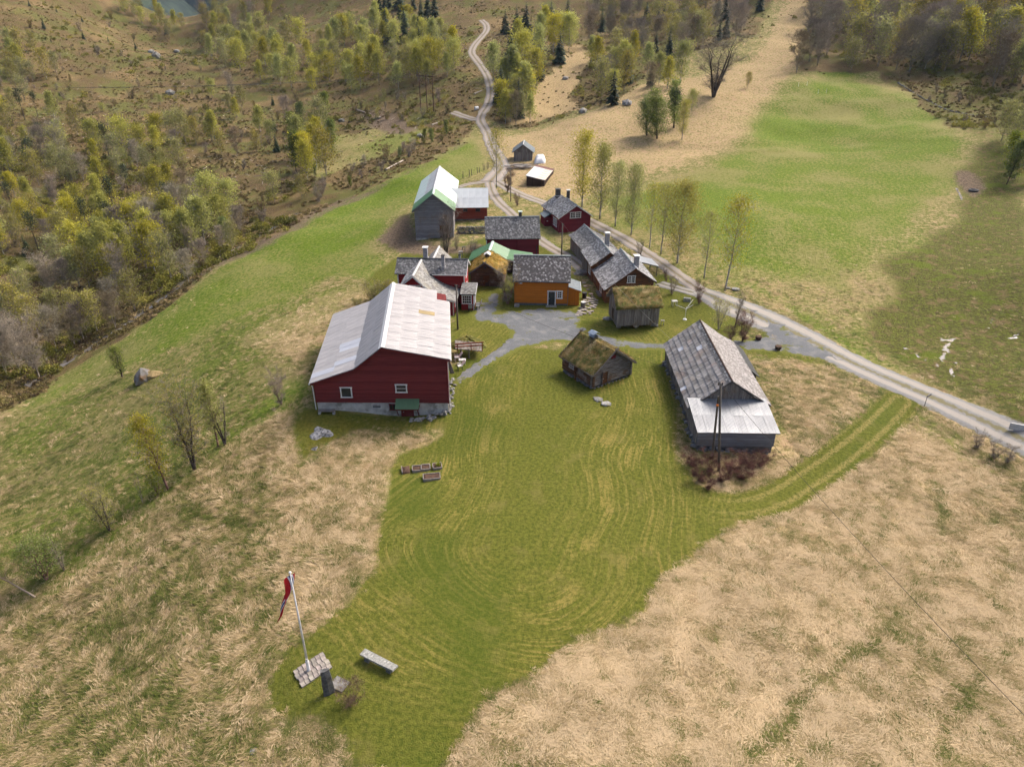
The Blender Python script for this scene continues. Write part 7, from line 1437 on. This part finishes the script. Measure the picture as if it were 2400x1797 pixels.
# road planters and bins
for u, v, lab in [(1777,797,'squat brown planter at the garden tip of the road bend'),(1823,820,'brown flower urn on the grass verge by the lower road')]:
    q = G1(u, v); o = empty('planter', tuple(q), 0, lab, 'planter'); MB().tube((0, 0, 0), (0, 0, .5), .3, .42, 9).build('pot', simple('brown pot', (.09,.055,.04), (.06,.04,.03)), o); MB().tube((0, 0, .48), (0, 0, .54), .38, .36, 9).build('soil', SOIL, o); MB().box(-.3, .3, -.3, .3, -.05, .06).build('base', STONE_L, o)
for k, (u, v, lab) in enumerate([(1364,700,'black bin against the orange lean-to wall'),(1361,722,'wooden tub standing by the orange lean-to corner')]):
    q = G1(u, v); o = empty('bin', (q[0]+.35, q[1]+.2, q[2]), 0, lab, 'bin'); MB().tube((0, 0, -.05), (0, 0, .8), .32, .36, 10).build('tub', BLK if k == 0 else GREY_LOG, o); MB().tube((0, 0, .8), (0, 0, .86), .37, .37, 10).build('lid', BLK if k == 0 else LIGHTTRIM, o)
# stone-paved path between orange house and storehouse
sp_ = empty('paved_path', tuple(G1(1372, 735)), 0, 'worn stone paving between the orange house and the stilt storehouse', 'paving'); O3 = G1(1372, 735)
for k, (u, v) in enumerate(scatter_px([(1352,740),(1385,738),(1402,706),(1385,694),(1368,700)], 46, 6.5)+[(1385,690),(1378,680),(1372,672),(1368,664)]):
    q = G1(u, v)-O3; n = random.randint(5, 6); r_ = random.uniform(.22, .38); o = slabstone('slab', [(r_*math.cos(6.28*i/n)*random.uniform(.8, 1.2), r_*.8*math.sin(6.28*i/n)*random.uniform(.8, 1.2)) for i in range(n)], .16, PAVE, sp_, (q[0], q[1], q[2]-.02), .01, k)
# barn ramp on the right side of the big barn
q = G1(1058, 812); rp = empty('barn_ramp', (-5.9, 77.0, 0), R(4), 'wooden bridge ramp with rust-red railings at the barn side', 'ramp')
RUSTP = simple('rust red railing', (.22,.055,.03), (.15,.04,.025), 4, .9)
for k in range(9): MB().box(-.9+k*.36, -.9+k*.36+.33, -1.2, 1.2, 1.25-k*.05, 1.35-k*.05).build('plank', GREY_LOG, rp)
for y in (-1.15,):
    for zt in (1.5, 1.85): MB().hexa([(-.9, y-.04, zt), (2.5, y-.04, zt+.15), (2.5, y+.04, zt+.15), (-.9, y+.04, zt), (-.9, y-.04, zt+.12), (2.5, y-.04, zt+.27), (2.5, y+.04, zt+.27), (-.9, y+.04, zt+.12)]).build('rail', RUSTP, rp)
    for x in (-.6, 1.0, 2.3): MB().box(x-.05, x+.05, y-.1, y-.04, 1.0, 2.0).build('rail_post', RUSTP, rp)
for x, y in ((-.2, -1.1), (.7, -1.1), (-.2, 1.1), (.7, 1.1)): MB().tube((x, y, -.3), (x, y, 1.25), .1, n=7).build('post', POLE, rp)
MOUND = simple('mossy bank', (.075,.08,.013), (.13,.115,.022), 2, .95, bmp=.6)
heap('earth_bank', 1098, 806, 4.6, 3.4, .9, MOUND, 'mossy earth bank carrying the outer end of the barn ramp', 'bank', 3)
tag(MB().hexa([(0, 0, 0), (.5, 0, 0), (.5, .05, 0), (0, .05, 0), (-.35, .25, 1.4), (.0, .25, 1.4), (.0, .3, 1.4), (-.35, .3, 1.4)]).build('leaning_board', GREY_V, loc=tuple(G1(1055, 875))), 'grey board leaning against the big barn corner', 'board')
# far yard: tarp, timber pile, bale, tyre
q = G1(1265, 384); V = []; F = []; nx, ny = 9, 13
for j in range(ny):
    for i in range(nx):
        x, y = -1.5+3.*i/(nx-1), 5.*j/(ny-1); e_ = min(i, nx-1-i, j, ny-1-j); V.append((x, y, (0, 1.15, 1.5, 1.6)[min(e_, 3)]*(1 if y > 1.7 else .75)+(random.uniform(-.14, .14) if e_ else 0)))
F = [(j*nx+i, j*nx+i+1, (j+1)*nx+i+1, (j+1)*nx+i) for j in range(ny-1) for i in range(nx-1)]
o = link_mesh('tarpaulin', np_mesh('tarpaulin', np.array(V), np.array(F), simple('white tarpaulin', (.62,.63,.66), (.46,.47,.50), 1.4, .5, bmp=.6)), None, None, tuple(q)); o.rotation_euler = (0, 0, R(-3)); tag(o, 'crumpled white tarpaulin covering a load beside the timber shed', 'tarpaulin')
tpile = empty('timber_pile', tuple(G1(1205, 397)), 0, 'heap of old grey planks between the two far sheds', 'timber pile')
for k in range(26):
    a_ = random.gauss(.05, .18); L = random.uniform(3, 7); x, y, z = random.uniform(0, 4), random.uniform(-1, 3), random.uniform(.05, .9); d = Vector((math.cos(a_), math.sin(a_), random.gauss(0, .06))); MB().obox((x, y, z), d*L/2, Vector((-d.y, d.x, 0))*.1, (0, 0, .04)).build('plank', GREY_LOG if k % 3 else LIGHTTRIM, tpile)
q = G1(1117, 258); o = MB().tube((-.65, 0, .55), (.65, 0, .55), .62, n=16).build('bale', simple('white bale wrap', (.72,.73,.75), (.62,.63,.66), 2, .45), loc=tuple(q)); o.rotation_euler = (0, 0, .5); tag(o, 'white wrapped round bale beside the forest road', 'bale')
q = G1(2281, 449); bm = bmesh.new(); mR, mr = .75, .24
vs = [[bm.verts.new(((mR+mr*math.cos(b2))*math.cos(a2), (mR+mr*math.cos(b2))*math.sin(a2), mr+mr*math.sin(b2))) for b2 in np.linspace(0, 2*math.pi, 8, endpoint=False)] for a2 in np.linspace(0, 2*math.pi, 22, endpoint=False)]
for i in range(22):
    for j in range(8): bm.faces.new((vs[i][j], vs[(i+1) % 22][j], vs[(i+1) % 22][(j+1) % 8], vs[i][(j+1) % 8]))
me = bpy.data.meshes.new('tyre'); bm.to_mesh(me); bm.free(); o = link_mesh('tyre', me, simple('dusty rubber', (.10,.10,.105), (.06,.06,.06), 3), None, tuple(q)); tag(o, 'old tractor tyre lying in the muddy pasture corner', 'tyre')
# hillside boulders
for k, (u, v, r_, lab) in enumerate([(368,138,3.2,'large pale moss-capped boulder below the saddle'),(355,125,2.,'rounded grey boulder behind the moss-capped one'),(415,122,1.6,'small grey boulder right of the moss-capped one'),(400,222,2.,'grey boulder half hidden on the felled slope'),(885,280,1.3,'grey boulder on the bare track slope below the pylon'),(800,285,1.2,'dark flat rock left of the bare track slope'),(1325,186,1.4,'grey boulder in the tan clearing'),(1365,264,1.6,'mossy rock pile at the field boundary wall'),(1470,246,1.8,'brush pile rock at the far field boundary'),(985,322,1.4,'pale mossy rock by the farm ditch')]):
    q = G1(u, v); o = rock('boulder', STONE, r_, 90+k, None, (q[0], q[1], q[2]+r_*.3), .7); tag(o, lab, 'boulder')
# pale felled branches and trunks (too many to count)
mb = MB(); PX = scatter_px([(0,100),(330,120),(470,150),(760,230),(1000,210),(1000,300),(700,420),(400,500),(0,560)], 420, 9)+scatter_px([(1030,60),(1160,60),(1200,260),(1150,260)], 40, 9)+scatter_px([(620,90),(760,70),(760,140),(640,160)], 60, 8)
for q in GP(PX):
    a_ = random.uniform(0, 6.28); L = random.uniform(.6, 2.6); d = Vector((math.cos(a_), math.sin(a_), random.gauss(0, .15))); c_ = Vector(q)+Vector((0, 0, .2)); mb.cur = random.random(); mb.tube(c_-d*L/2, c_+d*L/2, .09, .05, 4)
o = mb.build('felling_litter', simple('bleached dead wood', (.50,.44,.38), (.30,.25,.20), 2, .9), kind='stuff'); tag(o, 'bleached branches and trunks left on the felled hillside', 'dead wood')
for k, (u0, v0, u1, v1, lab) in enumerate([(833,258,870,270,'long bleached log lying above the bare track slope'),(905,400,945,378,'long pale log on the bank above the left field'),(1012,295,1030,288,'pale stacked log end near the forest track'),(1112,222,1130,214,'short log pile beside the forest road')]):
    a_, b_ = Vector(G1(u0, v0)), Vector(G1(u1, v1)); o = MB().tube(a_+Vector((0, 0, .25)), b_+Vector((0, 0, .25)), .28, .18, 7).build('fallen_log', MATS['bleached dead wood']); tag(o, lab, 'log')
# ------------------------------------------------------------------ water
WATER, nt_, b_ = NT('shallow water'); b_.inputs['Base Color'].default_value = (.16,.14,.12,1); b_.inputs['Roughness'].default_value = .22; b_.inputs['Specular IOR Level'].default_value = .6; b_.inputs['Coat Weight'].default_value = .25; b_.inputs['Coat Roughness'].default_value = .03
for px in ([(2202,793),(2222,797),(2242,789),(2234,800),(2224,812),(2222,826),(2212,842),(2206,852),(2204,842),(2212,824),(2208,806)],[(2326,748),(2330,752),(2322,764),(2314,772),(2314,768)],[(2116,812),(2124,814),(2128,822),(2120,820)],[(2144,830),(2156,836),(2150,840)],[(2164,842),(2180,848),(2172,852)],[(2190,852),(2204,858),(2194,860)],[(2240,440),(2252,455),(2258,472),(2250,466)],[(2364,794),(2384,780),(2388,784),(2370,797)],[(2230,862),(2234,876),(2230,886),(2226,874)],[(2236,848),(2250,850),(2244,855)]):
    sheet('puddle', px, .12, WATER, .35, .2)
STR = densify(GP([(60,905),(160,845),(260,780),(340,725),(420,668),(500,612),(580,570),(640,535),(700,500)]), 1.2); STR[:, 2] = zz(STR[:, 0], STR[:, 1])
ribbon('stream', STR, 2.6, .10, WATER, 5)
# ------------------------------------------------------------------ far mountains beyond the saddle
MTN = simple('far forested mountainside', (.010,.020,.016), (.030,.048,.030), .05, .95, c3=(.055,.075,.028), scale3=.006, detail=8)
def mountain(name, peak, rx, ry, hgt, label, seed):
    n = 90; gx = np.linspace(-1, 1, n); X, Y = np.meshgrid(gx, gx); r = np.hypot(X, Y); z = hgt*np.clip(1-r, 0, 1)**.9; wx, wy = peak[0]+X*rx, peak[1]+Y*ry
    z = z+(vnoise(wx+seed, wy, 240, 5)*.28*hgt+vnoise(wx, wy+seed, 30, 3)*26)*np.clip(1.2-r, 0, 1); V = np.stack([wx, wy, z-60], -1).reshape(-1, 3); i, j = np.meshgrid(np.arange(n-1), np.arange(n-1), indexing='ij'); b = (i*n+j).ravel()
    link_mesh(name, np_mesh(name, V, np.stack([b, b+1, b+n+1, b+n], -1), MTN, True), None, kind='structure')
mountain('mountain', (-1500, 1500), 950, 800, 900, '', 11); mountain('mountain', (-350, 2700), 1300, 1100, 1250, '', 57); mountain('mountain', (-2900, 3000), 1600, 1200, 1300, '', 91)
# ------------------------------------------------------------------ the hazy valley air
hz = MB(); hz.box(-4800, 2400, -400, 4600, -130, 1420); ho = hz.build('haze', None, kind='stuff')
hm = bpy.data.materials.new('valley haze'); hm.use_nodes = True; hn = hm.node_tree; hn.nodes.remove(hn.nodes['Principled BSDF'])
pv_ = hn.nodes.new('ShaderNodeVolumePrincipled'); pv_.inputs['Color'].default_value = (.55, .74, 1, 1); pv_.inputs['Density'].default_value = .00006; pv_.inputs['Anisotropy'].default_value = .1
hn.links.new(pv_.outputs[0], hn.nodes['Material Output'].inputs['Volume']); ho.data.materials.append(hm)
